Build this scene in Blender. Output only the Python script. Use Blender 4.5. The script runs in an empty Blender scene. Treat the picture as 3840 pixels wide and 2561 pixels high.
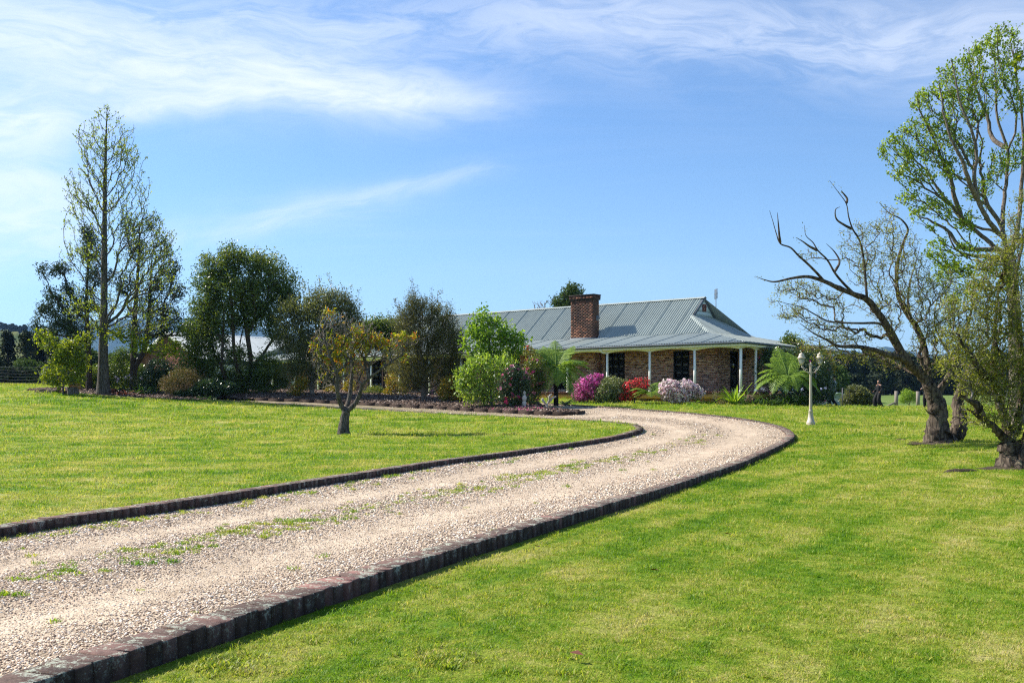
import bpy, bmesh, math, random
import numpy as np
from mathutils import Vector, Matrix, geometry

# ------------------------------------------------------------------ camera, sky, sun, exposure
scene = bpy.context.scene
COL = scene.collection
FPX = 3733.0            # focal length in pixels of the 3840 px wide photograph (35 mm lens)
HZ = 1495.0             # row of the horizon
CX = 1920.0
CAM_Z = 1.4

cam_data = bpy.data.cameras.new('camera')
cam_data.lens = 35.0
cam_data.sensor_width = 36.0
cam_data.shift_y = (HZ - 1280.5) / 3840.0
cam_data.clip_start = 0.1
cam_data.clip_end = 20000
cam = bpy.data.objects.new('camera', cam_data)
COL.objects.link(cam)
cam.location = (0, 0, CAM_Z)
cam.rotation_euler = (math.radians(90), 0, 0)
scene.camera = cam

SUN_EL = math.radians(42)
SUN_DIR = Vector((-0.91, 0.38, 0)).normalized()       # horizontal direction towards the sun
sun_vec = Vector((SUN_DIR.x * math.cos(SUN_EL), SUN_DIR.y * math.cos(SUN_EL), math.sin(SUN_EL)))
sd = bpy.data.lights.new('sun', 'SUN')
sd.energy = 4.8
sd.angle = math.radians(0.53)
sd.color = (1.0, 0.94, 0.84)
sun = bpy.data.objects.new('sun', sd)
COL.objects.link(sun)
sun.rotation_euler = (-sun_vec).to_track_quat('-Z', 'Y').to_euler()

scene.view_settings.view_transform = 'Standard'
scene.view_settings.look = 'None'
scene.view_settings.gamma = 1.0
scene.view_settings.use_curve_mapping = False
scene.view_settings.exposure = 1.0
scene.cycles.use_denoising = False
scene.cycles.use_adaptive_sampling = False
scene.cycles.sample_clamp_indirect = 3.0
scene.cycles.sample_clamp_direct = 12.0
scene.cycles.max_bounces = 6
scene.cycles.diffuse_bounces = 4
scene.cycles.pixel_filter_type = 'BLACKMAN_HARRIS'
scene.cycles.filter_width = 1.2
scene.cycles.glossy_bounces = 2
scene.cycles.transmission_bounces = 5
scene.cycles.transparent_max_bounces = 6
scene.cycles.volume_bounces = 0
scene.cycles.caustics_reflective = False
scene.cycles.caustics_refractive = False

class NT:
    """tiny helper for building node trees"""
    def __init__(s, tree):
        s.t = tree; s.n = tree.nodes; s.l = tree.links
    def put(s, sock, v):
        if isinstance(v, bpy.types.NodeSocket): s.l.new(v, sock)
        elif isinstance(v, (int, float)):
            if sock.type == 'RGBA': sock.default_value = (v, v, v, 1)
            elif sock.type == 'VECTOR': sock.default_value = (v, v, v)
            else: sock.default_value = v
        else:
            v = tuple(v)
            sock.default_value = v + (1,) if (sock.type == 'RGBA' and len(v) == 3) else v
    def node(s, kind, ins=None, **kw):
        nd = s.n.new(kind)
        for k, v in kw.items(): setattr(nd, k, v)
        if ins:
            for k, v in ins.items(): s.put(nd.inputs[k], v)
        return nd
    def m(s, op, a, b=0.0, c=0.0, clamp=False):
        nd = s.node('ShaderNodeMath', {0: a, 1: b, 2: c}, operation=op); nd.use_clamp = clamp
        return nd.outputs[0]
    def mix(s, f, a, b, blend='MIX'):
        nd = s.n.new('ShaderNodeMix'); nd.data_type = 'RGBA'; nd.blend_type = blend; nd.clamp_factor = True
        s.put(nd.inputs[0], f); s.put(nd.inputs[6], a); s.put(nd.inputs[7], b)
        return nd.outputs[2]
    def noise(s, vec, scale, detail=3.0, rough=0.5, dist=0.0, dims='3D'):
        nd = s.node('ShaderNodeTexNoise', {'Scale': scale, 'Detail': detail, 'Roughness': rough, 'Distortion': dist}, noise_dimensions=dims)
        if vec is not None: s.put(nd.inputs['Vector'], vec)
        return nd.outputs[0]
    def vor(s, vec, scale, feature='F1', out=0, rnd=1.0):
        nd = s.node('ShaderNodeTexVoronoi', {'Scale': scale, 'Randomness': rnd}, feature=feature)
        if vec is not None: s.put(nd.inputs['Vector'], vec)
        return nd.outputs[out]
    def sstep(s, v, a, b, lo=0.0, hi=1.0):
        nd = s.node('ShaderNodeMapRange', {0: v, 1: a, 2: b, 3: lo, 4: hi}, interpolation_type='SMOOTHSTEP')
        return nd.outputs[0]
    def ramp(s, f, stops, interp='LINEAR'):
        nd = s.n.new('ShaderNodeValToRGB'); cr = nd.color_ramp; cr.interpolation = interp
        while len(cr.elements) < len(stops): cr.elements.new(0.5)
        for e, (p, c) in zip(cr.elements, stops):
            e.position = p; e.color = tuple(c) + (1,)
        s.put(nd.inputs[0], f)
        return nd.outputs[0]
    def scale(s, vec, v):
        nd = s.node('ShaderNodeVectorMath', {0: vec, 1: v}, operation='MULTIPLY')
        return nd.outputs[0]
    def add(s, vec, v):
        return s.node('ShaderNodeVectorMath', {0: vec, 1: v}, operation='ADD').outputs[0]

# ---- sky
world = bpy.data.worlds.new('World')
scene.world = world
world.use_nodes = True
world.node_tree.nodes.clear()
W = NT(world.node_tree)
sky = W.node('ShaderNodeTexSky', sky_type='NISHITA', sun_disc=False)
sky.sun_elevation = SUN_EL
sky.sun_rotation = math.atan2(SUN_DIR.x, SUN_DIR.y)
sky.air_density = 1.0
sky.dust_density = 0.3
sky.ozone_density = 2.2
tc = W.node('ShaderNodeTexCoord').outputs['Generated']
sep = W.node('ShaderNodeSeparateXYZ', {0: tc})
AZ = W.m('ARCTAN2', sep.outputs[0], sep.outputs[1])
EL = W.m('ARCSINE', sep.outputs[2])
ae = W.node('ShaderNodeCombineXYZ', {0: AZ, 1: EL, 2: 0.0}).outputs[0]
w1 = W.node('ShaderNodeTexNoise', {'Vector': ae, 'Scale': 5.0, 'Detail': 4.0, 'Roughness': 0.55})
warp = W.scale(W.add(w1.outputs['Color'], (-0.5, -0.5, -0.5)), (0.10, 0.06, 0.0))
aew = W.add(ae, warp)
sw = W.node('ShaderNodeSeparateXYZ', {0: aew})
AW, EW = sw.outputs[0], sw.outputs[1]
def sky_pt(px, py):
    x, z = (px - CX) / FPX, (HZ - py) / FPX
    return math.atan2(x, 1.0), math.atan2(z, math.hypot(1.0, x))
def cirrus(p0, p1, w, inten, streak=0.7, seed=0.0, asym=1.0):
    """a feathered streak of high cloud between two directions of the sky"""
    a0, e0 = sky_pt(*p0); a1, e1 = sky_pt(*p1)
    L = math.hypot(a1 - a0, e1 - e0); c, s_ = (a1 - a0) / L, (e1 - e0) / L
    da = W.m('SUBTRACT', AW, a0); de = W.m('SUBTRACT', EW, e0)
    u = W.m('ADD', W.m('MULTIPLY', da, c), W.m('MULTIPLY', de, s_))
    v = W.m('SUBTRACT', W.m('MULTIPLY', de, c), W.m('MULTIPLY', da, s_))
    g = W.m('EXPONENT', W.m('MULTIPLY', W.m('POWER', W.m('ABSOLUTE', W.m('DIVIDE', v, w)), 1.6), -1.0))
    t = W.m('DIVIDE', u, L)
    en = W.m('MULTIPLY', W.sstep(t, -0.25, 0.25), W.sstep(t, 1.2, 0.7))
    vec = W.node('ShaderNodeCombineXYZ', {0: W.m('MULTIPLY', u, 5.0), 1: W.m('MULTIPLY', v, 22.0), 2: seed}).outputs[0]
    nz = W.noise(vec, 1.9, 8.0, 0.66, 0.9)
    nz = W.sstep(nz, 0.34, 0.64)
    nz = W.m('ADD', W.m('MULTIPLY', nz, streak), 1.0 - streak)
    return W.m('MULTIPLY', W.m('MULTIPLY', g, en), W.m('MULTIPLY', nz, inten))
bands = [
    cirrus((-400, 40), (1750, 375), 0.024, 0.66, 0.75, 1.0),
    cirrus((300, 330), (1900, 360), 0.013, 0.6, 0.7, 2.3),
    cirrus((-500, 170), (1500, 250), 0.040, 0.28, 0.8, 8.3),
    cirrus((-500, 500), (350, 470), 0.026, 0.85, 0.6, 3.1),
    cirrus((420, 430), (900, 390), 0.010, 0.6, 0.7, 4.9),
    cirrus((-500, 830), (330, 830), 0.032, 0.65, 0.6, 5.5),
    cirrus((-500, 640), (330, 720), 0.018, 0.45, 0.6, 6.4),
    cirrus((900, 860), (1850, 650), 0.009, 0.22, 0.8, 7.7),
    cirrus((500, 900), (1500, 770), 0.014, 0.22, 0.7, 7.1),
    cirrus((-200, 20), (2600, 10), 0.036, 0.28, 0.85, 9.2),
    cirrus((2100, 60), (4300, 160), 0.034, 0.36, 0.8, 10.2),
    cirrus((2900, 40), (4300, 90), 0.04, 0.18, 0.7, 11.2),
]
tot = bands[0]
for b in bands[1:]: tot = W.m('ADD', tot, b)
# the same thin cirrus carries on over the rest of the sky
dxy = W.node('ShaderNodeCombineXYZ', {0: W.m('DIVIDE', sep.outputs[0], W.m('MAXIMUM', W.m('ADD', sep.outputs[2], 0.12), 0.05)),
                                      1: W.m('DIVIDE', sep.outputs[1], W.m('MAXIMUM', W.m('ADD', sep.outputs[2], 0.12), 0.05)), 2: 0.0}).outputs[0]
rest = W.noise(W.scale(dxy, (0.35, 1.1, 1.0)), 1.0, 7.0, 0.6, 0.8)
rest = W.m('MULTIPLY', W.sstep(rest, 0.48, 0.75), W.sstep(sep.outputs[2], 0.0, 0.2))
front = W.m('MULTIPLY', W.sstep(W.m('ABSOLUTE', AZ), 0.62, 0.85), 0.5)
high = W.m('MULTIPLY', W.sstep(EL, 0.42, 0.6), 0.5)
rest = W.m('MULTIPLY', rest, W.m('MAXIMUM', W.m('MAXIMUM', front, high), 0.07))
tot = W.m('ADD', tot, rest)
cover = W.m('SUBTRACT', 1.0, W.m('EXPONENT', W.m('MULTIPLY', tot, -1.6)))
cover = W.m('MULTIPLY', cover, W.sstep(sep.outputs[2], -0.01, 0.05))
SKY_GAIN = (0.70, 0.90, 1.10)
skyc = W.scale(sky.outputs[0], SKY_GAIN)
low = W.sstep(EL, 0.30, -0.02)
skyc = W.mix(W.m('MULTIPLY', low, 0.42), skyc, (3.3, 4.9, 6.5))
final = W.mix(cover, skyc, (7.0, 7.35, 7.9))
bg = W.node('ShaderNodeBackground', {'Color': final, 'Strength': 0.08})
wo = W.node('ShaderNodeOutputWorld', {'Surface': bg.outputs[0]})
world.cycles.sampling_method = 'AUTOMATIC'

# ------------------------------------------------------------------ helpers
def P(px, py, D):
    """point that the photograph shows at pixel (px, py), D metres ahead"""
    return np.array([(px - CX) / FPX * D, D, CAM_Z - (py - HZ) * D / FPX])

def tag(o, label=None, cat=None, group=None, kind=None):
    if label: o['label'] = label
    if cat: o['category'] = cat
    if group: o['group'] = group
    if kind: o['kind'] = kind
    return o

def empty(name, loc=(0, 0, 0), rz=0.0, label=None, cat=None, group=None):
    o = bpy.data.objects.new(name, None)
    COL.objects.link(o)
    o.location = tuple(loc); o.rotation_euler = (0, 0, rz)
    o.empty_display_size = 0.2
    return tag(o, label, cat, group)

class MB:
    """collects geometry; build() links it as one mesh object"""
    def __init__(s):
        s.V = []; s.Q = []; s.T = []; s.cq = []; s.ct = []; s.n = 0
    def quads(s, v, q, c=None):
        v = np.asarray(v, float).reshape(-1, 3); q = np.asarray(q, int).reshape(-1, 4)
        s.V.append(v); s.Q.append(q + s.n); s.n += len(v)
        s.cq.append(np.full(len(q), 0.5) if c is None else np.broadcast_to(np.asarray(c, float), (len(q),)))
    def tris(s, v, t, c=None):
        v = np.asarray(v, float).reshape(-1, 3); t = np.asarray(t, int).reshape(-1, 3)
        s.V.append(v); s.T.append(t + s.n); s.n += len(v)
        s.ct.append(np.full(len(t), 0.5) if c is None else np.broadcast_to(np.asarray(c, float), (len(t),)))
    def box(s, x0, x1, y0, y1, z0, z1, c=0.5, M=None):
        v = np.array([[x, y, z] for z in (z0, z1) for y in (y0, y1) for x in (x0, x1)], float)
        if M is not None: v = (M[:3, :3] @ v.T).T + M[:3, 3]
        s.quads(v, [[0, 2, 3, 1], [4, 5, 7, 6], [0, 1, 5, 4], [2, 6, 7, 3], [0, 4, 6, 2], [1, 3, 7, 5]], c)
    def tube(s, pts, rad, sides=6, c=0.5, cap=True):
        pts = np.asarray(pts, float); n = len(pts)
        rad = np.broadcast_to(np.asarray(rad, float), (n,))
        tan = np.gradient(pts, axis=0)
        tan /= np.linalg.norm(tan, axis=1)[:, None] + 1e-9
        ref = np.array([0.31, 0.95, 0.05]) if abs(tan[:, 2]).mean() > 0.5 else np.array([0.05, 0.1, 1.0])
        a = np.cross(tan, ref); a /= np.linalg.norm(a, axis=1)[:, None] + 1e-9
        b = np.cross(tan, a)
        th = np.arange(sides) * 2 * math.pi / sides
        ring = a[:, None, :] * np.cos(th)[None, :, None] + b[:, None, :] * np.sin(th)[None, :, None]
        v = pts[:, None, :] + ring * rad[:, None, None]
        i = np.arange(n - 1)[:, None] * sides; j = np.arange(sides)[None, :]; k = (j + 1) % sides
        q = np.stack([i + j, i + k, i + sides + k, i + sides + j], -1).reshape(-1, 4)
        v = v.reshape(-1, 3)
        if cap:
            v = np.vstack([v, pts[0], pts[-1]])
            s.quads(v, q, c)
            base = s.n - len(v)
            t = [[base + (x + 1) % sides, base + x, base + n * sides] for x in range(sides)]
            t += [[base + (n - 1) * sides + x, base + (n - 1) * sides + (x + 1) % sides, base + n * sides + 1] for x in range(sides)]
            s.T.append(np.array(t)); s.ct.append(np.full(len(t), c))
        else:
            s.quads(v, q, c)
    def rough(s, amt, rng):
        s.V = [v + rng.normal(0, amt, v.shape) for v in s.V]; return s
    def lathe(s, prof, center=(0, 0, 0), sides=12, c=0.5, rot=0.0, flat=None):
        prof = np.asarray(prof, float)
        th = rot + np.arange(sides) * 2 * math.pi / sides
        v = np.stack([prof[:, None, 0] * np.cos(th), prof[:, None, 0] * np.sin(th), np.repeat(prof[:, 1:2], sides, 1)], -1)
        v = v.reshape(-1, 3) + np.asarray(center)
        n = len(prof)
        i = np.arange(n - 1)[:, None] * sides; j = np.arange(sides)[None, :]; k = (j + 1) % sides
        s.quads(v, np.stack([i + j, i + k, i + sides + k, i + sides + j], -1).reshape(-1, 4), c)
    def leaves(s, pos, size, rng, aspect=0.5, droop=0.0, dirs=None, c=None, fold=0.25):
        """rhombic leaves; pos (N,3), size scalar or (N,)"""
        N = len(pos)
        if N == 0: return
        d = rng.normal(size=(N, 3))
        if dirs is not None: d = d * 0.6 + dirs
        d[:, 2] -= droop
        d /= np.linalg.norm(d, axis=1)[:, None] + 1e-9
        r = rng.normal(size=(N, 3)); r[:, 2] *= 0.6
        side = np.cross(d, r); side /= np.linalg.norm(side, axis=1)[:, None] + 1e-9
        nrm = np.cross(side, d)
        sz = (np.broadcast_to(np.asarray(size, float), (N,)) * rng.uniform(0.65, 1.3, N))[:, None]
        a = pos - d * sz * 0.5; t = pos + d * sz * 0.5
        l = pos - side * sz * aspect * 0.5 + nrm * sz * fold * 0.3; rr = pos + side * sz * aspect * 0.5 + nrm * sz * fold * 0.3
        v = np.stack([a, l, t, rr], 1).reshape(-1, 3)
        q = np.arange(N * 4).reshape(-1, 4)
        s.quads(v, q, rng.uniform(0, 1, N) if c is None else c)
    def mesh(s, name, mats=None, smooth=False, local=None):
        me = bpy.data.meshes.new(name)
        V = np.vstack(s.V) if s.V else np.zeros((0, 3))
        if local is not None: V = V - np.asarray(local)
        Q = np.vstack(s.Q) if s.Q else np.zeros((0, 4), int)
        T = np.vstack(s.T) if s.T else np.zeros((0, 3), int)
        me.vertices.add(len(V)); me.vertices.foreach_set('co', V.astype(np.float32).ravel())
        li = np.concatenate([Q.ravel(), T.ravel()]).astype(np.int32)
        me.loops.add(len(li)); me.loops.foreach_set('vertex_index', li)
        nf = len(Q) + len(T)
        me.polygons.add(nf)
        ls = np.concatenate([np.arange(len(Q)) * 4, len(Q) * 4 + np.arange(len(T)) * 3]).astype(np.int32)
        lt = np.concatenate([np.full(len(Q), 4), np.full(len(T), 3)]).astype(np.int32)
        me.polygons.foreach_set('loop_start', ls); me.polygons.foreach_set('loop_total', lt)
        if smooth: me.polygons.foreach_set('use_smooth', np.ones(nf, bool))
        at = me.attributes.new('rnd', 'FLOAT', 'FACE')
        at.data.foreach_set('value', np.concatenate(s.cq + s.ct).astype(np.float32) if nf else np.zeros(0, np.float32))
        me.update(calc_edges=True); me.validate()
        if mats is not None:
            for m in (mats if isinstance(mats, (list, tuple)) else [mats]): me.materials.append(m)
        return me
    def build(s, name, mat, parent=None, smooth=False, origin=None, kind=None):
        """vertices are in world space unless parent is given as a placed local frame (frame children)"""
        me = s.mesh(name, mat, smooth, origin)
        o = bpy.data.objects.new(name, me)
        COL.objects.link(o)
        if parent is not None: o.parent = parent
        elif origin is not None: o.location = tuple(origin)
        if kind: o['kind'] = kind
        return o

def place(me, name, parent=None, loc=(0, 0, 0), rot=(0, 0, 0), scl=(1, 1, 1)):
    o = bpy.data.objects.new(name, me); COL.objects.link(o)
    o.parent = parent; o.location = tuple(loc); o.rotation_euler = rot; o.scale = scl
    return o

def catmull(pts, per=12):
    p = np.asarray(pts, float); p = np.vstack([2 * p[0] - p[1], p, 2 * p[-1] - p[-2]])
    out = []
    for i in range(1, len(p) - 2):
        t = np.linspace(0, 1, per, endpoint=False)[:, None]
        a, b, c, d = p[i - 1], p[i], p[i + 1], p[i + 2]
        out.append(0.5 * ((2 * b) + (-a + c) * t + (2 * a - 5 * b + 4 * c - d) * t ** 2 + (-a + 3 * b - 3 * c + d) * t ** 3))
    out.append(p[-2][None]); return np.vstack(out)

def resample(p, step):
    d = np.concatenate([[0], np.cumsum(np.linalg.norm(np.diff(p, axis=0), axis=1))])
    n = max(2, int(round(d[-1] / step)) + 1); s = np.linspace(0, d[-1], n)
    return np.stack([np.interp(s, d, p[:, k]) for k in range(p.shape[1])], 1)

# ------------------------------------------------------------------ materials
def new_mat(name):
    m = bpy.data.materials.new(name); m.use_nodes = True
    m.node_tree.nodes.clear()
    return m, NT(m.node_tree)
def out(N, sh, disp=None):
    N.node('ShaderNodeOutputMaterial', {'Surface': sh})
def bsdf(N, col, rough=0.6, spec=0.3, metal=0.0, normal=None, **kw):
    ins = {'Base Color': col, 'Roughness': rough, 'Specular IOR Level': spec, 'Metallic': metal}
    if normal is not None: ins['Normal'] = normal
    ins.update(kw)
    return N.node('ShaderNodeBsdfPrincipled', ins).outputs[0]
def bump(N, h, strength=0.5, dist=0.01):
    return N.node('ShaderNodeBump', {'Height': h, 'Strength': strength, 'Distance': dist}).outputs[0]
def geo_pos(N): return N.node('ShaderNodeNewGeometry').outputs['Position']
def obj_co(N): return N.node('ShaderNodeTexCoord').outputs['Object']
def rnd(N):
    a = N.node('ShaderNodeAttribute', attribute_name='rnd').outputs['Fac']
    o = N.node('ShaderNodeObjectInfo').outputs['Random']
    return N.m('FRACT', N.m('ADD', a, N.m('MULTIPLY', o, 0.999)))
def simple(name, col, rough=0.6, spec=0.3, metal=0.0, var=0.12, scale=6.0, bs=0.15):
    m, N = new_mat(name)
    p = obj_co(N)
    n = N.noise(p, scale, 5.0, 0.6)
    n2 = N.noise(p, scale * 9, 3.0, 0.6)
    f = N.m('MULTIPLY', N.m('ADD', n, n2), 0.5)
    dark = tuple(c * (1 - 2 * var) for c in col); lite = tuple(min(1, c * (1 + 2 * var)) for c in col)
    c = N.ramp(f, [(0.3, dark), (0.7, lite)])
    out(N, bsdf(N, c, rough, spec, metal, bump(N, n2, bs, 0.01)))
    return m
def leaf_mat(name, stops, trans=0.35, rough=0.5, spec=0.35, tgain=1.25, patch=0.0, mute=1.0):
    m, N = new_mat(name)
    r = N.node('ShaderNodeAttribute', attribute_name='rnd').outputs['Fac']
    if patch:
        nz = N.noise(geo_pos(N), patch, 3.0, 0.5)
        r = N.m('ADD', N.m('MULTIPLY', r, 0.6), N.m('MULTIPLY', N.sstep(nz, 0.3, 0.7), 0.4))
    c = N.ramp(r, stops)
    b = bsdf(N, c, rough, spec)
    tcx = N.scale(c, (1.25 * tgain, 1.2 * tgain, 0.55 * tgain))
    t = N.node('ShaderNodeBsdfTranslucent', {'Color': tcx}).outputs[0]
    mx = N.node('ShaderNodeMixShader', {0: trans, 1: b, 2: t}).outputs[0]
    out(N, mx)
    return m
def bark_mat(name, dark, lite, scale=14.0, moss=None):
    m, N = new_mat(name)
    p = N.scale(geo_pos(N), (1, 1, 0.22))
    n = N.noise(p, scale, 6.0, 0.7, 0.6)
    v = N.vor(p, scale * 1.6, 'DISTANCE_TO_EDGE')
    f = N.m('MULTIPLY', n, N.sstep(v, 0.0, 0.18, 0.55, 1.0))
    c = N.ramp(f, [(0.22, dark), (0.62, lite)])
    if moss:
        k = N.sstep(N.noise(geo_pos(N), 5.0, 5.0, 0.7), 0.55, 0.68)
        c = N.mix(N.m('MULTIPLY', k, 0.7), c, moss)
    out(N, bsdf(N, c, 0.9, 0.15, 0, bump(N, f, 0.9, 0.03)))
    return m
# ------------------------------------------------------------------ terrain
ISLE, DRIVE = 0.17, 0.09     # the lawn inside the kerb ring and the gravel stand above the outer lawn
_ctl = []
def ctl(px, py, D, off=0.0):
    w = P(px, py, D); _ctl.append((w[0], w[1], w[2] - off))
for x in (-40, -20, -8, 0, 8, 20, 40):
    for y in (-30, -12, 0, 6): _ctl.append((x, y, 0.0))
for x in (-5, 0, 5): _ctl.append((x, 11, 0.0))
_ctl.append((-14, 13, 0.05)); _ctl.append((13, 11, 0.0))
ctl(1633, 1731, 18.5, 0.2)
ctl(2409, 1605, 30, 0.2)
ctl(980, 1510, 47, 0.2)
ctl(2197, 1543, 39.5, 0.2)
ctl(2286, 1525, 43, 0.125)
ctl(2776, 1563, 36, 0.125)
ctl(3018, 1657, 26, 0.125)
ctl(2858, 1747, 19.2, 0.125)
ctl(3040, 1593, 34.5)
ctl(1288, 1628, 30, ISLE)
ctl(389, 1480, 50, ISLE)
ctl(700, 1497, 49, ISLE)
ctl(0, 1446, 61, ISLE)
ctl(-700, 1440, 61, ISLE)
ctl(1170, 1490, 50.5, ISLE)
ctl(1590, 1511, 47.5, ISLE)
ctl(2636, 1515, 48.5)
ctl(2100, 1502, 51.5)
ctl(2900, 1519, 46)
ctl(3150, 1527, 50)
ctl(3300, 1530, 62)
ctl(3500, 1661, 24.5)
ctl(3790, 1752, 18)
ctl(3420, 1520, 68)
ctl(3850, 1521, 66)
ctl(900, 1470, 57, ISLE)
ctl(4500, 1560, 40)
for px, D, z in ((-700, 85, 2.2), (0, 85, 1.9), (900, 85, 1.7), (1900, 85, 1.3), (2900, 85, 0.6), (3500, 85, 0.35), (4500, 85, 0.3),
                 (0, 110, 1.8), (1900, 110, 1.2), (3500, 110, 0.5), (4500, 110, 0.4), (-900, 110, 1.9)):
    _ctl.append(((px - CX) / FPX * D, D, z))
C_ = np.array(_ctl)
def _phi(r): return np.where(r > 1e-6, r * r * np.log(np.maximum(r, 1e-6)), 0.0)
S_ = 30.0
def _fit():
    X = C_[:, :2] / S_; n = len(X)
    K = _phi(np.linalg.norm(X[:, None] - X[None], axis=2)) + np.eye(n) * 2e-4
    A = np.zeros((n + 3, n + 3)); A[:n, :n] = K; A[:n, n] = 1; A[:n, n + 1:] = X; A[n, :n] = 1; A[n + 1:, :n] = X.T
    b = np.zeros(n + 3); b[:n] = C_[:, 2]
    return X, np.linalg.solve(A, b)
TX, TW = _fit()
def hbase(x, y):
    x = np.asarray(x, float); y = np.asarray(y, float); sh = np.broadcast(x, y).shape
    x = np.broadcast_to(x, sh).ravel(); y = np.broadcast_to(y, sh).ravel()
    q = np.stack([np.clip(x, -60, 60), np.clip(y, -30, 112)], 1) / S_
    z = np.zeros(len(q))
    for i in range(0, len(q), 20000):
        qq = q[i:i + 20000]
        z[i:i + 20000] = _phi(np.linalg.norm(qq[:, None] - TX[None], axis=2)) @ TW[:-3] + TW[-3] + qq @ TW[-2:]
    far = 0.9 + 0.0064 * np.clip(y, 0, 270)
    far = far + 1.0 * np.clip((-x - 5) / 60, 0, 1) * np.clip(1 - (y - 90) / 200, 0, 1)
    t = np.clip((y - 75) / 45, 0, 1); t = t * t * (3 - 2 * t)
    s = np.clip((np.abs(x) - 45) / 30, 0, 1) * np.clip((y - 20) / 30, 0, 1)
    z = z * (1 - t) + far * t
    return z.reshape(sh)
def hit(px, py, off=0.0, dmin=2.5, dmax=90):
    D = np.arange(dmin, dmax, 0.05)
    x = (px - CX) / FPX * D; zr = CAM_Z - (py - HZ) * D / FPX
    g = hbase(x, D) + off
    k = np.nonzero(zr <= g)[0]
    if len(k) and k[0] > 0:
        i = k[0]; e0 = zr[i - 1] - g[i - 1]; e1 = zr[i] - g[i]; D0 = D[i - 1] + 0.05 * e0 / (e0 - e1)
    else: D0 = dmax
    return np.array([(px - CX) / FPX * D0, D0])

sc_ = 3840 / 2351.0
def trace(pts, off, per=10):
    c = resample(catmull([hit(a * sc_, b * sc_, off) for a, b in pts], per), 0.12)
    for _ in range(26):
        c[1:-1] = (c[:-2] + 2 * c[1:-1] + c[2:]) / 4
    return resample(c, 0.12)
# the outer kerb of the drive: from the near left, round the bend, back towards the house
OUTER = [(-330, 1680), (-110, 1602), (60, 1550), (240, 1494), (420, 1440), (700, 1353), (1000, 1262), (1300, 1176), (1500, 1121), (1640, 1077), (1730, 1045),
         (1795, 1014), (1815, 998), (1790, 979), (1730, 965), (1640, 953), (1550, 944.5), (1450, 937.5), (1350, 931), (1262, 925.5)]
INNER = [(-330, 1268), (-150, 1237), (0, 1204), (250, 1168), (450, 1140), (700, 1102), (900, 1072), (1100, 1044), (1300, 1017), (1400, 1002), (1462, 986),
         (1466, 978), (1440, 971), (1370, 964.5), (1280, 960), (1180, 955.5), (1050, 950), (930, 943.5), (800, 936.5), (700, 930), (600, 924), (500, 917.5), (420, 913), (340, 908)]
BEDK = [(600, 914.5), (700, 918), (800, 923), (900, 928.5), (1000, 933.5), (1100, 939), (1200, 944), (1290, 947), (1342, 944.5), (1300, 939.5), (1262, 936.5)]
K_out = trace(OUTER, 0.125); K_in = trace(INNER, 0.20); K_bed = trace(BEDK, 0.2)

def in_poly(x, y, poly):
    x = np.asarray(x); y = np.asarray(y); r = np.zeros(x.shape, bool)
    px, py = poly[:, 0], poly[:, 1]; qx, qy = np.roll(px, 1), np.roll(py, 1)
    for a, b, c, d in zip(px, py, qx, qy):
        if b == d: continue
        r ^= ((b > y) != (d > y)) & (x < (c - a) * (y - b) / (d - b) + a)
    return r
def simplify(p, k=4): return np.vstack([p[:-1:k], p[-1:]])
# outlines of the sheets
isle_poly = np.vstack([simplify(K_in), [[K_in[-1, 0] - 4, K_in[-1, 1] + 1.5], [-19.5, 53.5], [-24, 62], [-60, 64], [-62, 0], [K_in[0, 0] - 2, K_in[0, 1] - 0.8]]])
bed_poly = np.vstack([simplify(K_bed), [[1.2, 47.0], [-1.5, 50.5], [-6, 54.5], [-11, 59], [-18, 57], [-20, 53], [-18.5, 50.5]]])
drive_poly = np.vstack([simplify(K_out), [[1.6, 47.2], [0.3, 51.0], [-12, 56], [-19, 51.5]], simplify(K_in)[::-1], [[K_in[0, 0] - 0.8, K_in[0, 1] - 1.0], [K_out[0, 0] - .5, K_out[0, 1] - .5]]])
def ground(x, y):
    """height of whatever surface lies at (x, y)"""
    x = np.asarray(x, float); y = np.asarray(y, float)
    h = hbase(x, y)
    i = in_poly(x, y, isle_poly); b = in_poly(x, y, bed_poly); d = in_poly(x, y, drive_poly)
    return h + np.where(b, 0.16, np.where(i, ISLE, np.where(d, DRIVE, 0.0)))
def G(px, py_or_D, D=None):
    """ground point below pixel column px at distance D"""
    D = D if D is not None else py_or_D
    x = (px - CX) / FPX * D
    return np.array([x, D, float(ground(x, D))])

def fill_poly(poly, step, zfun, y_step_grow=0.03):
    """triangulated sheet over a polygon with inner grid points"""
    lo, hi = poly.min(0), poly.max(0)
    pts = []
    y = lo[1]
    while y < hi[1]:
        st = max(step, abs(y) * y_step_grow)
        xs = np.arange(max(lo[0], -62), hi[0], st)
        pts.append(np.stack([xs + (st * .5 if len(pts) % 2 else 0), np.full(len(xs), y)], 1)); y += st * .87
    pts = np.vstack(pts)
    pts = pts[in_poly(pts[:, 0], pts[:, 1], poly)]
    d = np.array([np.min(np.hypot(*(poly - p).T)) for p in pts]); pts = pts[d > 0.08]
    n = len(poly)
    vs = [Vector(p) for p in poly] + [Vector(p) for p in pts]
    es = [(i, (i + 1) % n) for i in range(n)]
    r = geometry.delaunay_2d_cdt(vs, es, [], 1, 1e-4)
    v2 = np.array([tuple(v) for v in r[0]]); f = np.array([tuple(t) for t in r[2]])
    return np.column_stack([v2, zfun(v2[:, 0], v2[:, 1])]), f

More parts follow.
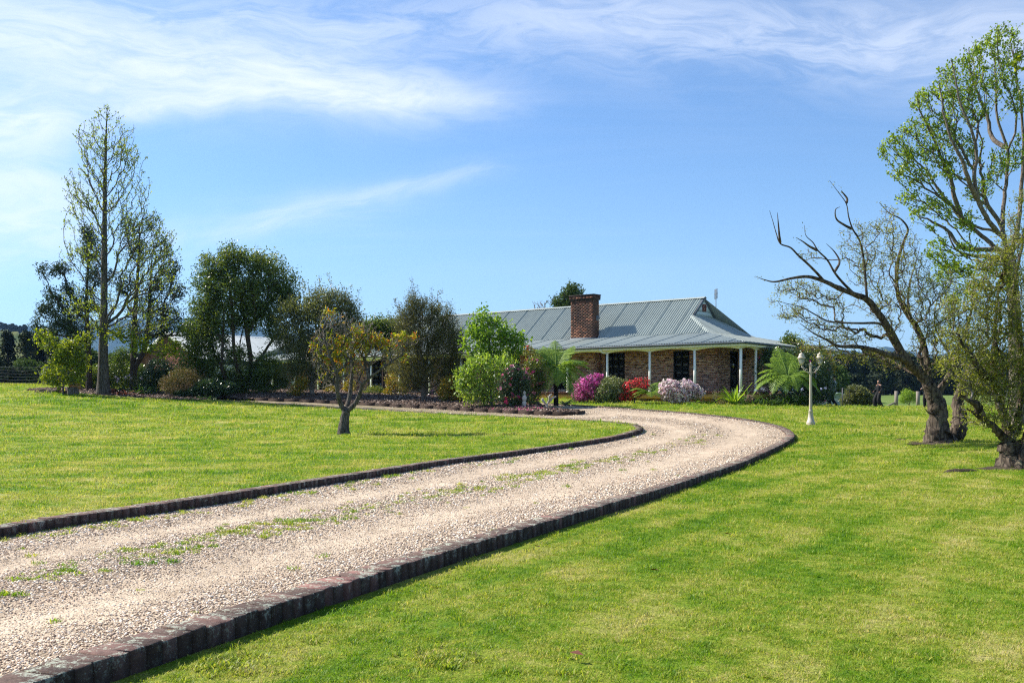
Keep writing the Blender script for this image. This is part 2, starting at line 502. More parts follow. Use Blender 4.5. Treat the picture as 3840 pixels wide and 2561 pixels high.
# ---- lawn colour shared by the lawn sheets and the blades
def lawn_group():
    g = bpy.data.node_groups.new('lawn_colour', 'ShaderNodeTree')
    g.interface.new_socket('Color', in_out='OUTPUT', socket_type='NodeSocketColor')
    g.interface.new_socket('Dry', in_out='OUTPUT', socket_type='NodeSocketFloat')
    N = NT(g); go = g.nodes.new('NodeGroupOutput')
    p = geo_pos(N)
    a = N.noise(p, 0.22, 4.0, 0.6); b = N.noise(N.scale(p, (1.0, 0.55, 1)), 1.3, 5.0, 0.65); c = N.noise(p, 9.0, 4.0, 0.7)
    sx = N.node('ShaderNodeSeparateXYZ', {0: p})
    along = N.m('ADD', N.m('MULTIPLY', sx.outputs[0], .52), N.m('MULTIPLY', sx.outputs[1], .85)); acr = N.m('SUBTRACT', N.m('MULTIPLY', sx.outputs[0], .85), N.m('MULTIPLY', sx.outputs[1], .52))
    rotv = N.node('ShaderNodeCombineXYZ', {0: N.m('MULTIPLY', along, .22), 1: N.m('MULTIPLY', acr, 1.9), 2: 0.0}).outputs[0]
    s1 = N.noise(N.scale(p, (0.25, 2.2, 1.0)), 1.0, 4.0, 0.55); s2 = N.noise(rotv, 1.0, 4.0, 0.55)
    onr = N.sstep(N.m('SUBTRACT', sx.outputs[0], N.m('MULTIPLY', sx.outputs[1], .42)), -6.0, -3.5)
    onr = N.m('MULTIPLY', onr, N.sstep(sx.outputs[1], 24.0, 17.0))
    st = N.m('ADD', N.m('MULTIPLY', s1, N.m('SUBTRACT', 1.0, onr)), N.m('MULTIPLY', s2, onr))
    s = N.m('ADD', N.m('MULTIPLY', a, 0.24), N.m('ADD', N.m('MULTIPLY', b, 0.38), N.m('ADD', N.m('MULTIPLY', c, 0.26), N.m('MULTIPLY', st, 0.28))))
    dry = N.sstep(s, 0.52, 0.66)
    col = N.ramp(s, [(0.40, (0.034, 0.118, 0.003)), (0.475, (0.080, 0.180, 0.006)), (0.54, (0.148, 0.245, 0.011)), (0.61, (0.275, 0.315, 0.040)), (0.68, (0.42, 0.385, 0.13)), (0.78, (0.50, 0.44, 0.20))])
    g.links.new(col, go.inputs[0]); g.links.new(dry, go.inputs[1])
    return g
LAWN_G = lawn_group()
def lawn_material():
    m, N = new_mat('lawn_grass'); g = N.n.new('ShaderNodeGroup'); g.node_tree = LAWN_G
    p = geo_pos(N)
    f1 = N.noise(p, 38.0, 4.0, 0.75); f2 = N.noise(N.scale(p, (1, 0.5, 1)), 130.0, 3.0, 0.75)
    f3 = N.noise(p, 12.0, 3.0, 0.7)
    f = N.m('ADD', N.m('MULTIPLY', f1, 0.45), N.m('ADD', N.m('MULTIPLY', f2, 0.3), N.m('MULTIPLY', f3, 0.25)))
    v = N.ramp(f, [(0.33, (0.42, 0.46, 0.40)), (0.52, (1.0, 1.0, 1.0)), (0.68, (1.55, 1.5, 1.6))])
    col = N.mix(1.0, g.outputs[0], v, 'MULTIPLY')
    b = bsdf(N, col, 0.75, 0.12, 0, bump(N, f, 0.9, 0.05))
    out(N, b); return m
def blade_material():
    m, N = new_mat('grass_blades'); g = N.n.new('ShaderNodeGroup'); g.node_tree = LAWN_G
    r = rnd(N)
    v = N.ramp(r, [(0.0, (0.60, 0.75, 0.6)), (0.5, (1.0, 1.08, 1.0)), (0.86, (1.4, 1.3, 1.2)), (0.93, (1.9, 1.4, 2.6)), (1.0, (2.8, 1.8, 4.0))])
    col = N.mix(1.0, g.outputs[0], v, 'MULTIPLY')
    col = N.mix(N.m('MULTIPLY', N.m('GREATER_THAN', r, 0.84), N.m('MULTIPLY', g.outputs[1], 0.8)), col, (0.42, 0.36, 0.17))
    b = bsdf(N, col, 0.55, 0.25)
    t = N.node('ShaderNodeBsdfTranslucent', {'Color': N.scale(col, (1.5, 1.5, 0.8))}).outputs[0]
    out(N, N.node('ShaderNodeMixShader', {0: 0.42, 1: b, 2: t}).outputs[0]); return m
M_LAWN = lawn_material(); M_BLADE = blade_material()

def paddock_material():
    m, N = new_mat('paddock_grass'); p = geo_pos(N)
    g = N.n.new('ShaderNodeGroup'); g.node_tree = LAWN_G
    n = N.noise(N.scale(p, (0.3, 1, 1)), 0.08, 5.0, 0.6)
    c = N.ramp(n, [(0.35, (0.10, 0.17, 0.03)), (0.55, (0.16, 0.22, 0.05)), (0.7, (0.24, 0.25, 0.09))])
    yy = N.node('ShaderNodeSeparateXYZ', {0: p}).outputs[1]
    c = N.mix(N.sstep(yy, 72, 95), g.outputs[0], c)
    f1 = N.noise(p, 38.0, 4.0, 0.75)
    c = N.mix(1.0, c, N.ramp(f1, [(0.3, (0.5, 0.5, 0.5)), (0.55, (1, 1, 1)), (0.7, (1.4, 1.4, 1.4))]), 'MULTIPLY')
    out(N, bsdf(N, c, 0.85, 0.1, 0, bump(N, f1, 0.8, 0.05))); return m
# base ground sheet reaching the horizon
def ground_sheet():
    ys = [-30.0]
    while ys[-1] < 9000:
        y = ys[-1]; ys.append(y + (0.6 if y < 60 else 1.0 if y < 125 else max(2.0, y * 0.05)))
    xs = [0.0]
    while xs[-1] < 7000:
        x = xs[-1]; xs.append(x + (0.7 if x < 32 else max(0.9, x * 0.06)))
    xs = np.array(sorted(set([-x for x in xs] + xs))); ys = np.array(ys)
    X, Y = np.meshgrid(xs, ys); Z = hbase(X, Y)
    m = MB(); nx = len(xs)
    i = np.arange(len(ys) - 1)[:, None] * nx + np.arange(nx - 1)[None]
    m.quads(np.stack([X, Y, Z], -1).reshape(-1, 3), np.stack([i, i + 1, i + nx + 1, i + nx], -1).reshape(-1, 4))
    o = m.build('ground', paddock_material(), smooth=True); tag(o, kind='structure')
ground_sheet()
v, f = fill_poly(isle_poly, 0.6, lambda x, y: hbase(x, y) + ISLE)
m = MB(); m.tris(v, f); o = m.build('lawn', M_LAWN, smooth=True); tag(o, kind='structure')

# ---- gravel drive
def gravel_colour(N, p):
    vo = N.node('ShaderNodeTexVoronoi', {'Vector': p, 'Scale': 62.0}); vo2 = N.node('ShaderNodeTexVoronoi', {'Vector': p, 'Scale': 110.0})
    rr = N.node('ShaderNodeSeparateColor', {0: vo.outputs['Color']}).outputs[0]
    r2 = N.node('ShaderNodeSeparateColor', {0: vo2.outputs['Color']}).outputs[1]
    r = N.m('ADD', N.m('MULTIPLY', rr, 0.6), N.m('MULTIPLY', r2, 0.4))
    st = [(0.04, (0.16, 0.115, 0.08)), (0.2, (0.34, 0.26, 0.18)), (0.45, (0.53, 0.415, 0.29)), (0.7, (0.65, 0.525, 0.385)), (0.95, (0.80, 0.70, 0.56))]
    return N.ramp(r, st), vo.outputs['Distance'], r
def lateral():
    return lambda x, y: None
def drive_material():
    m, N = new_mat('gravel'); p = geo_pos(N)
    c, dist, r = gravel_colour(N, p)
    lat = N.node('ShaderNodeAttribute', attribute_name='lateral').outputs['Fac']
    lat = N.m('ADD', lat, N.m('MULTIPLY', N.m('SUBTRACT', N.noise(p, 0.9, 3.0, 0.6), 0.5), 0.10))
    # rolled wheel tracks are paler and finer, the crown and the edges are loose, damp and weedy
    t1 = N.m('EXPONENT', N.m('MULTIPLY', N.m('POWER', N.m('DIVIDE', N.m('SUBTRACT', lat, 0.27), 0.10), 2.0), -1.0))
    t2 = N.m('EXPONENT', N.m('MULTIPLY', N.m('POWER', N.m('DIVIDE', N.m('SUBTRACT', lat, 0.72), 0.13), 2.0), -1.0))
    tr = N.m('MAXIMUM', t1, t2)
    n = N.noise(p, 2.2, 6.0, 0.68); n2 = N.noise(p, 14.0, 5.0, 0.7)
    dirt = N.m('MULTIPLY', N.sstep(N.m('ADD', N.m('MULTIPLY', n, 0.55), N.m('MULTIPLY', n2, 0.5)), 0.50, 0.66), N.m('SUBTRACT', 1.0, tr))
    gaps = N.sstep(dist, 0.28, 0.62)
    c = N.mix(N.m('MULTIPLY', gaps, 0.55), c, (0.11, 0.075, 0.055))
    c = N.mix(N.m('MULTIPLY', dirt, 0.62), c, (0.105, 0.085, 0.055))
    c = N.mix(N.m('MULTIPLY', tr, 0.55), c, N.mix(n2, (0.52, 0.405, 0.285), (0.70, 0.575, 0.43)))
    rd = N.sstep(N.noise(p, 0.35, 4.0, 0.6), 0.55, 0.75)
    c = N.mix(N.m('MULTIPLY', rd, 0.25), c, (0.52, 0.30, 0.19))
    big = N.noise(p, 0.6, 4.0, 0.6)
    c = N.mix(1.0, c, N.ramp(big, [(0.3, (0.86, 0.85, 0.84)), (0.7, (1.1, 1.1, 1.1))]), 'MULTIPLY')
    gb = N.sstep(N.m('ADD', N.m('MULTIPLY', N.noise(p, 3.0, 5.0, 0.7), 0.7), N.m('MULTIPLY', N.noise(p, 30.0, 3.0, 0.7), 0.3)), 0.56, 0.64)
    edge = N.m('MAXIMUM', N.sstep(lat, 0.16, 0.03), N.m('EXPONENT', N.m('MULTIPLY', N.m('POWER', N.m('DIVIDE', N.m('SUBTRACT', lat, 0.47), 0.075), 2.0), -1.0)))
    c = N.mix(N.m('MULTIPLY', N.m('MULTIPLY', gb, edge), 0.75), c, (0.12, 0.15, 0.04))
    sp = N.node('ShaderNodeSeparateXYZ', {0: p})
    back = N.m('MULTIPLY', N.sstep(sp.outputs[0], 4.5, -1.0), N.sstep(sp.outputs[1], 33.5, 38.0))
    c = N.mix(N.m('MULTIPLY', back, N.sstep(N.m('ADD', n, N.m('MULTIPLY', n2, .3)), .40, .78, .25, .85)), c, N.mix(n2, (0.13, 0.095, 0.06), (0.20, 0.19, 0.09)))
    mott = N.noise(N.scale(p, (1, .6, 1)), 5.0, 6.0, 0.72)
    c = N.mix(1.0, c, N.ramp(mott, [(0.34, (0.72, 0.70, 0.67)), (0.5, (1, 1, 1)), (0.66, (1.16, 1.15, 1.14))]), 'MULTIPLY')
    h = N.m('ADD', N.m('MULTIPLY', dist, -1.0), N.m('MULTIPLY', n2, 1.2))
    out(N, bsdf(N, c, 0.85, 0.15, 0, bump(N, h, 0.8, 0.012))); return m
v, f = fill_poly(drive_poly, 0.3, lambda x, y: hbase(x, y) + DRIVE, 0.02)
def dist_to(p, poly):
    o = np.empty(len(p))
    for i in range(0, len(p), 2000):
        o[i:i + 2000] = np.sqrt(((p[i:i + 2000, None] - poly[None]) ** 2).sum(2)).min(1)
    return o
def lat_of(p):
    di = dist_to(p, simplify(K_in, 3)); do = np.minimum(dist_to(p, simplify(K_out, 3)), np.where(p[:, 0] < 4, dist_to(p, simplify(K_bed, 3)), 99))
    return di / (di + do + 1e-6)
la = lat_of(v[:, :2])
v[:, 2] += 0.012 * np.sin(v[:, 0] * 1.3) * np.sin(v[:, 1] * 0.9) - 0.025 * (np.exp(-((la - .27) / .1) ** 2) + np.exp(-((la - .72) / .12) ** 2))
m = MB(); m.tris(v, f); o = m.build('driveway', drive_material(), smooth=True); tag(o, kind='structure')
at = o.data.attributes.new('lateral', 'FLOAT', 'POINT'); at.data.foreach_set('value', la.astype(np.float32))

# ---- mulch bed
def mulch_material():
    m, N = new_mat('bark_mulch'); p = geo_pos(N)
    vo = N.node('ShaderNodeTexVoronoi', {'Vector': N.scale(p, (1, 1.6, 1)), 'Scale': 26.0})
    r = N.node('ShaderNodeSeparateColor', {0: vo.outputs['Color']}).outputs[0]
    c = N.ramp(r, [(0.0, (0.035, 0.02, 0.014)), (0.4, (0.085, 0.056, 0.042)), (0.75, (0.15, 0.105, 0.08)), (1.0, (0.30, 0.24, 0.195))])
    out(N, bsdf(N, c, 0.9, 0.1, 0, bump(N, r, 1.0, 0.03))); return m
M_MULCH = mulch_material()
def mound(x, y):
    d = dist_to(np.stack([x, y], 1), resample(np.vstack([bed_poly, bed_poly[:1]]), 0.3))
    return hbase(x, y) + 0.165 + 0.18 * (1 - np.exp(-d / 1.2)) + 0.015 * np.sin(x * 9) * np.sin(y * 7)
v, f = fill_poly(bed_poly, 0.25, mound, 0.008)
m = MB(); m.tris(v, f); o = m.build('mulch_bed', M_MULCH, smooth=True); tag(o, kind='structure')
# mulch round the tall budding tree, over the lawn
ring = np.array([(-25.5, 52.2), (-24, 51.2), (-22, 50.2), (-20.6, 49.5), (-19, 49.0), (-17.5, 48.9), (-16.2, 48.4), (-15.2, 48.6), (-15.5, 50.3), (-18, 51.8), (-20.5, 55), (-24, 57.5), (-26.5, 56)])
ring = resample(catmull(np.vstack([ring, ring[:1]]), 8), 0.5)[:-1]
v, f = fill_poly(ring, 0.4, lambda x, y: hbase(x, y) + ISLE + 0.01 + 0.03 * np.abs(np.sin(x * 3) * np.cos(y * 4)), 0.008)
m = MB(); m.tris(v, f); o = m.build('mulch_patch', M_MULCH, smooth=True); tag(o, kind='structure')
# bare soil strip along the outside of the near kerb
def soil_material():
    m, N = new_mat('soil'); p = geo_pos(N)
    c = N.ramp(N.noise(p, 22.0, 6.0, 0.7), [(0.3, (0.03, 0.024, 0.018)), (0.6, (0.085, 0.065, 0.048)), (0.8, (0.18, 0.14, 0.11))])
    out(N, bsdf(N, c, 0.95, 0.1, 0, bump(N, N.noise(p, 60.0, 4.0, 0.7), 0.8, 0.02))); return m
M_SOIL = soil_material()
def offset_curve(k, d):
    t = np.gradient(k, axis=0); t /= np.linalg.norm(t, axis=1)[:, None]
    return k + np.stack([t[:, 1], -t[:, 0]], 1) * np.asarray(d).reshape(-1, 1)
def strip(k, d0, d1, z, name, mat):
    a = offset_curve(k, d0); b = offset_curve(k, d1); n = len(k)
    v = np.vstack([np.column_stack([a, hbase(a[:, 0], a[:, 1]) + z]), np.column_stack([b, hbase(b[:, 0], b[:, 1]) + z - .03])])
    i = np.arange(n - 1)
    m = MB(); m.quads(v, np.stack([i, i + n, i + n + 1, i + 1], 1))
    o = m.build(name, mat, smooth=True); return tag(o, kind='structure')
rs = np.random.default_rng(5)
wob = np.interp(np.arange(len(K_out)), np.arange(0, len(K_out) + 16, 14), rs.uniform(0.17, 0.23, len(np.arange(0, len(K_out) + 16, 14))))
wob[: int(len(K_out) * 0.05)] += 0.02
strip(K_out, -0.14, wob, 0.018, 'soil_edging', M_SOIL)

# ---- brick kerbs
def kerb_brick_material():
    m, N = new_mat('weathered_kerb_brick'); p = geo_pos(N); r = rnd(N)
    base = N.ramp(r, [(0.0, (0.060, 0.044, 0.038)), (0.5, (0.088, 0.062, 0.054)), (0.88, (0.115, 0.074, 0.066)), (1.0, (0.19, 0.10, 0.09))])
    n = N.noise(p, 26.0, 6.0, 0.7)
    c = N.mix(1.0, base, N.ramp(n, [(0.3, (0.6, 0.6, 0.6)), (0.7, (1.3, 1.28, 1.25))]), 'MULTIPLY')
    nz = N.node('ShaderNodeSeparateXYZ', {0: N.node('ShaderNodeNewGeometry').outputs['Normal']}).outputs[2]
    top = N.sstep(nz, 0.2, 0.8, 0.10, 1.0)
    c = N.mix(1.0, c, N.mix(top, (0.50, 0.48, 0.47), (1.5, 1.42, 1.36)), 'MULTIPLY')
    lz = N.m('ADD', N.m('MULTIPLY', N.noise(p, 11.0, 4.0, 0.6, 0.8), 0.5), N.m('MULTIPLY', N.noise(p, 60.0, 5.0, 0.75, 0.6), 0.55))
    lich = N.m('MULTIPLY', N.sstep(lz, 0.555, 0.585), top)
    c = N.mix(N.m('MULTIPLY', lich, 0.85), c, N.ramp(N.noise(p, 90.0, 4.0, 0.7), [(0.35, (0.24, 0.26, 0.20)), (0.55, (0.42, 0.45, 0.36)), (0.72, (0.58, 0.60, 0.50))]))
    och = N.m('MULTIPLY', N.sstep(N.noise(p, 16.0, 5.0, 0.7), 0.63, 0.68), top)
    c = N.mix(N.m('MULTIPLY', och, 0.6), c, (0.22, 0.12, 0.03))
    h = N.m('ADD', n, N.m('MULTIPLY', N.noise(p, 120.0, 3.0, 0.6), 0.4))
    out(N, bsdf(N, c, 0.9, 0.15, 0, bump(N, h, 0.7, 0.012))); return m
M_KERB = kerb_brick_material()
def brick_shape(L, Wd, H, seed, bev=0.007):
    """a worn brick: chamfered upper edges, slightly uneven corners; length along x, width along y"""
    r = np.random.default_rng(seed); m = MB()
    a, b = L / 2, Wd / 2
    lo = [(-a, -b, 0), (a, -b, 0), (a, b, 0), (-a, b, 0)]
    mid = [(-a, -b, H - bev), (a, -b, H - bev), (a, b, H - bev), (-a, b, H - bev)]
    top = [(-a + bev, -b + bev, H), (a - bev, -b + bev, H), (a - bev, b - bev, H), (-a + bev, b - bev, H)]
    v = np.array(lo + mid + top); v[4:] += r.normal(0, 0.0028, (8, 3))
    q = [[8, 9, 10, 11]]
    for k in range(4):
        j = (k + 1) % 4
        q += [[k, j, 4 + j, 4 + k], [4 + k, 4 + j, 8 + j, 8 + k]]
    m.quads(v, q, 0.0); return m
def kerb(curve, pitch, Wd, H, zoff, label, group, seed, name='brick_kerb', nearest=300, tilt=0.005, piece='brick', mat=None):
    M_KERB = mat or globals()['M_KERB']
    c = resample(curve, pitch); t = np.gradient(c, axis=0); ang = np.arctan2(t[:, 1], t[:, 0])
    z = hbase(c[:, 0], c[:, 1]) + zoff
    root = empty(name, (c[0, 0], c[0, 1], z[0]), 0, label, 'kerb', group)
    shapes = [brick_shape(pitch - 0.008, Wd, H, seed + i) for i in range(5)]
    meshes = [s.mesh('kerb_brick', M_KERB) for s in shapes]
    r = np.random.default_rng(seed)
    order = np.argsort(np.hypot(c[:, 0], c[:, 1]) + np.where((c[:, 1] < 4) | (np.abs(c[:, 0]) > c[:, 1] * .56 + .3), 500, 0))
    near = set(order[:nearest].tolist()); rest = MB()
    for i in range(len(c)):
        dz = r.normal(0, 0.0018); rot = (r.normal(0, tilt), r.normal(0, tilt * .8), ang[i] + r.normal(0, 0.015)); off = r.normal(0, 0.003)
        loc = (c[i, 0] - math.sin(ang[i]) * off, c[i, 1] + math.cos(ang[i]) * off, z[i] - H + dz)
        k = int(r.integers(5))
        if i in near:
            place(meshes[k], piece, root, Vector(loc) - root.location, rot)
        else:
            M = np.array(Matrix.Translation(loc) @ Matrix.Rotation(rot[2], 4, 'Z'))
            v = np.vstack(shapes[k].V); v = (M[:3, :3] @ v.T).T + M[:3, 3] - np.array(root.location)
            rest.quads(v, np.vstack(shapes[k].Q), float(r.uniform()))
    core = MB(); e0 = offset_curve(c, -Wd / 2 + .012); e1 = offset_curve(c, Wd / 2 - .012); zt = z - .014; zb = z - H; n = len(c); o3 = np.array(root.location)  # core strip added inside the joints to stop sun leaking through
    vv = np.vstack([np.column_stack([e0, zb]), np.column_stack([e0, zt]), np.column_stack([e1, zt]), np.column_stack([e1, zb])]) - o3; i = np.arange(n - 1)
    core.quads(vv, np.vstack([np.stack([i + a * n, i + 1 + a * n, i + 1 + (a + 1) * n, i + (a + 1) * n], 1) for a in range(3)])); core.build('added_joint_core', M_SOIL, root)
    if rest.n:
        o = rest.build('far_bricks', M_KERB, root, kind='stuff')
    return root
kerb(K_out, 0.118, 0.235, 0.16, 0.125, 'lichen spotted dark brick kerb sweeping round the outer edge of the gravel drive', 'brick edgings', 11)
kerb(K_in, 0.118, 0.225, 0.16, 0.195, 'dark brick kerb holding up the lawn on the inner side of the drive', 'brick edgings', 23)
# the bed edging is a run of long dark sleepers
kerb(K_bed, 0.9, 0.09, 0.2, 0.225, 'dark low edging in front of the mulch bed of trees, ending in a point', 'brick edgings', 37, 'bed_edging', 300, 0.002, 'edging_sleeper', simple('dark_sleeper', (0.050, 0.034, 0.027), .9, .1, 0, .3, 9.0, .4))
# ------------------------------------------------------------------ the house
E_ = np.array([11.17, 48.0]); U_ = np.array([-0.7815, 0.6239]); V_ = np.array([0.6239, 0.7815])
HZ0 = 1.10                       # ground level at the house
HROT = math.atan2(-0.6239, 0.7815)
LEN, WID = 39.0, 12.5
def hw(s, t): return E_ + U_ * s + V_ * t
house = empty('brick_house', (E_[0], E_[1], HZ0), HROT, 'long low brick homestead with green-grey corrugated roof, white posts and big chimney', 'house')

def brick_mat(name, stops, mort, stain=0.0):
    m, N = new_mat(name); p = geo_pos(N); r = rnd(N)
    c = N.ramp(r, stops)
    n = N.noise(p, 30.0, 4.0, 0.7)
    c = N.mix(1.0, c, N.ramp(n, [(0.3, (0.7, 0.7, 0.7)), (0.7, (1.25, 1.25, 1.25))]), 'MULTIPLY')
    if stain:
        k = N.m('ADD', N.m('MULTIPLY', N.noise(N.scale(p, (1, 1, 0.5)), 1.6, 6.0, 0.7), 0.8), N.m('MULTIPLY', r, 0.22))
        c = N.mix(N.m('MULTIPLY', N.sstep(k, 0.49, 0.56), stain), c, (0.022, 0.018, 0.016))
        li = N.sstep(N.noise(p, 9.0, 5.0, 0.7), 0.68, 0.73)
        c = N.mix(N.m('MULTIPLY', li, 0.4), c, (0.35, 0.33, 0.26))
    out(N, bsdf(N, c, 0.85, 0.15, 0, bump(N, n, 0.6, 0.01))); return m
WALL_ST = [(0.0, (0.14, 0.065, 0.052)), (0.18, (0.26, 0.12, 0.09)), (0.38, (0.46, 0.215, 0.15)), (0.62, (0.60, 0.30, 0.20)), (0.85, (0.70, 0.40, 0.28)), (1.0, (0.75, 0.52, 0.38))]
M_BRICK = brick_mat('house_brick', WALL_ST, None)
M_CHIM = brick_mat('chimney_brick', [(0.0, (0.05, 0.028, 0.022)), (0.4, (0.19, 0.085, 0.055)), (0.8, (0.31, 0.15, 0.09)), (1.0, (0.42, 0.25, 0.15))], None, 0.85)
M_MORTAR = simple('mortar', (0.76, 0.64, 0.54), 0.9, 0.1, 0, 0.15, 3.0)
M_GBRICK = brick_mat('garage_brick_shaded', [(0.0, (0.08, 0.03, 0.022)), (0.5, (0.17, 0.07, 0.045)), (1.0, (0.28, 0.13, 0.085))], None)  # conifer shade on the gable is put into these darker brick tones
M_CMORT = simple('dark_mortar', (0.16, 0.12, 0.10), 0.9, 0.1, 0, 0.3, 3.0)
M_WHITE = simple('white_paint', (0.90, 0.90, 0.89), 0.45, 0.4, 0, 0.03, 2.0, 0.03)
M_CREAM = simple('cream_paint', (0.86, 0.84, 0.74), 0.5, 0.4, 0, 0.05, 1.2, 0.05)
M_BLACKW = simple('dark_joinery', (0.012, 0.012, 0.013), 0.4, 0.4, 0, 0.1, 3.0, 0.02)
M_DECK = simple('deck_timber', (0.17, 0.07, 0.055), 0.65, 0.25, 0, 0.25, 2.5, 0.2)
M_OCHRE = simple('ochre_fascia', (0.68, 0.36, 0.10), 0.6, 0.3, 0, 0.12, 1.5, 0.1)
M_GUTTER = simple('slate_gutter', (0.075, 0.095, 0.115), 0.4, 0.4, 0, 0.08, 2.0, 0.02)
M_LEAD = simple('flashing', (0.13, 0.15, 0.17), 0.75, 0.2, 0.0, 0.12, 4.0, 0.1)
M_BOARD = simple('gable_weatherboard', (0.50, 0.60, 0.68), 0.55, 0.3, 0, 0.05, 2.0, 0.03)  # white boards; the blue of their shade is put into the colour
M_VENT = simple('terracotta_vent', (0.20, 0.055, 0.035), 0.6, 0.3, 0, 0.1, 5.0, 0.05)
def roof_material(name, col, k=1.0):
    m, N = new_mat(name); p = geo_pos(N); o = obj_co(N)
    a = N.noise(p, 0.5, 5.0, 0.65); b = N.noise(N.scale(p, (1, 1, 1)), 7.0, 5.0, 0.7)
    f = N.m('ADD', N.m('MULTIPLY', a, 0.5), N.m('MULTIPLY', b, 0.5))
    r = N.node('ShaderNodeObjectInfo').outputs['Random']
    c = N.ramp(f, [(0.3, tuple(x * 0.80 for x in col)), (0.7, tuple(x * 1.15 for x in col))])
    c = N.mix(N.m('MULTIPLY', r, 0.10), c, (0.30, 0.33, 0.31))
    out(N, bsdf(N, c, 0.42, 0.4, 0.0, bump(N, b, 0.1, 0.01))); return m
M_ROOF = roof_material('green_grey_roof', (0.345, 0.385, 0.35))
M_ROOF2 = roof_material('pale_zinc_roof', (0.46, 0.50, 0.50))
def glass_mat(name, tint=(0.012, 0.014, 0.016)):
    m, N = new_mat(name); n = N.noise(geo_pos(N), 2.0, 3.0, 0.5)
    out(N, bsdf(N, N.ramp(n, [(0.35, tint), (0.7, tuple(c * 2.2 for c in tint))]), 0.04, 0.6, 0, bump(N, n, 0.04, 0.02))); return m
M_GLASS = glass_mat('window_glass')
m_, N_ = new_mat('lace_blind'); n_ = N_.noise(obj_co(N_), 18.0, 4.0, 0.6)
out(N_, bsdf(N_, N_.ramp(n_, [(0.35, (0.13, 0.13, 0.13)), (0.65, (0.30, 0.30, 0.29))]), 0.5, 0.2)); M_LACE = m_

BL, BH, BW = 0.220, 0.066, 0.012       # brick face length, height, how far it stands proud of the mortar
def wall_bricks(p0, p1, z0, z1, openings=(), seed=0, half_ends=True):
    """brick faces of a wall from p0 to p1 (house plan coordinates); openings = (a0, a1, z0, z1) along the wall.
    returns (x, y, z, angle, length) of every brick"""
    p0 = np.array(p0, float); p1 = np.array(p1, float); L = np.linalg.norm(p1 - p0); d = (p1 - p0) / L
    ang = math.atan2(d[1], d[0]); res = []
    row = 0; z = z0
    while z + BH <= z1 + 0.01:
        a = 0.0 if row % 2 == 0 else -0.12
        while a < L:
            segs = [(max(a, 0.0), min(a + BL, L))]
            for o in openings:
                if z + BH > o[2] + .01 and z < o[3] - .01:
                    ns = []
                    for s0, s1 in segs:
                        if s1 <= o[0] or s0 >= o[1]: ns.append((s0, s1)); continue
                        if s0 < o[0]: ns.append((s0, o[0]))
                        if s1 > o[1]: ns.append((o[1], s1))
                    segs = ns
            for s0, s1 in segs:
                if s1 - s0 > 0.04:
                    c = p0 + d * (s0 + s1) / 2
                    res.append((c[0], c[1], z, ang, s1 - s0))
            a += 0.240
        z += 0.086; row += 1
    return res
def wall_back(m, p0, p1, z0, z1, openings=(), thick=0.11):
    """mortar body of a wall with its openings left out"""
    p0 = np.array(p0, float); p1 = np.array(p1, float); L = np.linalg.norm(p1 - p0); d = (p1 - p0) / L
    M = np.eye(4); M[:2, 0] = d; M[:2, 1] = [-d[1], d[0]]; M[:2, 3] = p0
    xs = sorted({0.0, L} | {o[0] for o in openings} | {o[1] for o in openings})
    for a, b in zip(xs[:-1], xs[1:]):
        mid = (a + b) / 2; o = [q for q in openings if q[0] < mid < q[1]]
        if not o: m.box(a, b, 0, thick, z0, z1, M=M)
        else:
            if o[0][2] > z0 + .01: m.box(a, b, 0, thick, z0, o[0][2], M=M)
            if o[0][3] < z1 - .01: m.box(a, b, 0, thick, o[0][3], z1, M=M)
def emit_bricks(root, bricks, mat, keep, order_key, name='brick', stuff='bricks', seed=3):
    """the bricks that show largest as single parts, the others joined"""
    r = np.random.default_rng(seed)
    cache = {}; rest = MB()
    idx = sorted(range(len(bricks)), key=lambda i: order_key(bricks[i])); near = set(idx[:keep])
    def shape(L):
        m = MB(); m.box(-L / 2, L / 2, -BW, 0.01, 0, BH, 0.0); return m
    for i, (x, y, z, ang, L) in enumerate(bricks):
        if i in near:
            k = round(L, 2)
            if k not in cache: cache[k] = shape(L).mesh(name, mat)
            n = r.normal(0, 0.0015)
            place(cache[k], name, root, (x + math.sin(ang) * n, y - math.cos(ang) * n, z), (0, 0, ang))
        else:
            M = np.array(Matrix.Translation((x, y, z)) @ Matrix.Rotation(ang, 4, 'Z'))
            rest.box(-L / 2, L / 2, -BW + r.normal(0, .0015), 0.01, 0, BH, float(r.uniform()), M=M)
    if rest.n: rest.build(stuff, mat, root, kind='stuff')

# plan coordinates: x = -s (to the right along the front), y = t (into the depth)
DK = 0.66                       # deck height
WT = 3.55
front1 = ((-10.1, 2.8), (-2.8, 2.8)); ret = ((-10.1, 2.23), (-10.1, 2.8)); front2 = ((-LEN + 0.8, 2.23), (-10.1, 2.23)); side = ((-2.8, 2.8), (-2.8, 9.7))
wz0, wz1 = 0.95, 2.86
win1 = [(10.1 - 9.76, 10.1 - 8.49, wz0, wz1), (10.1 - 5.4, 10.1 - 4.46, wz0, wz1)]
X0 = LEN - 0.8
win2 = [(X0 - a, X0 - b, wz0 - .1, wz1) for a, b in ((12.95, 11.75), (16.9, 15.5), (20.6, 19.2), (24.4, 23.0), (28.5, 27.1), (33.6, 32.2))][::-1]
door = [(1.42, 2.32, DK + 0.12, wz1)]
bm_ = MB()
for (p0, p1), op in ((front1, win1), (ret, []), (front2, win2), (side, door)):
    wall_back(bm_, p0, p1, DK - 0.02, WT, op)
bm_.box(-LEN + 0.8, -2.92, 9.7, 9.82, 0, WT)             # rear and far end
bm_.box(-LEN + 0.8, -LEN + 0.92, 2.4, 9.7, 0, WT)
bm_.box(-LEN + 1.1, -0.62, 0.63, 0.74, -0.5, 0.36); bm_.box(-0.74, -0.63, 0.74, 11.8, -0.5, 0.36)
bm_.build('wall', M_MORTAR, house)
B = []
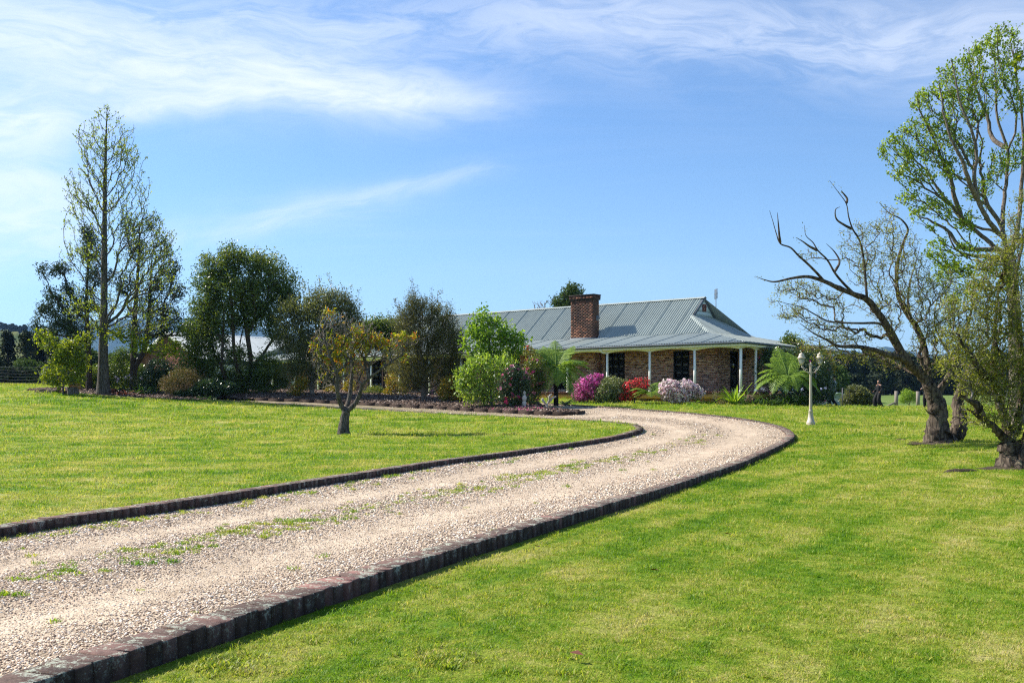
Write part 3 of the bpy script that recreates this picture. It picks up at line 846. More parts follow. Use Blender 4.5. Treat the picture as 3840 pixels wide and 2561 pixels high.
B += wall_bricks(*front1, DK, 3.02, win1) + wall_bricks(*ret, DK, 3.02) + wall_bricks(*front2, DK, 3.0, win2) + wall_bricks(*side, DK, 3.1, door)
B += wall_bricks((-LEN + 1.1, 0.63), (-0.62, 0.63), -0.15, 0.36) + wall_bricks((-0.62, 0.63), (-0.62, 6.0), -0.15, 0.36)
emit_bricks(house, B, M_BRICK, 300, lambda b: abs(b[0] + 4.2) + (0 if b[1] < 2.9 and b[2] > .6 else 30) + abs(b[2] - 1.9) * 1.6)

# windows and the door
def window(root, M4, w, z0, z1, cols, rows, mat=M_BLACKW, pane=M_GLASS, lace_rows=0, name='window'):
    f = MB(); t = 0.06
    f.box(0, w, -0.03, 0.05, z0, z0 + t, M=M4); f.box(0, w, -0.03, 0.05, z1 - t, z1, M=M4)
    f.box(0, t, -0.03, 0.05, z0 + t, z1 - t, M=M4); f.box(w - t, w, -0.03, 0.05, z0 + t, z1 - t, M=M4)
    cw = (w - 2 * t) / cols; rh = (z1 - z0 - 2 * t) / rows
    for i in range(1, cols): f.box(t + cw * i - .014, t + cw * i + .014, -0.012, 0.035, z0 + t, z1 - t, M=M4)
    for j in range(1, rows): f.box(t, w - t, -0.010, 0.033, z0 + t + rh * j - .014, z0 + t + rh * j + .014, M=M4)
    wi = f.build(name, mat, root)
    for i in range(cols):
        for j in range(rows):
            p = MB(); p.box(t + cw * i + .014, t + cw * (i + 1) - .014, 0.008, 0.014, z0 + t + rh * j + .014, z0 + t + rh * (j + 1) - .014, M=M4)
            p.build('pane', pane, wi)
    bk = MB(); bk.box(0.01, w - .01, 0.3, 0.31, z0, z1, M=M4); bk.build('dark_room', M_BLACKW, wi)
    if lace_rows:
        l = MB(); l.box(t, w - t, 0.10, 0.104, z0 + .1, z1 - t, M=M4); l.build('lace_curtain', M_LACE, wi)
    return wi
def wall_frame(p0, p1, a):
    p0 = np.array(p0, float); d = np.array(p1, float) - p0; d /= np.linalg.norm(d)
    M = np.eye(4); M[:2, 0] = d; M[:2, 1] = [-d[1], d[0]]; M[:2, 3] = p0 + d * a; return M
for i, o in enumerate(win1): window(house, wall_frame(*front1, o[0]), o[1] - o[0], o[2], o[3], 3 - i, 4, lace_rows=i)
for o in win2: window(house, wall_frame(*front2, o[0]), o[1] - o[0], o[2], o[3], 3, 3)
Md = wall_frame(*side, door[0][0])
d_ = MB(); d_.box(0, .9, -0.02, 0.06, DK, DK + .12, M=Md); d_.build('door_sill', M_LEAD, house)
d_ = MB(); d_.box(0.03, .87, 0.03, 0.07, DK + .12, wz1 - .03, M=Md); dd = d_.build('door', M_BLACKW, house)
d_ = MB(); d_.box(0.15, .75, 0.018, 0.03, DK + .9, wz1 - .2, M=Md); d_.build('pane', M_GLASS, dd)
d_ = MB(); d_.box(0.0, .03, -0.02, 0.08, DK + .12, wz1, M=Md); d_.box(0.87, .9, -0.02, 0.08, DK + .12, wz1, M=Md); d_.box(0.03, .87, -0.02, 0.08, wz1 - .03, wz1, M=Md)
d_.build('door_frame', M_BLACKW, house)
# porch lamp on the side wall
d_ = MB(); d_.lathe([(0.02, 0), (0.07, 0.03), (0.09, 0.2), (0.03, 0.28), (0.0, 0.3)], (-2.68, 5.75, 2.42), 6); d_.box(-2.8, -2.68, 5.73, 5.77, 2.66, 2.7)
d_.build('wall_lamp', M_BLACKW, house)

# deck: boards run outwards
dm = MB(); dm.box(-LEN + 0.6, -0.24, 0.24, 0.29, DK - 0.12, DK - 0.03); dm.box(-0.29, -0.24, 0.29, 12.2, DK - 0.12, DK - 0.03)
dm.build('deck_edge', M_DECK, house)
dm = MB(); dm.box(-LEN + 0.6, -0.28, 0.28, 0.32, DK - 0.34, DK - 0.122); dm.box(-0.32, -0.28, 0.32, 12.2, DK - 0.34, DK - 0.122)
dm.build('deck_fascia', M_OCHRE, house)
me = None; k = 0
x = -0.22
while x > -LEN + 0.6:
    b = MB(); y1 = 2.8 if x > -10.1 else 2.23
    if me is None or k == 0: mA = MB(); mA.box(-0.066, 0.066, 0.2, 2.78, -0.03, 0); meA = mA.mesh('deck_board', M_DECK)
    place(meA, 'deck_board', house, (x - .066, 0, DK)); k += 1; x -= 0.138
y = 2.85; mB = MB(); mB.box(-2.78, -0.2, -0.066, 0.066, -0.03, 0); meB = mB.mesh('deck_board', M_DECK)
while y < 12.0:
    place(meB, 'deck_board', house, (0, y + .066, DK)); y += 0.138

# veranda posts, beam with shallow arches, fascia and gutter
POSTS = [0.3, 2.8, 5.4, 8.02, 10.62, 13.25, 15.85, 18.45, 21.05, 23.65, 26.25, 28.85, 31.45, 33.9, 36.4, 38.7]
pm = MB(); pm.box(-.05, .05, -.05, .05, DK, 2.74); pm.box(-.065, .065, -.065, .065, DK, DK + .04)
pme = pm.mesh('veranda_post', M_WHITE)
for s in POSTS: place(pme, 'veranda_post', house, (-s, 0.32, 0))
SP = [2.05, 4.6, 7.2, 9.8, 12.1]
for t in SP: place(pme, 'veranda_post', house, (-0.32, t, 0))
def arch_beam(a, b, along_x, fixed, name):
    n = 13; u = np.linspace(0, 1, n); top = 2.99; low = 2.70 + 0.125 * (1 - (2 * u - 1) ** 2) ** 0.8
    m = MB(); v = []
    for w_ in (-0.028, 0.028):
        for k in range(n):
            q = a + (b - a) * u[k]
            for zz in (low[k], top): v.append((q, fixed + w_, zz) if along_x else (fixed + w_, q, zz))
    q = []
    for k in range(n - 1):
        i = 2 * k; j = i + 2 * n
        q += [[i, i + 2, i + 3, i + 1], [j, j + 1, j + 3, j + 2], [i, j, j + 2, i + 2]]
    m.quads(v, q); m.build(name, M_CREAM, house)
PX = [-s for s in POSTS]
for a, b in zip(PX[:-1], PX[1:]): arch_beam(a, b, True, 0.32, 'arched_beam')
for a, b in zip([0.32] + SP[:-1], SP): arch_beam(a, b, False, -0.32, 'arched_beam')
fm = MB(); fm.box(-LEN, -0.02, 0.02, 0.05, 2.86, 3.03); fm.box(-0.05, -0.02, 0.05, WID - .02, 2.86, 3.03)
fm.box(-LEN, -0.06, 0.06, 0.29, 2.865, 2.88); fm.box(-0.29, -0.06, 0.29, WID - .1, 2.865, 2.88)
fm.build('fascia_board', M_WHITE, house)
def gutter(p, q, name='gutter'):
    prof = [(0.0, 0.0), (-0.015, -0.075), (-0.05, -0.10), (-0.10, -0.09), (-0.125, -0.03), (-0.12, 0.01), (-0.105, 0.0), (-0.09, -0.055), (-0.05, -0.08), (0.0, -0.06)]
    p = np.array(p, float); q = np.array(q, float); d = (q - p) / np.linalg.norm(q - p); nrm = np.array([-d[1], d[0], 0])
    v = [p + nrm * (-a) * -1 + np.array([0, 0, z]) for a, z in prof] + [q + nrm * a + np.array([0, 0, z]) for a, z in prof]
    n = len(prof); m = MB(); m.quads(v, [[i, (i + 1) % n, n + (i + 1) % n, n + i] for i in range(n)]); m.build(name, M_GUTTER, house)
gutter((-LEN, 0, 3.05), (0.12, 0, 3.05)); gutter((0, -0.12, 3.05), (0, WID, 3.05))
# rainwater heads and pipe stubs
dm = MB(); dm.box(-8.33, -8.15, -0.03, 0.02, 2.84, 2.99); dm.tube([(-8.24, 0.0, 2.88), (-8.2, 0.1, 2.76), (-8.05, 0.24, 2.72)], 0.04, 8); dm.build('downpipe', M_WHITE, house)
dm = MB(); dm.box(0.0, 0.03, 6.1, 6.3, 2.8, 2.99); dm.tube([(0.0, 6.2, 2.86), (-.1, 6.25, 2.74), (-.24, 6.4, 2.72)], 0.04, 8); dm.build('downpipe', M_WHITE, house)

# ---- corrugated roof, sheet by sheet
PITCH = 0.15
def corrugated(lines, up, name, mat, seam=10):
    """lines: function k-> (low point, high point) for corrugation parameter; built as sheets ten corrugations wide"""
    pass
def roof_plane(pos0, pos1, low, high, along, nrm, mat, root, name='roof_sheet', seam=5):
    """low/high: functions of the position along the eave giving 3-D points; sheets overlap with a small step"""
    n = int(abs(pos1 - pos0) / PITCH); sgn = 1 if pos1 > pos0 else -1
    per = 6; amp = 0.030; nrm = np.array(nrm, float); nrm /= np.linalg.norm(nrm)
    i = 0; k = 0
    while i < n:
        m_ = min(seam, n - i); c = np.arange(m_ * per + 1 + 2) / per
        p = pos0 + sgn * (i + c) * PITCH; p = np.clip(p, min(pos0, pos1), max(pos0, pos1))
        prof = amp * np.cos(c * 2 * math.pi) + 0.007 * (k % 2) + amp
        lo = np.array([low(q) for q in p]); hi = np.array([high(q) for q in p])
        v = np.vstack([lo + nrm * prof[:, None], hi + nrm * prof[:, None]]); L = len(p)
        a = np.arange(L - 1)
        mb = MB(); mb.quads(v, np.stack([a, a + 1, a + 1 + L, a + L], 1) if sgn > 0 else np.stack([a + 1, a, a + L, a + 1 + L], 1))
        mb.build(name, mat, root, smooth=True)
        i += m_; k += 1
BRK, ZB, ZE, RG, ZR, GS, GT, ZG = 3.6, 3.785, 3.05, 6.25, 6.02, 5.43, 4.93, 4.905
LE = -LEN
# lower front (veranda) and upper front
def z_low(y): return ZE + (ZB - ZE) * y / BRK
def z_up(y): return ZB + (ZR - ZB) * (y - BRK) / (RG - BRK)
roof_plane(0, LE, lambda x: (x, 0, ZE), lambda x: (x, min(BRK, -x), z_low(min(BRK, -x))), 'x', (0, -0.2, 1), M_ROOF, house)
def hip_hi(x):
    if x < -GS: return (x, RG, ZR)
    k = (-x - BRK) / (GS - BRK); y = BRK + (GT - BRK) * k; return (x, y, z_up(y))
roof_plane(-BRK, LE + 3, lambda x: (x, BRK - .05, ZB + .012), hip_hi, 'x', (0, -0.84, 1), M_ROOF, house)
# end slopes
roof_plane(0.0, WID, lambda y: (0, y, ZE), lambda y: (-min(BRK, y, WID - y), y, z_low(min(BRK, y, WID - y))), 'y', (0.2, 0, 1), M_ROOF, house)
def end_hi(y):
    a = min(max((min(y, WID - y) - BRK) / (GT - BRK), 0), 1); return (-(BRK + (GS - BRK) * a), y, ZB + (ZG - ZB) * a)
roof_plane(BRK, WID - BRK, lambda y: (-BRK + .05, y, ZB + .012), end_hi, 'y', (0.6, 0, 1), M_ROOF, house)
# rear slopes (plain, never seen from the drive)
rm = MB(); rm.quads([(0, WID, ZE), (LE, WID, ZE), (LE, WID - BRK, ZB), (-BRK, WID - BRK, ZB)], [[0, 1, 2, 3]])
rm.quads([(-BRK, WID - BRK, ZB), (LE + 3, WID - BRK, ZB), (LE + 3, RG, ZR), (-GS, RG, ZR), (-GS, WID - GT, ZG)], [[0, 1, 2, 3], [0, 3, 4, 4]][:1])
rm.tris([(-BRK, WID - BRK, ZB), (-GS, RG, ZR), (-GS, WID - GT, ZG)], [[0, 1, 2]])
rm.quads([(LE, 0, ZE), (LE, WID, ZE), (LE + 3, RG, ZR), (LE + 3, RG, ZR)], [[0, 1, 2, 3]][:0])
rm.tris([(LE, 0, ZE), (LE + 3, RG, ZR), (LE, WID, ZE)], [[0, 1, 2]])
rm.build('rear_roof', M_ROOF, house)
# caps
def cap(a, b, w, name, root=None, mat=None, lift=0.03):
    a = np.array(a, float) + [0, 0, lift]; b = np.array(b, float) + [0, 0, lift]
    d = b - a; d /= np.linalg.norm(d); s = np.cross(d, [0, 0, 1]); s /= np.linalg.norm(s); up = np.cross(s, d)
    prof = [(-w, -w * .42), (-w * .3, -.01), (0, 0.012), (w * .3, -.01), (w, -w * .42)]
    v = [p + s * x + up * z for p in (a, b) for x, z in prof]; n = len(prof)
    m = MB(); m.quads(v, [[i, i + 1, n + i + 1, n + i] for i in range(n - 1)]); m.build(name, mat or M_ROOF, root or house)
cap((-GS + .12, RG, ZR), (LE + 3, RG, ZR), 0.2, 'ridge_cap')
cap((0, 0, ZE), (-BRK, BRK, ZB), 0.15, 'hip_cap'); cap((-BRK, BRK, ZB), (-GS, GT, ZG), 0.17, 'hip_cap')
cap((0, WID, ZE), (-BRK, WID - BRK, ZB), 0.15, 'hip_cap'); cap((-BRK, WID - BRK, ZB), (-GS, WID - GT, ZG), 0.17, 'hip_cap')
# gablet: boards, barges and louvre
nb = 4
for i in range(nb):
    z0 = ZG + (ZR - ZG) * i / nb; z1 = ZG + (ZR - ZG) * (i + 1) / nb - 0.006
    h0 = (RG - GT) * (1 - i / nb); h1 = max((RG - GT) * (1 - (i + 1) / nb), 0.005)
    m = MB(); xf = -GS + .02 + .012; xb = -GS + .02
    m.quads([(xf, RG - h0, z0), (xf, RG + h0, z0), (xb, RG + h1, z1), (xb, RG - h1, z1), (xb - .03, RG - h0, z0), (xb - .03, RG + h0, z0)],
            [[0, 1, 2, 3], [0, 4, 5, 1]])
    m.build('gable_board', M_BOARD, house)
for sg in (-1, 1):
    a = np.array([-GS + .10, RG, ZR + .02]); b = np.array([-GS + .10, RG + sg * (RG - GT) * 1.02, ZG - .02])
    m = MB(); m.quads([a + [0, 0, 0], b, b + [0, 0, -.13], a + [0, 0, -.15], a + [-.1, 0, 0], b + [-.1, 0, 0], b + [-.1, 0, -.13], a + [-.1, 0, -.15]],
                      [[0, 1, 2, 3], [4, 7, 6, 5], [0, 4, 5, 1], [3, 2, 6, 7]])
    m.build('barge_board', M_GUTTER, house)
m = MB(); m.box(-GS + .03, -GS + .10, RG - (RG - GT), RG + (RG - GT), ZG - .04, ZG + .02); m.build('flashing', M_ROOF, house)
v0, v1, w0, w1 = 5.22, 5.62, RG - .19, RG + .19
m = MB(); m.box(-GS + .02, -GS + .08, w0, w0 + .04, v0, v1); m.box(-GS + .02, -GS + .08, w1 - .04, w1, v0, v1); m.box(-GS + .02, -GS + .08, w0 + .04, w1 - .04, v0, v0 + .04)
m.box(-GS + .02, -GS + .08, w0 + .04, w1 - .04, v1 - .04, v1); vt = m.build('gable_vent', M_VENT, house)
for k in range(5):
    z = v0 + .06 + k * .062
    m = MB(); m.quads([(-GS + .075, w0 + .04, z), (-GS + .075, w1 - .04, z), (-GS + .035, w1 - .04, z + .045), (-GS + .035, w0 + .04, z + .045)], [[0, 1, 2, 3]]); m.build('louvre', M_VENT, vt)
# chimney
cx0, cx1, cy0, cy1, cz0, cz1 = -12.36, -10.79, 3.1, 3.66, 3.4, 6.29
ch = MB(); ch.box(cx0, cx1, cy0, cy1, cz0, cz1 - .05); chm = ch.build('chimney', M_CMORT, house)
CB = []
for (a, b) in (((cx0, cy0), (cx1, cy0)), ((cx1, cy0), (cx1, cy1)), ((cx1, cy1), (cx0, cy1)), ((cx0, cy1), (cx0, cy0))):
    CB += wall_bricks(a, b, cz0, cz1 - .3)
for e, z in ((0.03, cz1 - .29), (0.07, cz1 - .204), (0.07, cz1 - .118)):
    for (a, b) in (((cx0 - e, cy0 - e), (cx1 + e, cy0 - e)), ((cx1 + e, cy0 - e), (cx1 + e, cy1 + e)), ((cx1 + e, cy1 + e), (cx0 - e, cy1 + e)), ((cx0 - e, cy1 + e), (cx0 - e, cy0 - e))):
        CB += wall_bricks(a, b, z, z + .075)
emit_bricks(chm, CB, M_CHIM, 0, lambda b: 0, stuff='chimney_bricks')
ch = MB(); ch.box(cx0 - .07, cx1 + .07, cy0 - .07, cy1 + .07, cz1 - .29, cz1 - .04); ch.box(cx0 - .1, cx1 + .1, cy0 - .1, cy1 + .1, cz1 - .04, cz1 + .02); ch.build('chimney_cap', simple('sooty_cap', (0.035, 0.03, 0.028), .9, .1, 0, .3, 6.0), chm)
ch = MB(); ch.box(cx0 - .05, cx1 + .05, cy0 - .06, cy1 + .1, cz0 + .1, cz0 + .42); ch.build('flashing', M_LEAD, chm)
ch = MB(); ch.box(cx1 + .01, cx1 + .16, cy0 + .28, cy0 + .42, 4.88, 5.02); ch.box(cx1 + .01, cx1 + .05, cy0 + .26, cy0 + .46, 4.8, 5.1); ch.build('bracket', M_LEAD, chm)
# antenna
ax, ay = -GS + .12, 7.15
az = ZR - (ay - RG) * (ZR - ZG) / (RG - GT)
m = MB(); m.tube([(ax, ay, az - .05), (ax + .02, ay + .3, az + .02), (ax + .02, ay + .34, az + .2), (ax + .02, ay + .34, az + 1.35)], 0.022, 6); an = m.build('antenna', M_LEAD, house)
m = MB(); yy = ay + .34; dx = np.array([0.70, -0.71]) # panel faces away to the right
for j in range(2):
    for k in range(8):
        z = az + .78 + k * .075
        s0, s1 = (-0.30, -0.03) if j == 0 else (0.03, 0.30)
        m.tube([(ax + .02 + dx[0] * s0, yy + dx[1] * s0, z), (ax + .02 + dx[0] * s1, yy + dx[1] * s1, z + .0)], 0.011, 4)
    for s0 in ((-0.30, -0.12, -.03) if j == 0 else (0.03, .12, 0.30)):
        m.tube([(ax + .02 + dx[0] * s0, yy + dx[1] * s0, az + .76), (ax + .02 + dx[0] * s0, yy + dx[1] * s0, az + 1.32)], 0.013, 4)
m.tube([(ax + .02 - dx[0] * .3, yy - dx[1] * .3, az + 1.05), (ax + .02 + dx[0] * .3, yy + dx[1] * .3, az + 1.05)], 0.015, 4)
m.build('antenna_grid', M_LEAD, an)

# ---- the second building at the left, gable end towards the drive
G0 = P(631, 1245, 72)[:2]; GZ = 2.0
GROT = math.atan2(0.7815, 0.6239) - math.pi / 2
gar = empty('brick_garage', (G0[0], G0[1], GZ), HROT, 'brick garage with a gable end and pale metal roof behind the trees on the left', 'garage')
gr, ge, gw, gl = 4.22, 2.35, 3.75, 11.0       # ridge and eave height, half width, length along +y
for sg in (1, -1):
    if sg == 1:
        roof_plane(-0.25, gl, lambda y: (gw + .35, y, ge - .17), lambda y: (0, y, gr), 'y', (0.45, 0, 1), M_ROOF2, gar)
    else:
        m = MB(); m.quads([(-gw - .35, -.25, ge - .17), (-gw - .35, gl, ge - .17), (0, gl, gr), (0, -.25, gr)], [[0, 3, 2, 1]]); m.build('roof_sheet', M_ROOF2, gar)
m = MB(); m.box(-gw, gw, 0.0, 0.1, -0.6, ge); m.box(gw - .1, gw, 0.1, 1.2, -.6, ge); m.box(gw - .1, gw, 6.4, gl, -.6, ge); m.box(gw - .1, gw, 1.2, 6.4, ge - .1, ge); m.box(-gw, gw, gl - .1, gl, -.6, ge); m.box(-gw, -gw + .1, .1, gl - .1, -.6, ge)
m.tris([(-gw, 0, ge), (gw, 0, ge), (0, 0, gr - .03)], [[0, 1, 2]]); m.build('wall', M_CMORT, gar)  # dark mortar here also carries the trees' shade in its colour
GB = wall_bricks((-gw, 0), (gw, 0), -.3, ge)
z = ge + .01
while z < gr - .15:
    h = gw * (1 - (z + .08 - ge) / (gr - ge)); GB += wall_bricks((-h, 0), (h, 0), z, z + .075); z += .086
GB += wall_bricks((gw, 0), (gw, 1.2), -.3, ge) + wall_bricks((gw, 6.4), (gw, gl), -.3, ge)
emit_bricks(gar, GB, M_GBRICK, 260, lambda b: abs(b[2] - 2.3) * 2 + abs(b[0] - 0.5) + (0 if b[1] < .2 else 20), seed=9)
for k in range(8):
    m = MB(); m.box(gw - .06, gw - .03, 1.2, 6.4, -.3 + k * .27, -.045 + k * .27); m.build('door_panel', M_WHITE, gar)
cap((0, -.28, gr), (0, gl, gr), 0.2, 'ridge_cap', gar, M_ROOF2)
for sg in (-1, 1):
    a = np.array([0, -.28, gr + .03]); b = np.array([sg * (gw + .37), -.28, ge - .15])
    m = MB(); m.quads([a, b, b + [0, 0, -.17], a + [0, 0, -.2], a + [0, .05, 0], b + [0, .05, 0], b + [0, .05, -.17], a + [0, .05, -.2]], [[0, 1, 2, 3], [4, 7, 6, 5], [0, 4, 5, 1], [3, 2, 6, 7]])
    m.build('barge_board', M_CREAM, gar)
m = MB(); m.box(gw + .33, gw + .45, -.2, gl, ge - .30, ge - .19); m.build('gutter', M_GUTTER, gar)
# round pale hose reel on the wall of the house, seen between the trees
_h = -(31.5 - 1.0)
m = MB(); m.lathe([(0.0, 0.0), (0.16, 0.0), (0.20, 0.03), (0.20, 0.08), (0.0, 0.08)], (0, 0, 0), 20)
hr = m.build('wall_dish', M_CREAM, None, origin=(0, 0, 0)); hp = P(1100, 1432, 72.2)
hr.location = tuple(hp); hr.rotation_euler = (math.radians(90), 0, HROT); tag(hr, 'round pale dish fixed low to the brick wall between the bushy trees', 'dish')
# ------------------------------------------------------------------ trees and shrubs
class Skel:
    """branch skeleton: every new tip is joined to the cheapest node already standing"""
    def __init__(s, rng):
        s.p = np.zeros((0, 3)); s.par = []; s.pl = np.zeros(0); s.chains = []; s.rng = rng; s.ok = np.zeros(0, bool)
        s._cap = 0; s.rm = {}
    def _add(s, pts, parent, attach=True):
        n0 = len(s.par); k = len(pts)
        if n0 + k > s._cap:
            s._cap = max(2 * s._cap, n0 + k + 4000)
            for nm, shp in (('p', (s._cap, 3)), ('pl', (s._cap,)), ('ok', (s._cap,))):
                a = np.zeros(shp, float if nm != 'ok' else bool); a[:n0] = getattr(s, nm)[:n0]; setattr(s, nm, a)
        s.p[n0:n0 + k] = pts
        prev = parent; L = s.pl[parent] if parent >= 0 else 0.0; last = s.p[parent] if parent >= 0 else pts[0]
        ids = []
        for i in range(k):
            L += float(np.linalg.norm(pts[i] - last)); last = pts[i]
            s.par.append(prev); s.pl[n0 + i] = L; s.ok[n0 + i] = attach; prev = n0 + i; ids.append(prev)
        s.chains.append(([parent] if parent >= 0 else []) + ids)
        return ids
    def limb(s, pts, parent=-1, per=6, attach_from=0.0, wig=0.0, rad=None):
        c = catmull(pts, per)
        if wig: c[1:] += s.rng.normal(0, wig, (len(c) - 1, 3))
        if parent >= 0: c = c[1:]
        ids = s._add(c, parent)
        s.ok[ids[0]:ids[0] + int(len(ids) * attach_from)] = False
        if rad is not None:
            for i, q in enumerate(np.linspace(rad[0], rad[1], len(ids))): s.rm[ids[i]] = q
        return ids
    def nearest(s, pt):
        n = len(s.par); return int(np.argmin(np.linalg.norm(s.p[:n] - np.asarray(pt), axis=1)))
    def grow(s, tips, k=0.25, asc=1.0, seg=0.35, wig=0.12, up=0.35, hang=0.0):
        tips = np.asarray(tips); n = len(s.par); base = s.p[0]
        order = np.argsort(np.linalg.norm(tips - base, axis=1) + s.rng.uniform(0, .6, len(tips)))
        for t in tips[order]:
            n = len(s.par); d = t - s.p[:n]; dist = np.linalg.norm(d, axis=1)
            cost = dist + k * s.pl[:n] + asc * np.maximum(0, 0.45 * np.hypot(d[:, 0], d[:, 1]) - d[:, 2])
            cost[~s.ok[:n]] += 1e6
            j = int(np.argmin(cost)); a = s.p[j]; L = dist[j]
            if L < 0.03: continue
            m = max(2, int(L / seg) + 1)
            q = s.par[j]; g = a - s.p[q] if q >= 0 else np.array([0, 0, 1.0])
            g = g / (np.linalg.norm(g) + 1e-9)
            dirn = (t - a) / L
            c1 = a + (g * 0.55 + dirn * 0.45) * L * 0.38
            c2 = t - (dirn * (1 - up) + np.array([0, 0, 1.0]) * (up - hang)) * L * 0.35
            u = np.linspace(0, 1, m + 1)[1:, None]
            pts = (1 - u) ** 3 * a + 3 * (1 - u) ** 2 * u * c1 + 3 * (1 - u) * u ** 2 * c2 + u ** 3 * t
            if m > 1: pts[:-1] += s.rng.normal(0, wig * L / m * 0.8, (m - 1, 3))
            s._add(pts, j)
    def radii(s, r0, rtip, pw=0.5):
        n = len(s.par); cnt = np.zeros(n); haschild = np.zeros(n, bool)
        for i in range(n - 1, -1, -1):
            if cnt[i] == 0: cnt[i] = 1
            if s.par[i] >= 0: cnt[s.par[i]] += cnt[i]
        # each node's count = tips above it
        r = rtip + (r0 - rtip) * ((cnt - 1) / max(cnt[0] - 1, 1)) ** pw
        for i, q in s.rm.items(): r[i] = max(r[i] * .25 + q * .75, q * .85) if r[i] > q else q
        s.r = r; s.cnt = cnt; return r
    def tubes(s, mb, rmin=0.0, thick=6, thin=3, c=None, flare=None, gn=0.0):
        for ch in s.chains:
            if len(ch) < 2: continue
            rr = s.r[ch].copy()
            if ch[0] != 0 and s.par[ch[1]] == ch[0] and rr[1] < rr[0] * .6: rr[0] = rr[1] * 1.2
            if rr[1:].max() < rmin: continue
            if flare is not None and ch[0] == 0:
                d = np.linalg.norm(s.p[ch] - s.p[0], axis=1); rr = rr * (1 + 0.7 * np.exp(-d / flare))
            sd = 9 if rr.max() > .12 else thick if rr.max() > 0.03 else thin
            mb.tube(s.p[ch], rr, sd, float(s.rng.uniform()) if c is None else c, cap=False)
            if gn: mb.V[-1] = mb.V[-1] + s.rng.normal(0, 1, mb.V[-1].shape) * np.repeat(np.where(rr > .05, rr, 0) * gn, sd)[:, None]

def lumpy(c, d, seed):
    a = np.arctan2(d[:, 1], d[:, 0]); e = np.arcsin(np.clip(d[:, 2], -1, 1)); s = seed
    return 1 + .10 * np.sin(3 * a + s) * np.cos(4 * e + s * 2) + .09 * np.sin(6 * a + 2.1 * s) * np.sin(5 * e + s) + .07 * np.sin(11 * a - s) * np.cos(9 * e - s)
def blob_pts(rng, blobs, D, n, fill=0.5, zscale=1.0, zr=None):
    """points in the crown: blobs are (px, py, rx, ry[, depth offset in m]) ellipses seen in the photograph"""
    vol = np.array([b[2] * b[3] * (b[2] + b[3]) for b in blobs], float) ** 0.65; vol /= vol.sum()
    res = []
    for b, f in zip(blobs, vol):
        k = max(2, int(round(n * f))); d = rng.normal(size=(k, 3)); d /= np.linalg.norm(d, axis=1)[:, None]
        r = rng.uniform(fill, 1.0, k) ** 0.6 * lumpy(None, d, b[0] * .37 + b[1])
        dz = b[4] if len(b) > 4 else 0.0
        c = P(b[0], b[1], D + dz); s_ = (D + dz) / FPX
        depth = (b[2] + b[3]) / 2 * s_ * zscale if zr is None else zr
        res.append(c + d * r[:, None] * np.array([b[2] * s_, depth, b[3] * s_]))
    return np.vstack(res)

def finish_tree(sk, name, label, cat, bark, leafm, leaf, trunk_r, group=None, leafname='foliage', flare=None, rmin=0.0, extra=None, cut=0.035, twigm=None, gnarl=0.0):
    """links trunk and limbs, twigs and leaves under one Empty; leaf is an MB"""
    base = sk.p[0].copy()
    root = empty(name, base, 0, label, cat, group)
    tm, tw = MB(), MB()
    allc = sk.chains
    sk.chains = [c for c in allc if sk.r[c[1:]].max() >= cut]; sk.tubes(tm, 0, 7, 5, flare=flare, gn=gnarl)
    sk.chains = [c for c in allc if sk.r[c[1:]].max() < cut]; sk.tubes(tw, rmin, 4, 3)
    sk.chains = allc
    if tm.n: tm.build('trunk', bark, root, smooth=True, origin=base)
    if tw.n: tw.build('twigs', twigm or bark, root, smooth=True, origin=base, kind='stuff')
    if leaf is not None and leaf.n: leaf.build(leafname, leafm, root, origin=base)
    return root
def tip_leaves(sk, mb, rng, per, spread, size, aspect=0.5, droop=0.0, maxr=None, frac=1.0, back=3, up=0.0):
    """clusters of leaves round the ends of the twigs"""
    pts = []; dr = []
    for ch in sk.chains:
        if len(ch) < 3 or (maxr and sk.r[ch[-1]] > maxr) or rng.uniform() > frac: continue
        seg = sk.p[ch[-min(back, len(ch) - 1) - 1:]]
        u = rng.uniform(0.25, 1.0, per) * (len(seg) - 1); i = np.minimum(u.astype(int), len(seg) - 2)
        q = seg[i] + (seg[i + 1] - seg[i]) * (u - i)[:, None]
        d = seg[-1] - seg[0]; d = d / (np.linalg.norm(d) + 1e-9)
        pts.append(q + rng.normal(0, spread, (per, 3))); dr.append(np.repeat(d[None], per, 0))
    if pts:
        pts = np.vstack(pts); dr = np.vstack(dr); dr[:, 2] += up
        mb.leaves(pts, size, rng, aspect, droop, dr)

# bark
BK_GREY = bark_mat('grey_bark', (0.055, 0.045, 0.038), (0.24, 0.20, 0.165), 9.0)
BK_TALL = bark_mat('tall_tree_bark', (0.035, 0.030, 0.027), (0.155, 0.135, 0.115), 9.0)
BK_DARK = bark_mat('dark_bark', (0.022, 0.017, 0.014), (0.105, 0.075, 0.058), 9.0)
BK_TWIG = bark_mat('pale_bark', (0.09, 0.075, 0.06), (0.33, 0.29, 0.25), 12.0)
BK_WILLOW = bark_mat('willow_bark', (0.016, 0.012, 0.009), (0.15, 0.115, 0.085), 6.0, (0.15, 0.14, 0.09))
BK_FERN = bark_mat('fern_trunk', (0.010, 0.008, 0.007), (0.05, 0.035, 0.028), 25.0)
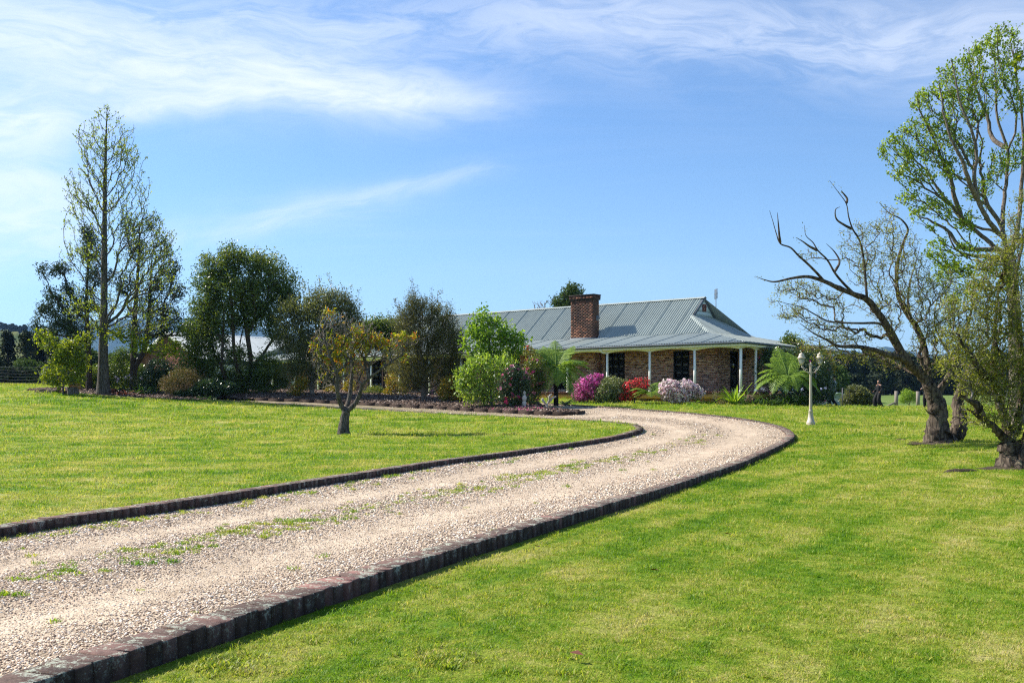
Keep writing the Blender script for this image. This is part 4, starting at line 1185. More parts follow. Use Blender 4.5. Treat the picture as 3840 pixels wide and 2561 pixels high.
# leaves
LF_BUD = leaf_mat('spring_bud_leaf', [(0, (0.10, 0.15, 0.02)), (0.5, (0.20, 0.27, 0.03)), (0.85, (0.31, 0.37, 0.04)), (1, (0.40, 0.40, 0.05))], 0.45)
LF_CONIF = leaf_mat('dark_conifer', [(0, (0.016, 0.034, 0.016)), (0.6, (0.038, 0.068, 0.034)), (1, (0.08, 0.115, 0.055))], 0.15, 0.7, 0.2)
LF_YEL = leaf_mat('yellow_green', [(0, (0.07, 0.12, 0.010)), (0.5, (0.16, 0.22, 0.012)), (1, (0.34, 0.36, 0.02))], 0.45)
LF_EVER = leaf_mat('evergreen', [(0, (0.026, 0.058, 0.012)), (0.45, (0.078, 0.130, 0.024)), (0.8, (0.150, 0.190, 0.034)), (1, (0.25, 0.24, 0.06))], 0.40, 0.38, 0.5, patch=0.6)
LF_GREY = leaf_mat('grey_green', [(0, (0.040, 0.055, 0.020)), (0.5, (0.105, 0.125, 0.046)), (1, (0.24, 0.245, 0.095))], 0.40, 0.45, 0.4, patch=0.7)
LF_OLIVE = leaf_mat('olive_fine', [(0, (0.036, 0.044, 0.015)), (0.5, (0.094, 0.100, 0.034)), (1, (0.21, 0.205, 0.08))], 0.38, 0.5, 0.35, patch=0.8)
LF_LIGHT = leaf_mat('fresh_green', [(0, (0.08, 0.17, 0.014)), (0.5, (0.17, 0.30, 0.025)), (1, (0.29, 0.41, 0.04))], 0.45, 0.45)
LF_LIME = leaf_mat('lime_green', [(0, (0.11, 0.19, 0.03)), (0.5, (0.21, 0.33, 0.05)), (1, (0.36, 0.45, 0.08))], 0.42, 0.5)
LF_TURN = leaf_mat('turning_leaf', [(0, (0.09, 0.14, 0.012)), (0.46, (0.27, 0.32, 0.015)), (0.70, (0.52, 0.44, 0.02)), (0.82, (0.50, 0.24, 0.015)), (0.9, (0.36, 0.09, 0.02)), (1, (0.16, 0.05, 0.02))], 0.4)
LF_WILLOW = leaf_mat('willow_leaf', [(0, (0.10, 0.125, 0.02)), (0.5, (0.22, 0.25, 0.035)), (1, (0.38, 0.37, 0.06))], 0.4, patch=0.3)
LF_PLANE = leaf_mat('plane_leaf', [(0, (0.08, 0.15, 0.012)), (0.5, (0.18, 0.28, 0.02)), (1, (0.32, 0.41, 0.035))], 0.42, 0.45)
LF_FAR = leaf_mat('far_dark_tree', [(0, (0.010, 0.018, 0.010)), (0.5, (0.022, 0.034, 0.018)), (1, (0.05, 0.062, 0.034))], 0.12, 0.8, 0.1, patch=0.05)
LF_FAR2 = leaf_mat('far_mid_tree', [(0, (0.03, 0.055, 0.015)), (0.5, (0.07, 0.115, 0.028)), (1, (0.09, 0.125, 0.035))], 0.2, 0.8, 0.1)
LF_GLOSS = leaf_mat('glossy_dark', [(0, (0.014, 0.036, 0.012)), (0.5, (0.036, 0.075, 0.024)), (1, (0.085, 0.14, 0.04))], 0.18, 0.32, 0.55)
LF_RUST = leaf_mat('rusty_shrub', [(0, (0.05, 0.055, 0.018)), (0.5, (0.12, 0.115, 0.035)), (0.85, (0.20, 0.15, 0.05)), (1, (0.28, 0.12, 0.05))], 0.25, 0.6)

R = lambda n: np.random.default_rng(n)

def vert_trunk(sk, pts, D, jit=0.0, rad=None):
    """pts in photograph pixels; first one is planted in the ground"""
    g = G(pts[0][0], D)
    w = [g - np.array([0, 0, 0.12])] + [P(p[0], p[1], D + (p[2] if len(p) > 2 else 0)) for p in pts[1:]]
    return sk.limb(np.array(w), -1, 6, rad=rad)

# 1 tall budding tree, leaves just out
r = R(101); sk = Skel(r)
vert_trunk(sk, [(389, 1480), (388, 1300), (391, 1100), (392, 900), (394, 700), (398, 520), (402, 400)], 50, rad=(.25, .010))
sk.ok[:8] = False
bl = [(392, 430, 40, 50), (345, 520, 75, 90), (455, 520, 62, 95), (500, 600, 60, 90), (400, 600, 100, 120), (330, 700, 95, 110), (500, 740, 75, 110), (290, 780, 55, 100), (420, 820, 130, 120),
      (560, 880, 70, 120), (620, 920, 55, 110), (600, 1040, 80, 130), (500, 1000, 100, 130), (330, 950, 90, 90), (270, 940, 60, 50), (450, 1160, 140, 110), (600, 1200, 80, 70), (330, 1150, 110, 90)]
tips = blob_pts(r, bl, 50, 1700, 0.12, 0.9)
sk.grow(tips, 0.62, 1.6, 0.4, 0.10, 0.6)
sk.radii(0.25, 0.0105, 0.62)
lf = MB(); tip_leaves(sk, lf, r, 7, 0.075, 0.10, 0.55, 0.0, maxr=.02, up=.3, frac=.9)
low = blob_pts(r, [(160, 1265, 50, 18), (235, 1290, 60, 22), (330, 1270, 60, 22), (540, 1290, 60, 40), (640, 1310, 60, 35), (450, 1260, 70, 25), (170, 1300, 25, 30)], 49.3, 70, 0.1, 0.5)
n0 = len(sk.chains); sk.grow(low, 0.2, 0.2, 0.4, 0.18, 0.1); sk.radii(0.25, 0.0105, 0.62)
lf2 = MB(); full = sk.chains; sk.chains = full[n0:]; tip_leaves(sk, lf2, r, 26, 0.16, 0.15, 0.6); sk.chains = full
t1 = finish_tree(sk, 'budding_tree', 'tallest tree on the left lawn edge, bare grey limbs with small yellow-green buds', 'tree', BK_TALL, LF_BUD, lf, .36, 'trees in the lawn and beds', flare=0.8)
lf2.build('low_leaves', LF_YEL, t1, origin=t1.location)

# 2, 3 dark conifers behind it
r = R(102); sk = Skel(r)
vert_trunk(sk, [(335, 1458), (332, 1300), (325, 1150), (330, 1000), (335, 860)], 54, rad=(.17, .02)); sk.ok[:4] = False
tips = blob_pts(r, [(180, 1010, 48, 26), (240, 1000, 40, 20), (200, 1110, 60, 30), (270, 1090, 40, 25), (170, 1170, 40, 35), (250, 1190, 60, 50), (190, 1230, 60, 30), (350, 930, 45, 60), (370, 1030, 50, 50), (330, 870, 30, 35), (330, 1130, 60, 60), (150, 1220, 25, 20), (300, 1250, 70, 40)], 54, 300, 0.2, 1.0)
sk.grow(tips, 0.3, 0.7, 0.4, 0.14, 0.3); sk.radii(0.19, 0.012, 0.6)
lf = MB(); tip_leaves(sk, lf, r, 42, 0.16, 0.15, 0.35, back=3)
finish_tree(sk, 'dark_conifer', 'dark conifer leaning its clumpy limbs left behind the tall budding tree', 'tree', BK_DARK, LF_CONIF, lf, .2, 'trees in the lawn and beds')
r = R(103); sk = Skel(r)
vert_trunk(sk, [(500, 1458), (502, 1300), (508, 1150), (520, 980), (525, 830)], 54.5, rad=(.2, .02)); sk.ok[:4] = False
sk.limb([sk.p[3], P(545, 1300, 54.5), P(560, 1150, 54.5), P(570, 950, 54.5)], 3, 5)
tips = blob_pts(r, [(640, 1000, 45, 50), (660, 1090, 40, 45), (600, 1060, 60, 60), (560, 1150, 80, 60), (640, 1180, 55, 50), (500, 930, 45, 60), (490, 850, 35, 45), (600, 930, 45, 40), (660, 1230, 70, 22), (540, 1240, 90, 40), (720, 1210, 35, 14), (700, 1245, 50, 18), (470, 1060, 50, 60), (560, 830, 30, 40)], 54.5, 330, 0.2, 1.0)
sk.grow(tips, 0.3, 0.5, 0.4, 0.14, 0.25); sk.radii(0.19, 0.012, 0.6)
lf = MB(); tip_leaves(sk, lf, r, 34, 0.16, 0.15, 0.35, back=3)
finish_tree(sk, 'dark_conifer', 'dark twin-trunked conifer just right of the tall budding tree, boughs reaching over the garage gable', 'tree', BK_DARK, LF_CONIF, lf, .2, 'trees in the lawn and beds')
# 4 yellow-green sapling
r = R(104); sk = Skel(r)
vert_trunk(sk, [(237, 1474), (240, 1420), (250, 1370), (262, 1310)], 49); sk.ok[:3] = False
tips = blob_pts(r, [(262, 1310, 55, 45), (230, 1350, 45, 40), (300, 1360, 45, 45), (195, 1400, 35, 18), (270, 1410, 60, 35), (205, 1435, 35, 14), (180, 1425, 22, 12)], 49, 120, 0.1, 1.0)
sk.grow(tips, 0.25, 0.3, 0.25, 0.14, 0.1); sk.radii(0.045, 0.006, 0.5)
lf = MB(); tip_leaves(sk, lf, r, 42, 0.11, 0.14, 0.42, droop=.4)
finish_tree(sk, 'sapling', 'low yellow-green leafy sapling beside the tree stump on the left', 'sapling', BK_GREY, LF_YEL, lf, .2, 'trees in the lawn and beds')

# 5 big evergreen
r = R(105); sk = Skel(r)
ids = vert_trunk(sk, [(905, 1468), (925, 1420), (940, 1360), (928, 1260), (905, 1120)], 52); sk.ok[:5] = False
sk.limb([sk.p[9], P(985, 1330, 52), P(1020, 1280, 52.3), P(1065, 1265, 52.6)], 9, 5)
sk.limb([sk.p[2], P(880, 1330, 51.6), P(872, 1200, 51.6), P(860, 1060, 51.4)], 2, 5)
sk.limb([sk.p[1], P(838, 1400, 51.5), P(836, 1280, 51.5), P(842, 1120, 51.6)], 1, 5)
sk.limb([sk.p[4], P(900, 1380, 52.8), P(905, 1260, 53), P(960, 1080, 53)], 4, 5)
bl = [(870, 950, 50, 35), (815, 1000, 80, 50), (920, 985, 90, 50), (1010, 1000, 80, 50), (1060, 1060, 70, 50), (790, 1080, 75, 70), (880, 1080, 110, 80), (990, 1100, 100, 70), (1090, 1120, 40, 55),
      (760, 1160, 65, 60), (860, 1180, 110, 60), (960, 1190, 80, 50), (750, 1240, 50, 50), (810, 1240, 60, 50), (700, 1230, 30, 30), (1000, 1160, 90, 40), (720, 1330, 45, 70), (780, 1360, 55, 60), (800, 1430, 90, 40), (860, 1440, 70, 35), (930, 1440, 60, 30), (970, 1380, 50, 40), (1010, 1350, 40, 30), (870, 1330, 70, 30), (760, 1290, 60, 40), (920, 1400, 90, 30), (1040, 1230, 50, 40), (700, 1400, 50, 50)]
tips = blob_pts(r, bl, 52, 1150, 0.2, 0.95)
sk.grow(tips, 0.3, 0.6, 0.35, 0.14, 0.3); sk.radii(0.24, 0.008, 0.55)
lf = MB(); tip_leaves(sk, lf, r, 52, 0.20, 0.135, 0.42, droop=.2, back=3)
finish_tree(sk, 'evergreen_tree', 'big broad evergreen tree with several dark stems in front of the garage', 'tree', BK_DARK, LF_EVER, lf, .2, 'trees in the lawn and beds')

# 6 grey green bushy tree
def fan(seed, base, D, topz, blobs, ntips, label, leafm, lsize, per, spread, name='bushy_tree', bark=BK_TWIG, r0=.13, up=.65, k=.35, asc=1.5, asp=.4, back=4, low=3, rt=.006, fill=.2, shoots=0, group='trees in the lawn and beds', droop=-.3, cat='tree', leafname='foliage'):
    r = R(seed); sk = Skel(r)
    vert_trunk(sk, base, D); sk.ok[:low] = False
    tips = blob_pts(r, blobs, D, ntips, fill, 0.95)
    g = ground(tips[:, 0], tips[:, 1]) + 0.1; tips[:, 2] = np.maximum(tips[:, 2], g)
    sk.grow(tips, k, asc, 0.3, 0.10, up)
    n0 = len(sk.chains)
    if shoots:
        t = blob_pts(r, blobs[:max(2, len(blobs) // 2)], D, shoots, 0.95, 0.9); t = t[t[:, 2] > np.median(t[:, 2])]
        t[:, 2] += r.uniform(0.2, 0.65, len(t)); sk.grow(t, k, asc, 0.25, 0.1, .9)
    sk.radii(r0, rt, 0.55)
    lf = MB(); full = sk.chains; sk.chains = full[:n0]
    tip_leaves(sk, lf, r, per, spread, lsize, asp, droop, back=back); sk.chains = full[n0:]
    if shoots: tip_leaves(sk, lf, r, max(6, per // 4), spread * .5, lsize, asp, droop, back=back)
    sk.chains = full
    return finish_tree(sk, name, label, cat, bark, leafm, lf, .2, group, leafname=leafname)
fan(106, [(1170, 1490), (1170, 1440), (1175, 1380), (1185, 1300)], 50.5, 0,
    [(1215, 1120, 100, 45), (1150, 1160, 85, 60), (1290, 1150, 70, 45), (1080, 1190, 55, 65), (1220, 1210, 120, 80), (1330, 1190, 45, 35), (1110, 1280, 80, 75), (1210, 1310, 100, 80), (1290, 1280, 70, 80), (1060, 1260, 40, 50), (1120, 1370, 60, 45), (1220, 1390, 85, 45), (1090, 1400, 50, 30)], 800,
    'rounded grey-green bushy tree behind the orange-leaved tree', LF_GREY, 0.105, 50, .17, shoots=120)
# 7 fan shaped fine leaved tree
fan(107, [(1590, 1511), (1588, 1455), (1592, 1410)], 47.5, 0,
    [(1548, 1135, 30, 50), (1590, 1165, 66, 50), (1655, 1180, 48, 50), (1515, 1200, 55, 55), (1590, 1240, 105, 60), (1680, 1250, 60, 60), (1540, 1300, 90, 60), (1660, 1320, 80, 60), (1712, 1290, 40, 60), (1515, 1370, 70, 55), (1630, 1400, 100, 50), (1545, 1430, 60, 25), (1700, 1380, 45, 50)], 1350,
    'dark fan-shaped fine-leaved tree standing alone in the mulch bed', LF_OLIVE, 0.075, 40, .12, shoots=160, r0=.14, up=.8, k=.5, asc=2.0, bark=BK_GREY)
# tree tops behind roof line between 6 and 7
fan(121, [(1440, 1480), (1440, 1400), (1442, 1320)], 54, 0, [(1410, 1225, 55, 32), (1470, 1240, 60, 36), (1380, 1260, 50, 35), (1440, 1275, 80, 36), (1500, 1280, 40, 30)], 330,
    'round dense green tree top between the two bushy trees, in front of the roof', LF_EVER, 0.14, 44, .2, name='garden_tree', r0=.12, bark=BK_DARK)
# 9 light green trees by the house
fan(109, [(1850, 1512), (1848, 1440), (1840, 1350), (1835, 1250)], 45.5, 0,
    [(1812, 1168, 22, 20), (1800, 1210, 45, 30), (1850, 1200, 30, 25), (1780, 1245, 35, 35), (1830, 1250, 60, 40), (1885, 1235, 40, 40), (1920, 1255, 30, 25), (1950, 1300, 38, 35), (1900, 1300, 60, 40), (1800, 1300, 60, 30), (1960, 1270, 20, 20), (1750, 1290, 25, 25), (1850, 1340, 70, 30)], 230,
    'fresh green maple-like tree with open branches in front of the roof', LF_LIGHT, 0.15, 17, .16, name='light_green_tree', r0=.07, up=.3, asc=.8, asp=.62, bark=BK_GREY, droop=.35)
fan(110, [(1845, 1525), (1840, 1470), (1835, 1420)], 43.5, 0,
    [(1760, 1385, 50, 22), (1800, 1350, 50, 25), (1740, 1410, 35, 25), (1790, 1430, 60, 45), (1850, 1390, 50, 50), (1900, 1370, 30, 50), (1770, 1480, 40, 22), (1830, 1470, 50, 40), (1730, 1440, 25, 25), (1800, 1500, 30, 12)], 240,
    'pale lime-green multi-stemmed shrub left of the pink camellia', LF_LIME, 0.13, 14, .15, name='lime_green_shrub', r0=.06, up=.4, asc=.8, asp=.6, bark=BK_TWIG, low=1, cat='shrub')

# 8 lawn tree with turning leaves
r = R(108); sk = Skel(r); D8 = 30
g0 = G(1288, D8) - np.array([0, 0, 0.08])
a = sk.limb([g0, P(1290, 1590, 30), P(1297, 1545, 30)], -1, 6, rad=(.15, .125)); sk.ok[:] = False
top = a[-1]
def pl(pts, D=D8): return [P(p[0], p[1], D + (p[2] if len(p) > 2 else 0)) for p in pts]
l1 = sk.limb([sk.p[top]] + pl([(1278, 1515), (1266, 1470, -.2), (1262, 1400, -.3), (1235, 1330, -.4), (1215, 1260, -.4)]), top, 6, rad=(.085, .018))
l2 = sk.limb([sk.p[top]] + pl([(1308, 1500, .2), (1316, 1440, .4), (1320, 1360, .6), (1300, 1280, .8), (1290, 1210, .9)]), top, 6, rad=(.08, .015))
l3 = sk.limb([sk.p[top]] + pl([(1330, 1515), (1348, 1480), (1362, 1440, -.1), (1395, 1410, -.2), (1450, 1370, -.2), (1500, 1335, -.1)]), top, 6, rad=(.08, .015))
q = sk.nearest(P(1362, 1440, 29.9)); sk.limb([sk.p[q]] + pl([(1345, 1425), (1370, 1385, .2), (1420, 1350, .4), (1480, 1320, .6)]), q, 6)
q = sk.nearest(P(1262, 1400, 29.7)); sk.limb([sk.p[q]] + pl([(1240, 1370, .3), (1205, 1320, .6), (1180, 1290, .8)]), q, 5)
sk.ok[:len(sk.par)] = True; sk.ok[:len(a) + 4] = False
bl = [(1230, 1190, 45, 35), (1270, 1210, 70, 50), (1340, 1230, 80, 45), (1210, 1270, 60, 60), (1300, 1290, 90, 60), (1400, 1260, 70, 40), (1420, 1310, 90, 45), (1500, 1270, 60, 30), (1540, 1275, 45, 22), (1480, 1330, 60, 40), (1200, 1350, 50, 50), (1250, 1390, 60, 50), (1210, 1430, 45, 35), (1340, 1370, 60, 40), (1170, 1300, 25, 40)]
tips = blob_pts(r, bl, D8, 2000, 0.1, 1.0)
sk.grow(tips, 0.22, 0.35, 0.16, 0.26, 0.35); sk.radii(0.10, 0.0055, 0.47)
lf = MB(); tip_leaves(sk, lf, r, 5, 0.035, 0.095, 0.30, 0.1, frac=0.10, back=1)
nb = MB()
cl = blob_pts(r, [(1240, 1168, 26, 8), (1215, 1175, 14, 8), (1345, 1245, 40, 14), (1260, 1275, 50, 22), (1210, 1330, 25, 18), (1395, 1265, 60, 22), (1520, 1265, 50, 12), (1500, 1262, 30, 10), (1175, 1290, 12, 22), (1370, 1310, 20, 14), (1280, 1390, 20, 10), (1430, 1290, 60, 22), (1520, 1345, 14, 14), (1435, 1385, 12, 10), (1560, 1262, 20, 6), (1320, 1300, 90, 35), (1250, 1330, 60, 40)], D8, 260, .1, .9)
n = len(sk.par); 
for c in cl:
    j = int(np.argmin(np.linalg.norm(sk.p[:n] - c, axis=1))); q = sk.p[j] + r.normal(0, .02, 3)
    lf.leaves(q + r.normal(0, 0.045, (7, 3)), 0.135, r, 0.27, 0.15)
t8 = finish_tree(sk, 'orange_leaved_tree', 'small twiggy lawn tree with yellow and orange leaves standing alone on the grass', 'tree', BK_TALL, LF_TURN, lf, .1, 'trees in the lawn and beds', flare=0.2, cut=.02, twigm=BK_TWIG, gnarl=.05)

# tree behind the roof by the chimney
fan(122, [(2120, 1400), (2120, 1300), (2125, 1200)], 74, 0, [(2150, 1085, 35, 18), (2130, 1110, 35, 22), (2160, 1120, 35, 25), (2095, 1135, 22, 20), (2120, 1150, 45, 25), (2160, 1160, 40, 25)], 200,
    'leafy green tree top rising behind the roof ridge left of the chimney', LF_FAR2, 0.2, 26, .2, name='garden_tree', r0=.2, bark=BK_DARK, low=8)
r = R(123); sk = Skel(r); vert_trunk(sk, [(2060, 1400), (2060, 1300), (2055, 1200)], 76); sk.ok[:10] = False
sk.grow(blob_pts(r, [(2020, 1140, 35, 18), (2060, 1135, 30, 20), (2085, 1120, 20, 18), (2040, 1160, 50, 18)], 76, 150, 0.1, .8), 0.25, 1.2, 0.3, 0.2, .4); sk.radii(.1, .012, .5)
finish_tree(sk, 'bare_tree', 'leafless grey branches showing above the roof ridge', 'tree', BK_TWIG, None, None, .1, 'trees in the lawn and beds')

# ---- willows at the right
r = R(130); D = 24.5; sk = Skel(r)
g0 = G(3522, D) - np.array([0, 0, 0.1])
def zp(pts, D=D): return [P(2800 + p[0] * .7653, 600 + p[1] * .7653, D + (p[2] if len(p) > 2 else 0)) for p in pts]
a = sk.limb([g0] + zp([(935, 1330), (938, 1240), (918, 1160), (890, 1100)]), -1, 6, rad=(.27, .17)); tp = a[-1]
A1 = sk.limb([sk.p[tp]] + zp([(850, 1050), (790, 990, -.2), (735, 900, -.3), (690, 820, -.4), (640, 745, -.5), (590, 685, -.6), (530, 660, -.7), (455, 630, -.8), (380, 595, -.9), (300, 572, -1), (220, 580, -1.1), (140, 597, -1.2), (90, 588, -1.2), (40, 570, -1.2)]), tp, 5, wig=.0, rad=(.125, .003))
def fork(near, pts, per=5, wig=.0, rad=(.034, .004)):
    q = sk.nearest(zp([near])[0]); return sk.limb([sk.p[q]] + zp(pts), q, per, wig=wig, rad=rad)
fork((590, 685, -.6), [(585, 620, -.6), (575, 500, -.5), (555, 400, -.5), (520, 340, -.6), (500, 280, -.6), (488, 215, -.6), (450, 160, -.7), (405, 100, -.7)])
fork((520, 340, -.6), [(480, 320, -.7), (440, 290, -.8), (435, 245, -.8), (458, 230, -.8)])
fork((488, 215, -.6), [(492, 190, -.5), (470, 160, -.5), (462, 150, -.5)])
fork((380, 595, -.9), [(345, 555, -1), (300, 510, -1.1), (255, 470, -1.2), (215, 430, -1.2), (165, 410, -1.3), (145, 360, -1.3), (128, 300, -1.3), (112, 248, -1.3)])
fork((165, 410, -1.3), [(160, 370, -1.4), (155, 310, -1.4), (150, 258, -1.4)])
fork((530, 660, -.7), [(470, 600, -.8), (430, 550, -.9), (395, 490, -.9), (350, 445, -1), (325, 405, -1), (290, 370, -1), (283, 320, -1)])
fork((350, 445, -1), [(310, 425, -1.1), (275, 400, -1.2), (240, 380, -1.2)])
fork((430, 550, -.9), [(455, 500, -.7), (430, 450, -.6), (390, 410, -.6)])
B1 = fork((890, 1100), [(885, 1020, .2), (872, 930, .4), (848, 850, .5), (805, 780, .6), (762, 710, .6), (738, 650, .6), (735, 560, .6), (745, 480, .6), (770, 400, .7), (790, 340, .7), (755, 290, .7), (700, 262, .7), (650, 210, .7)], rad=(.095, .006))
fork((805, 780, .6), [(790, 700, 1), (800, 600, 1.3), (830, 500, 1.5), (850, 420, 1.6)])
fork((690, 820, -.4), [(640, 800, -.6), (560, 800, -.8), (480, 798, -1), (400, 790, -1.2), (340, 760, -1.3), (270, 722, -1.4), (200, 705, -1.5), (150, 690, -1.5)])
fork((790, 990, -.2), [(740, 965, -.5), (690, 955, -.8), (620, 930, -1.2), (540, 915, -1.4), (450, 912, -1.6), (390, 880, -1.7), (330, 850, -1.8), (260, 800, -1.8)], rad=(.085, .006))
fork((850, 1050, 0), [(800, 1040, .2), (740, 1000, .6), (680, 965, 1), (600, 940, 1.4)])
fork((918, 1160), [(980, 1080, .3), (1020, 980, .5), (1060, 880, .5), (1090, 780, .4), (1120, 680, .3)], rad=(.10, .015))
fork((1020, 980, .5), [(960, 900, .8), (920, 800, 1), (930, 700, 1.2), (960, 600, 1.3)])
fork((935, 1240), [(895, 1240, -.2), (870, 1215, -.3)])
g1 = G(3572, D + .5) - np.array([0, 0, .1])
n_right = sk.limb([sk.p[0], (sk.p[0] + g1) / 2 + [0.1, .1, .15]] + zp([(1035, 1330, .4), (1045, 1260, .5), (1035, 1190, .6), (1050, 1130, .6), (1080, 1060, .7), (1120, 980, .8), (1180, 900, .9), (1250, 820, 1)]), 0, 6, rad=(.24, .03))
sk.ok[:len(a)] = False; sk.ok[n_right[0]:n_right[0] + 14] = False
wb = [(540, 420, 90, 120), (640, 520, 90, 150), (560, 560, 60, 90), (700, 330, 70, 80), (760, 450, 100, 130), (820, 560, 90, 120), (300, 640, 110, 70), (430, 700, 120, 80), (250, 740, 90, 60), (380, 820, 140, 60),
      (520, 860, 120, 60), (640, 700, 100, 100), (700, 820, 70, 90), (450, 900, 120, 50), (620, 960, 110, 50), (760, 660, 80, 100), (870, 700, 110, 130), (950, 820, 120, 130), (960, 980, 110, 100), (700, 1000, 80, 60), (480, 960, 80, 40), (1080, 760, 100, 130), (1080, 920, 100, 100), (860, 900, 80, 80), (240, 600, 70, 40), (180, 640, 60, 40), (200, 760, 70, 50), (130, 690, 40, 20), (300, 900, 90, 40), (380, 950, 70, 40), (640, 330, 50, 60), (560, 330, 40, 50), (700, 250, 50, 40), (300, 470, 60, 40), (900, 620, 90, 90), (1000, 620, 80, 100), (1000, 760, 80, 90), (880, 800, 80, 80), (980, 900, 80, 80)]
wbp = [(2800 + b[0] * .7653, 600 + b[1] * .7653, b[2] * .7653, b[3] * .7653) for b in wb]
tips = blob_pts(r, wbp, D - .2, 3600, 0.05, 1.3)
sk.grow(tips, 0.18, 0.1, 0.13, 0.5, 0.15); sk.radii(0.10, 0.0045, 0.50)
i_b = [i for i in range(len(sk.par))]
lf = MB(); tip_leaves(sk, lf, r, 8, 0.05, 0.055, 0.34, 0.0, maxr=.02, back=4, frac=.6)
g2 = blob_pts(r, [(3310, 1340, 60, 20), (3340, 1350, 50, 14)], D, 30, .1, .5)
finish_tree(sk, 'twisted_willow', 'twisted willow leaning left with long contorted bare limbs over the lawn', 'tree', BK_WILLOW, LF_WILLOW, lf, .3, 'trees in the lawn and beds', flare=0.3, cut=.03, gnarl=.09, twigm=BK_GREY)

r = R(131); D = 18.0; sk = Skel(r)
g0 = G(3800, D) - np.array([0, 0, 0.1])
a = sk.limb([g0] + zp([(1300, 1440), (1290, 1380)], D), -1, 5, rad=(.20, .17)); tp = a[-1]
def forkD(near, pts, DD=D, per=5, wig=.007, rad=(.09, .012)):
    q = sk.nearest(zp([near], DD)[0]); return sk.limb([sk.p[q]] + zp(pts, DD), q, per, wig=wig, rad=rad)
L1 = forkD((1290, 1380), [(1245, 1345), (1200, 1300, -.1), (1150, 1265, -.2), (1110, 1235, -.2), (1076, 1215, -.2)])
forkD((1290, 1380), [(1270, 1290, .1), (1240, 1200, .2), (1215, 1100, .2), (1208, 1000, .2), (1215, 900, .2), (1218, 820, .2), (1225, 720, .2), (1235, 620, .3)])
forkD((1290, 1380), [(1330, 1280, .1), (1345, 1150, .2), (1340, 1000, .3), (1330, 850, .3), (1310, 700, .3), (1320, 560, .3), (1350, 420, .3), (1365, 280, .3)])
forkD((1215, 1100, .2), [(1150, 1040, -.1), (1100, 960, -.2), (1060, 900, -.2), (1030, 850, -.2)])
forkD((1150, 1265, -.2), [(1130, 1200, -.3), (1090, 1180, -.4), (1050, 1150, -.5)])
sk.limb([g0, G(3850, D - .3) + [0, 0, .1]] + zp([(1380, 1380), (1420, 1200), (1440, 1000), (1440, 800), (1420, 600)], D - .2), 0, 5, rad=(.15, .02))
sk.ok[:len(a)] = False
wb = [(1230, 700, 110, 100), (1320, 560, 70, 100), (1200, 850, 130, 100), (1310, 800, 80, 130), (1150, 980, 120, 90), (1270, 980, 120, 110), (1120, 1080, 90, 80), (1220, 1130, 130, 90), (1330, 1100, 80, 120), (1110, 1180, 60, 60), (1280, 1250, 100, 70),
      (1040, 940, 60, 80), (1060, 1080, 50, 60), (1340, 400, 40, 80), (1200, 500, 80, 80), (1290, 420, 70, 80), (1140, 600, 60, 70), (1150, 1270, 100, 50), (1320, 1330, 60, 50), (980, 1010, 50, 60), (990, 860, 50, 60), (1000, 720, 60, 70), (1120, 700, 70, 80), (1160, 760, 70, 60), (1300, 300, 40, 50), (1250, 480, 60, 60), (1350, 200, 30, 60), (1400, 700, 90, 200), (1400, 1000, 90, 200), (1180, 620, 60, 60), (1090, 860, 70, 80)]
wbp = [(2800 + b[0] * .7653, 600 + b[1] * .7653, b[2] * .7653, b[3] * .7653) for b in wb]
tips = blob_pts(r, wbp, D - .1, 3300, 0.05, 1.1)
sk.grow(tips, 0.18, 0.0, 0.10, 0.55, 0.0, hang=.25); sk.radii(0.09, 0.0042, 0.48)
lf = MB(); tip_leaves(sk, lf, r, 9, 0.055, 0.048, 0.36, 0.2, maxr=.02, back=4)
finish_tree(sk, 'twisted_willow', 'curly-twigged willow at the right edge with yellow-green leaves hanging to the lawn', 'tree', BK_WILLOW, LF_WILLOW, lf, .3, 'trees in the lawn and beds', flare=0.35, cut=.025, twigm=BK_TWIG, gnarl=.09)

# 10 tall leafing tree behind the willows
r = R(132); D = 33.0; sk = Skel(r)
def z5(pts, D=D): return [P(3200 + p[0] * .7331, 50 + p[1] * .7331, D + (p[2] if len(p) > 2 else 0)) for p in pts]
g0 = G(3815, D) - np.array([0, 0, .1])
a = sk.limb([g0] + [P(3812, 1400, D), P(3805, 1200, D), P(3795, 1050, D), P(3790, 960, D)], -1, 6, rad=(.26, .16)); tp = a[-1]
def f5(near, pts, per=5):
    q = sk.nearest(z5([near])[0]); return sk.limb([sk.p[q]] + z5(pts), q, per, wig=.01, rad=(.085, .015))
f5((800, 1240), [(770, 1150), (765, 1020, .3), (780, 880, .5), (790, 700, .6), (740, 560, .7), (730, 400, .7), (725, 250, .7), (722, 120, .7)])
f5((800, 1240), [(840, 1100, .3), (860, 900, .5), (870, 700, .5), (860, 500, .5), (830, 300, .6), (800, 130, .6)])
f5((770, 1150), [(690, 1060, -.4), (640, 960, -.6), (620, 840, -.8), (630, 700, -.9), (590, 560, -1), (540, 440, -1), (520, 320, -1), (500, 240, -1)])
f5((800, 1240), [(730, 1200, .3), (660, 1140, .5), (560, 1060, .6), (500, 980, .7), (430, 900, .8), (370, 800, .9), (300, 740, 1), (220, 650, 1)])
f5((560, 1060, .6), [(520, 950, .4), (500, 850, .3), (450, 740, .2), (400, 620, .1), (340, 500, 0), (330, 400, 0)])
f5((640, 960, -.6), [(590, 860, -1), (560, 760, -1.2), (500, 640, -1.3), (460, 500, -1.3), (440, 350, -1.3)])
f5((790, 700, .6), [(710, 640, 1.2), (690, 540, 1.4), (640, 420, 1.5), (600, 300, 1.5), (590, 180, 1.5)])
f5((690, 1240), [(560, 1200, .3), (480, 1110, .5), (390, 1060, .6), (330, 1040, .6)])
f5((800, 1240), [(700, 1250, .3), (600, 1240, .4), (520, 1200, .5), (470, 1090, .6)])
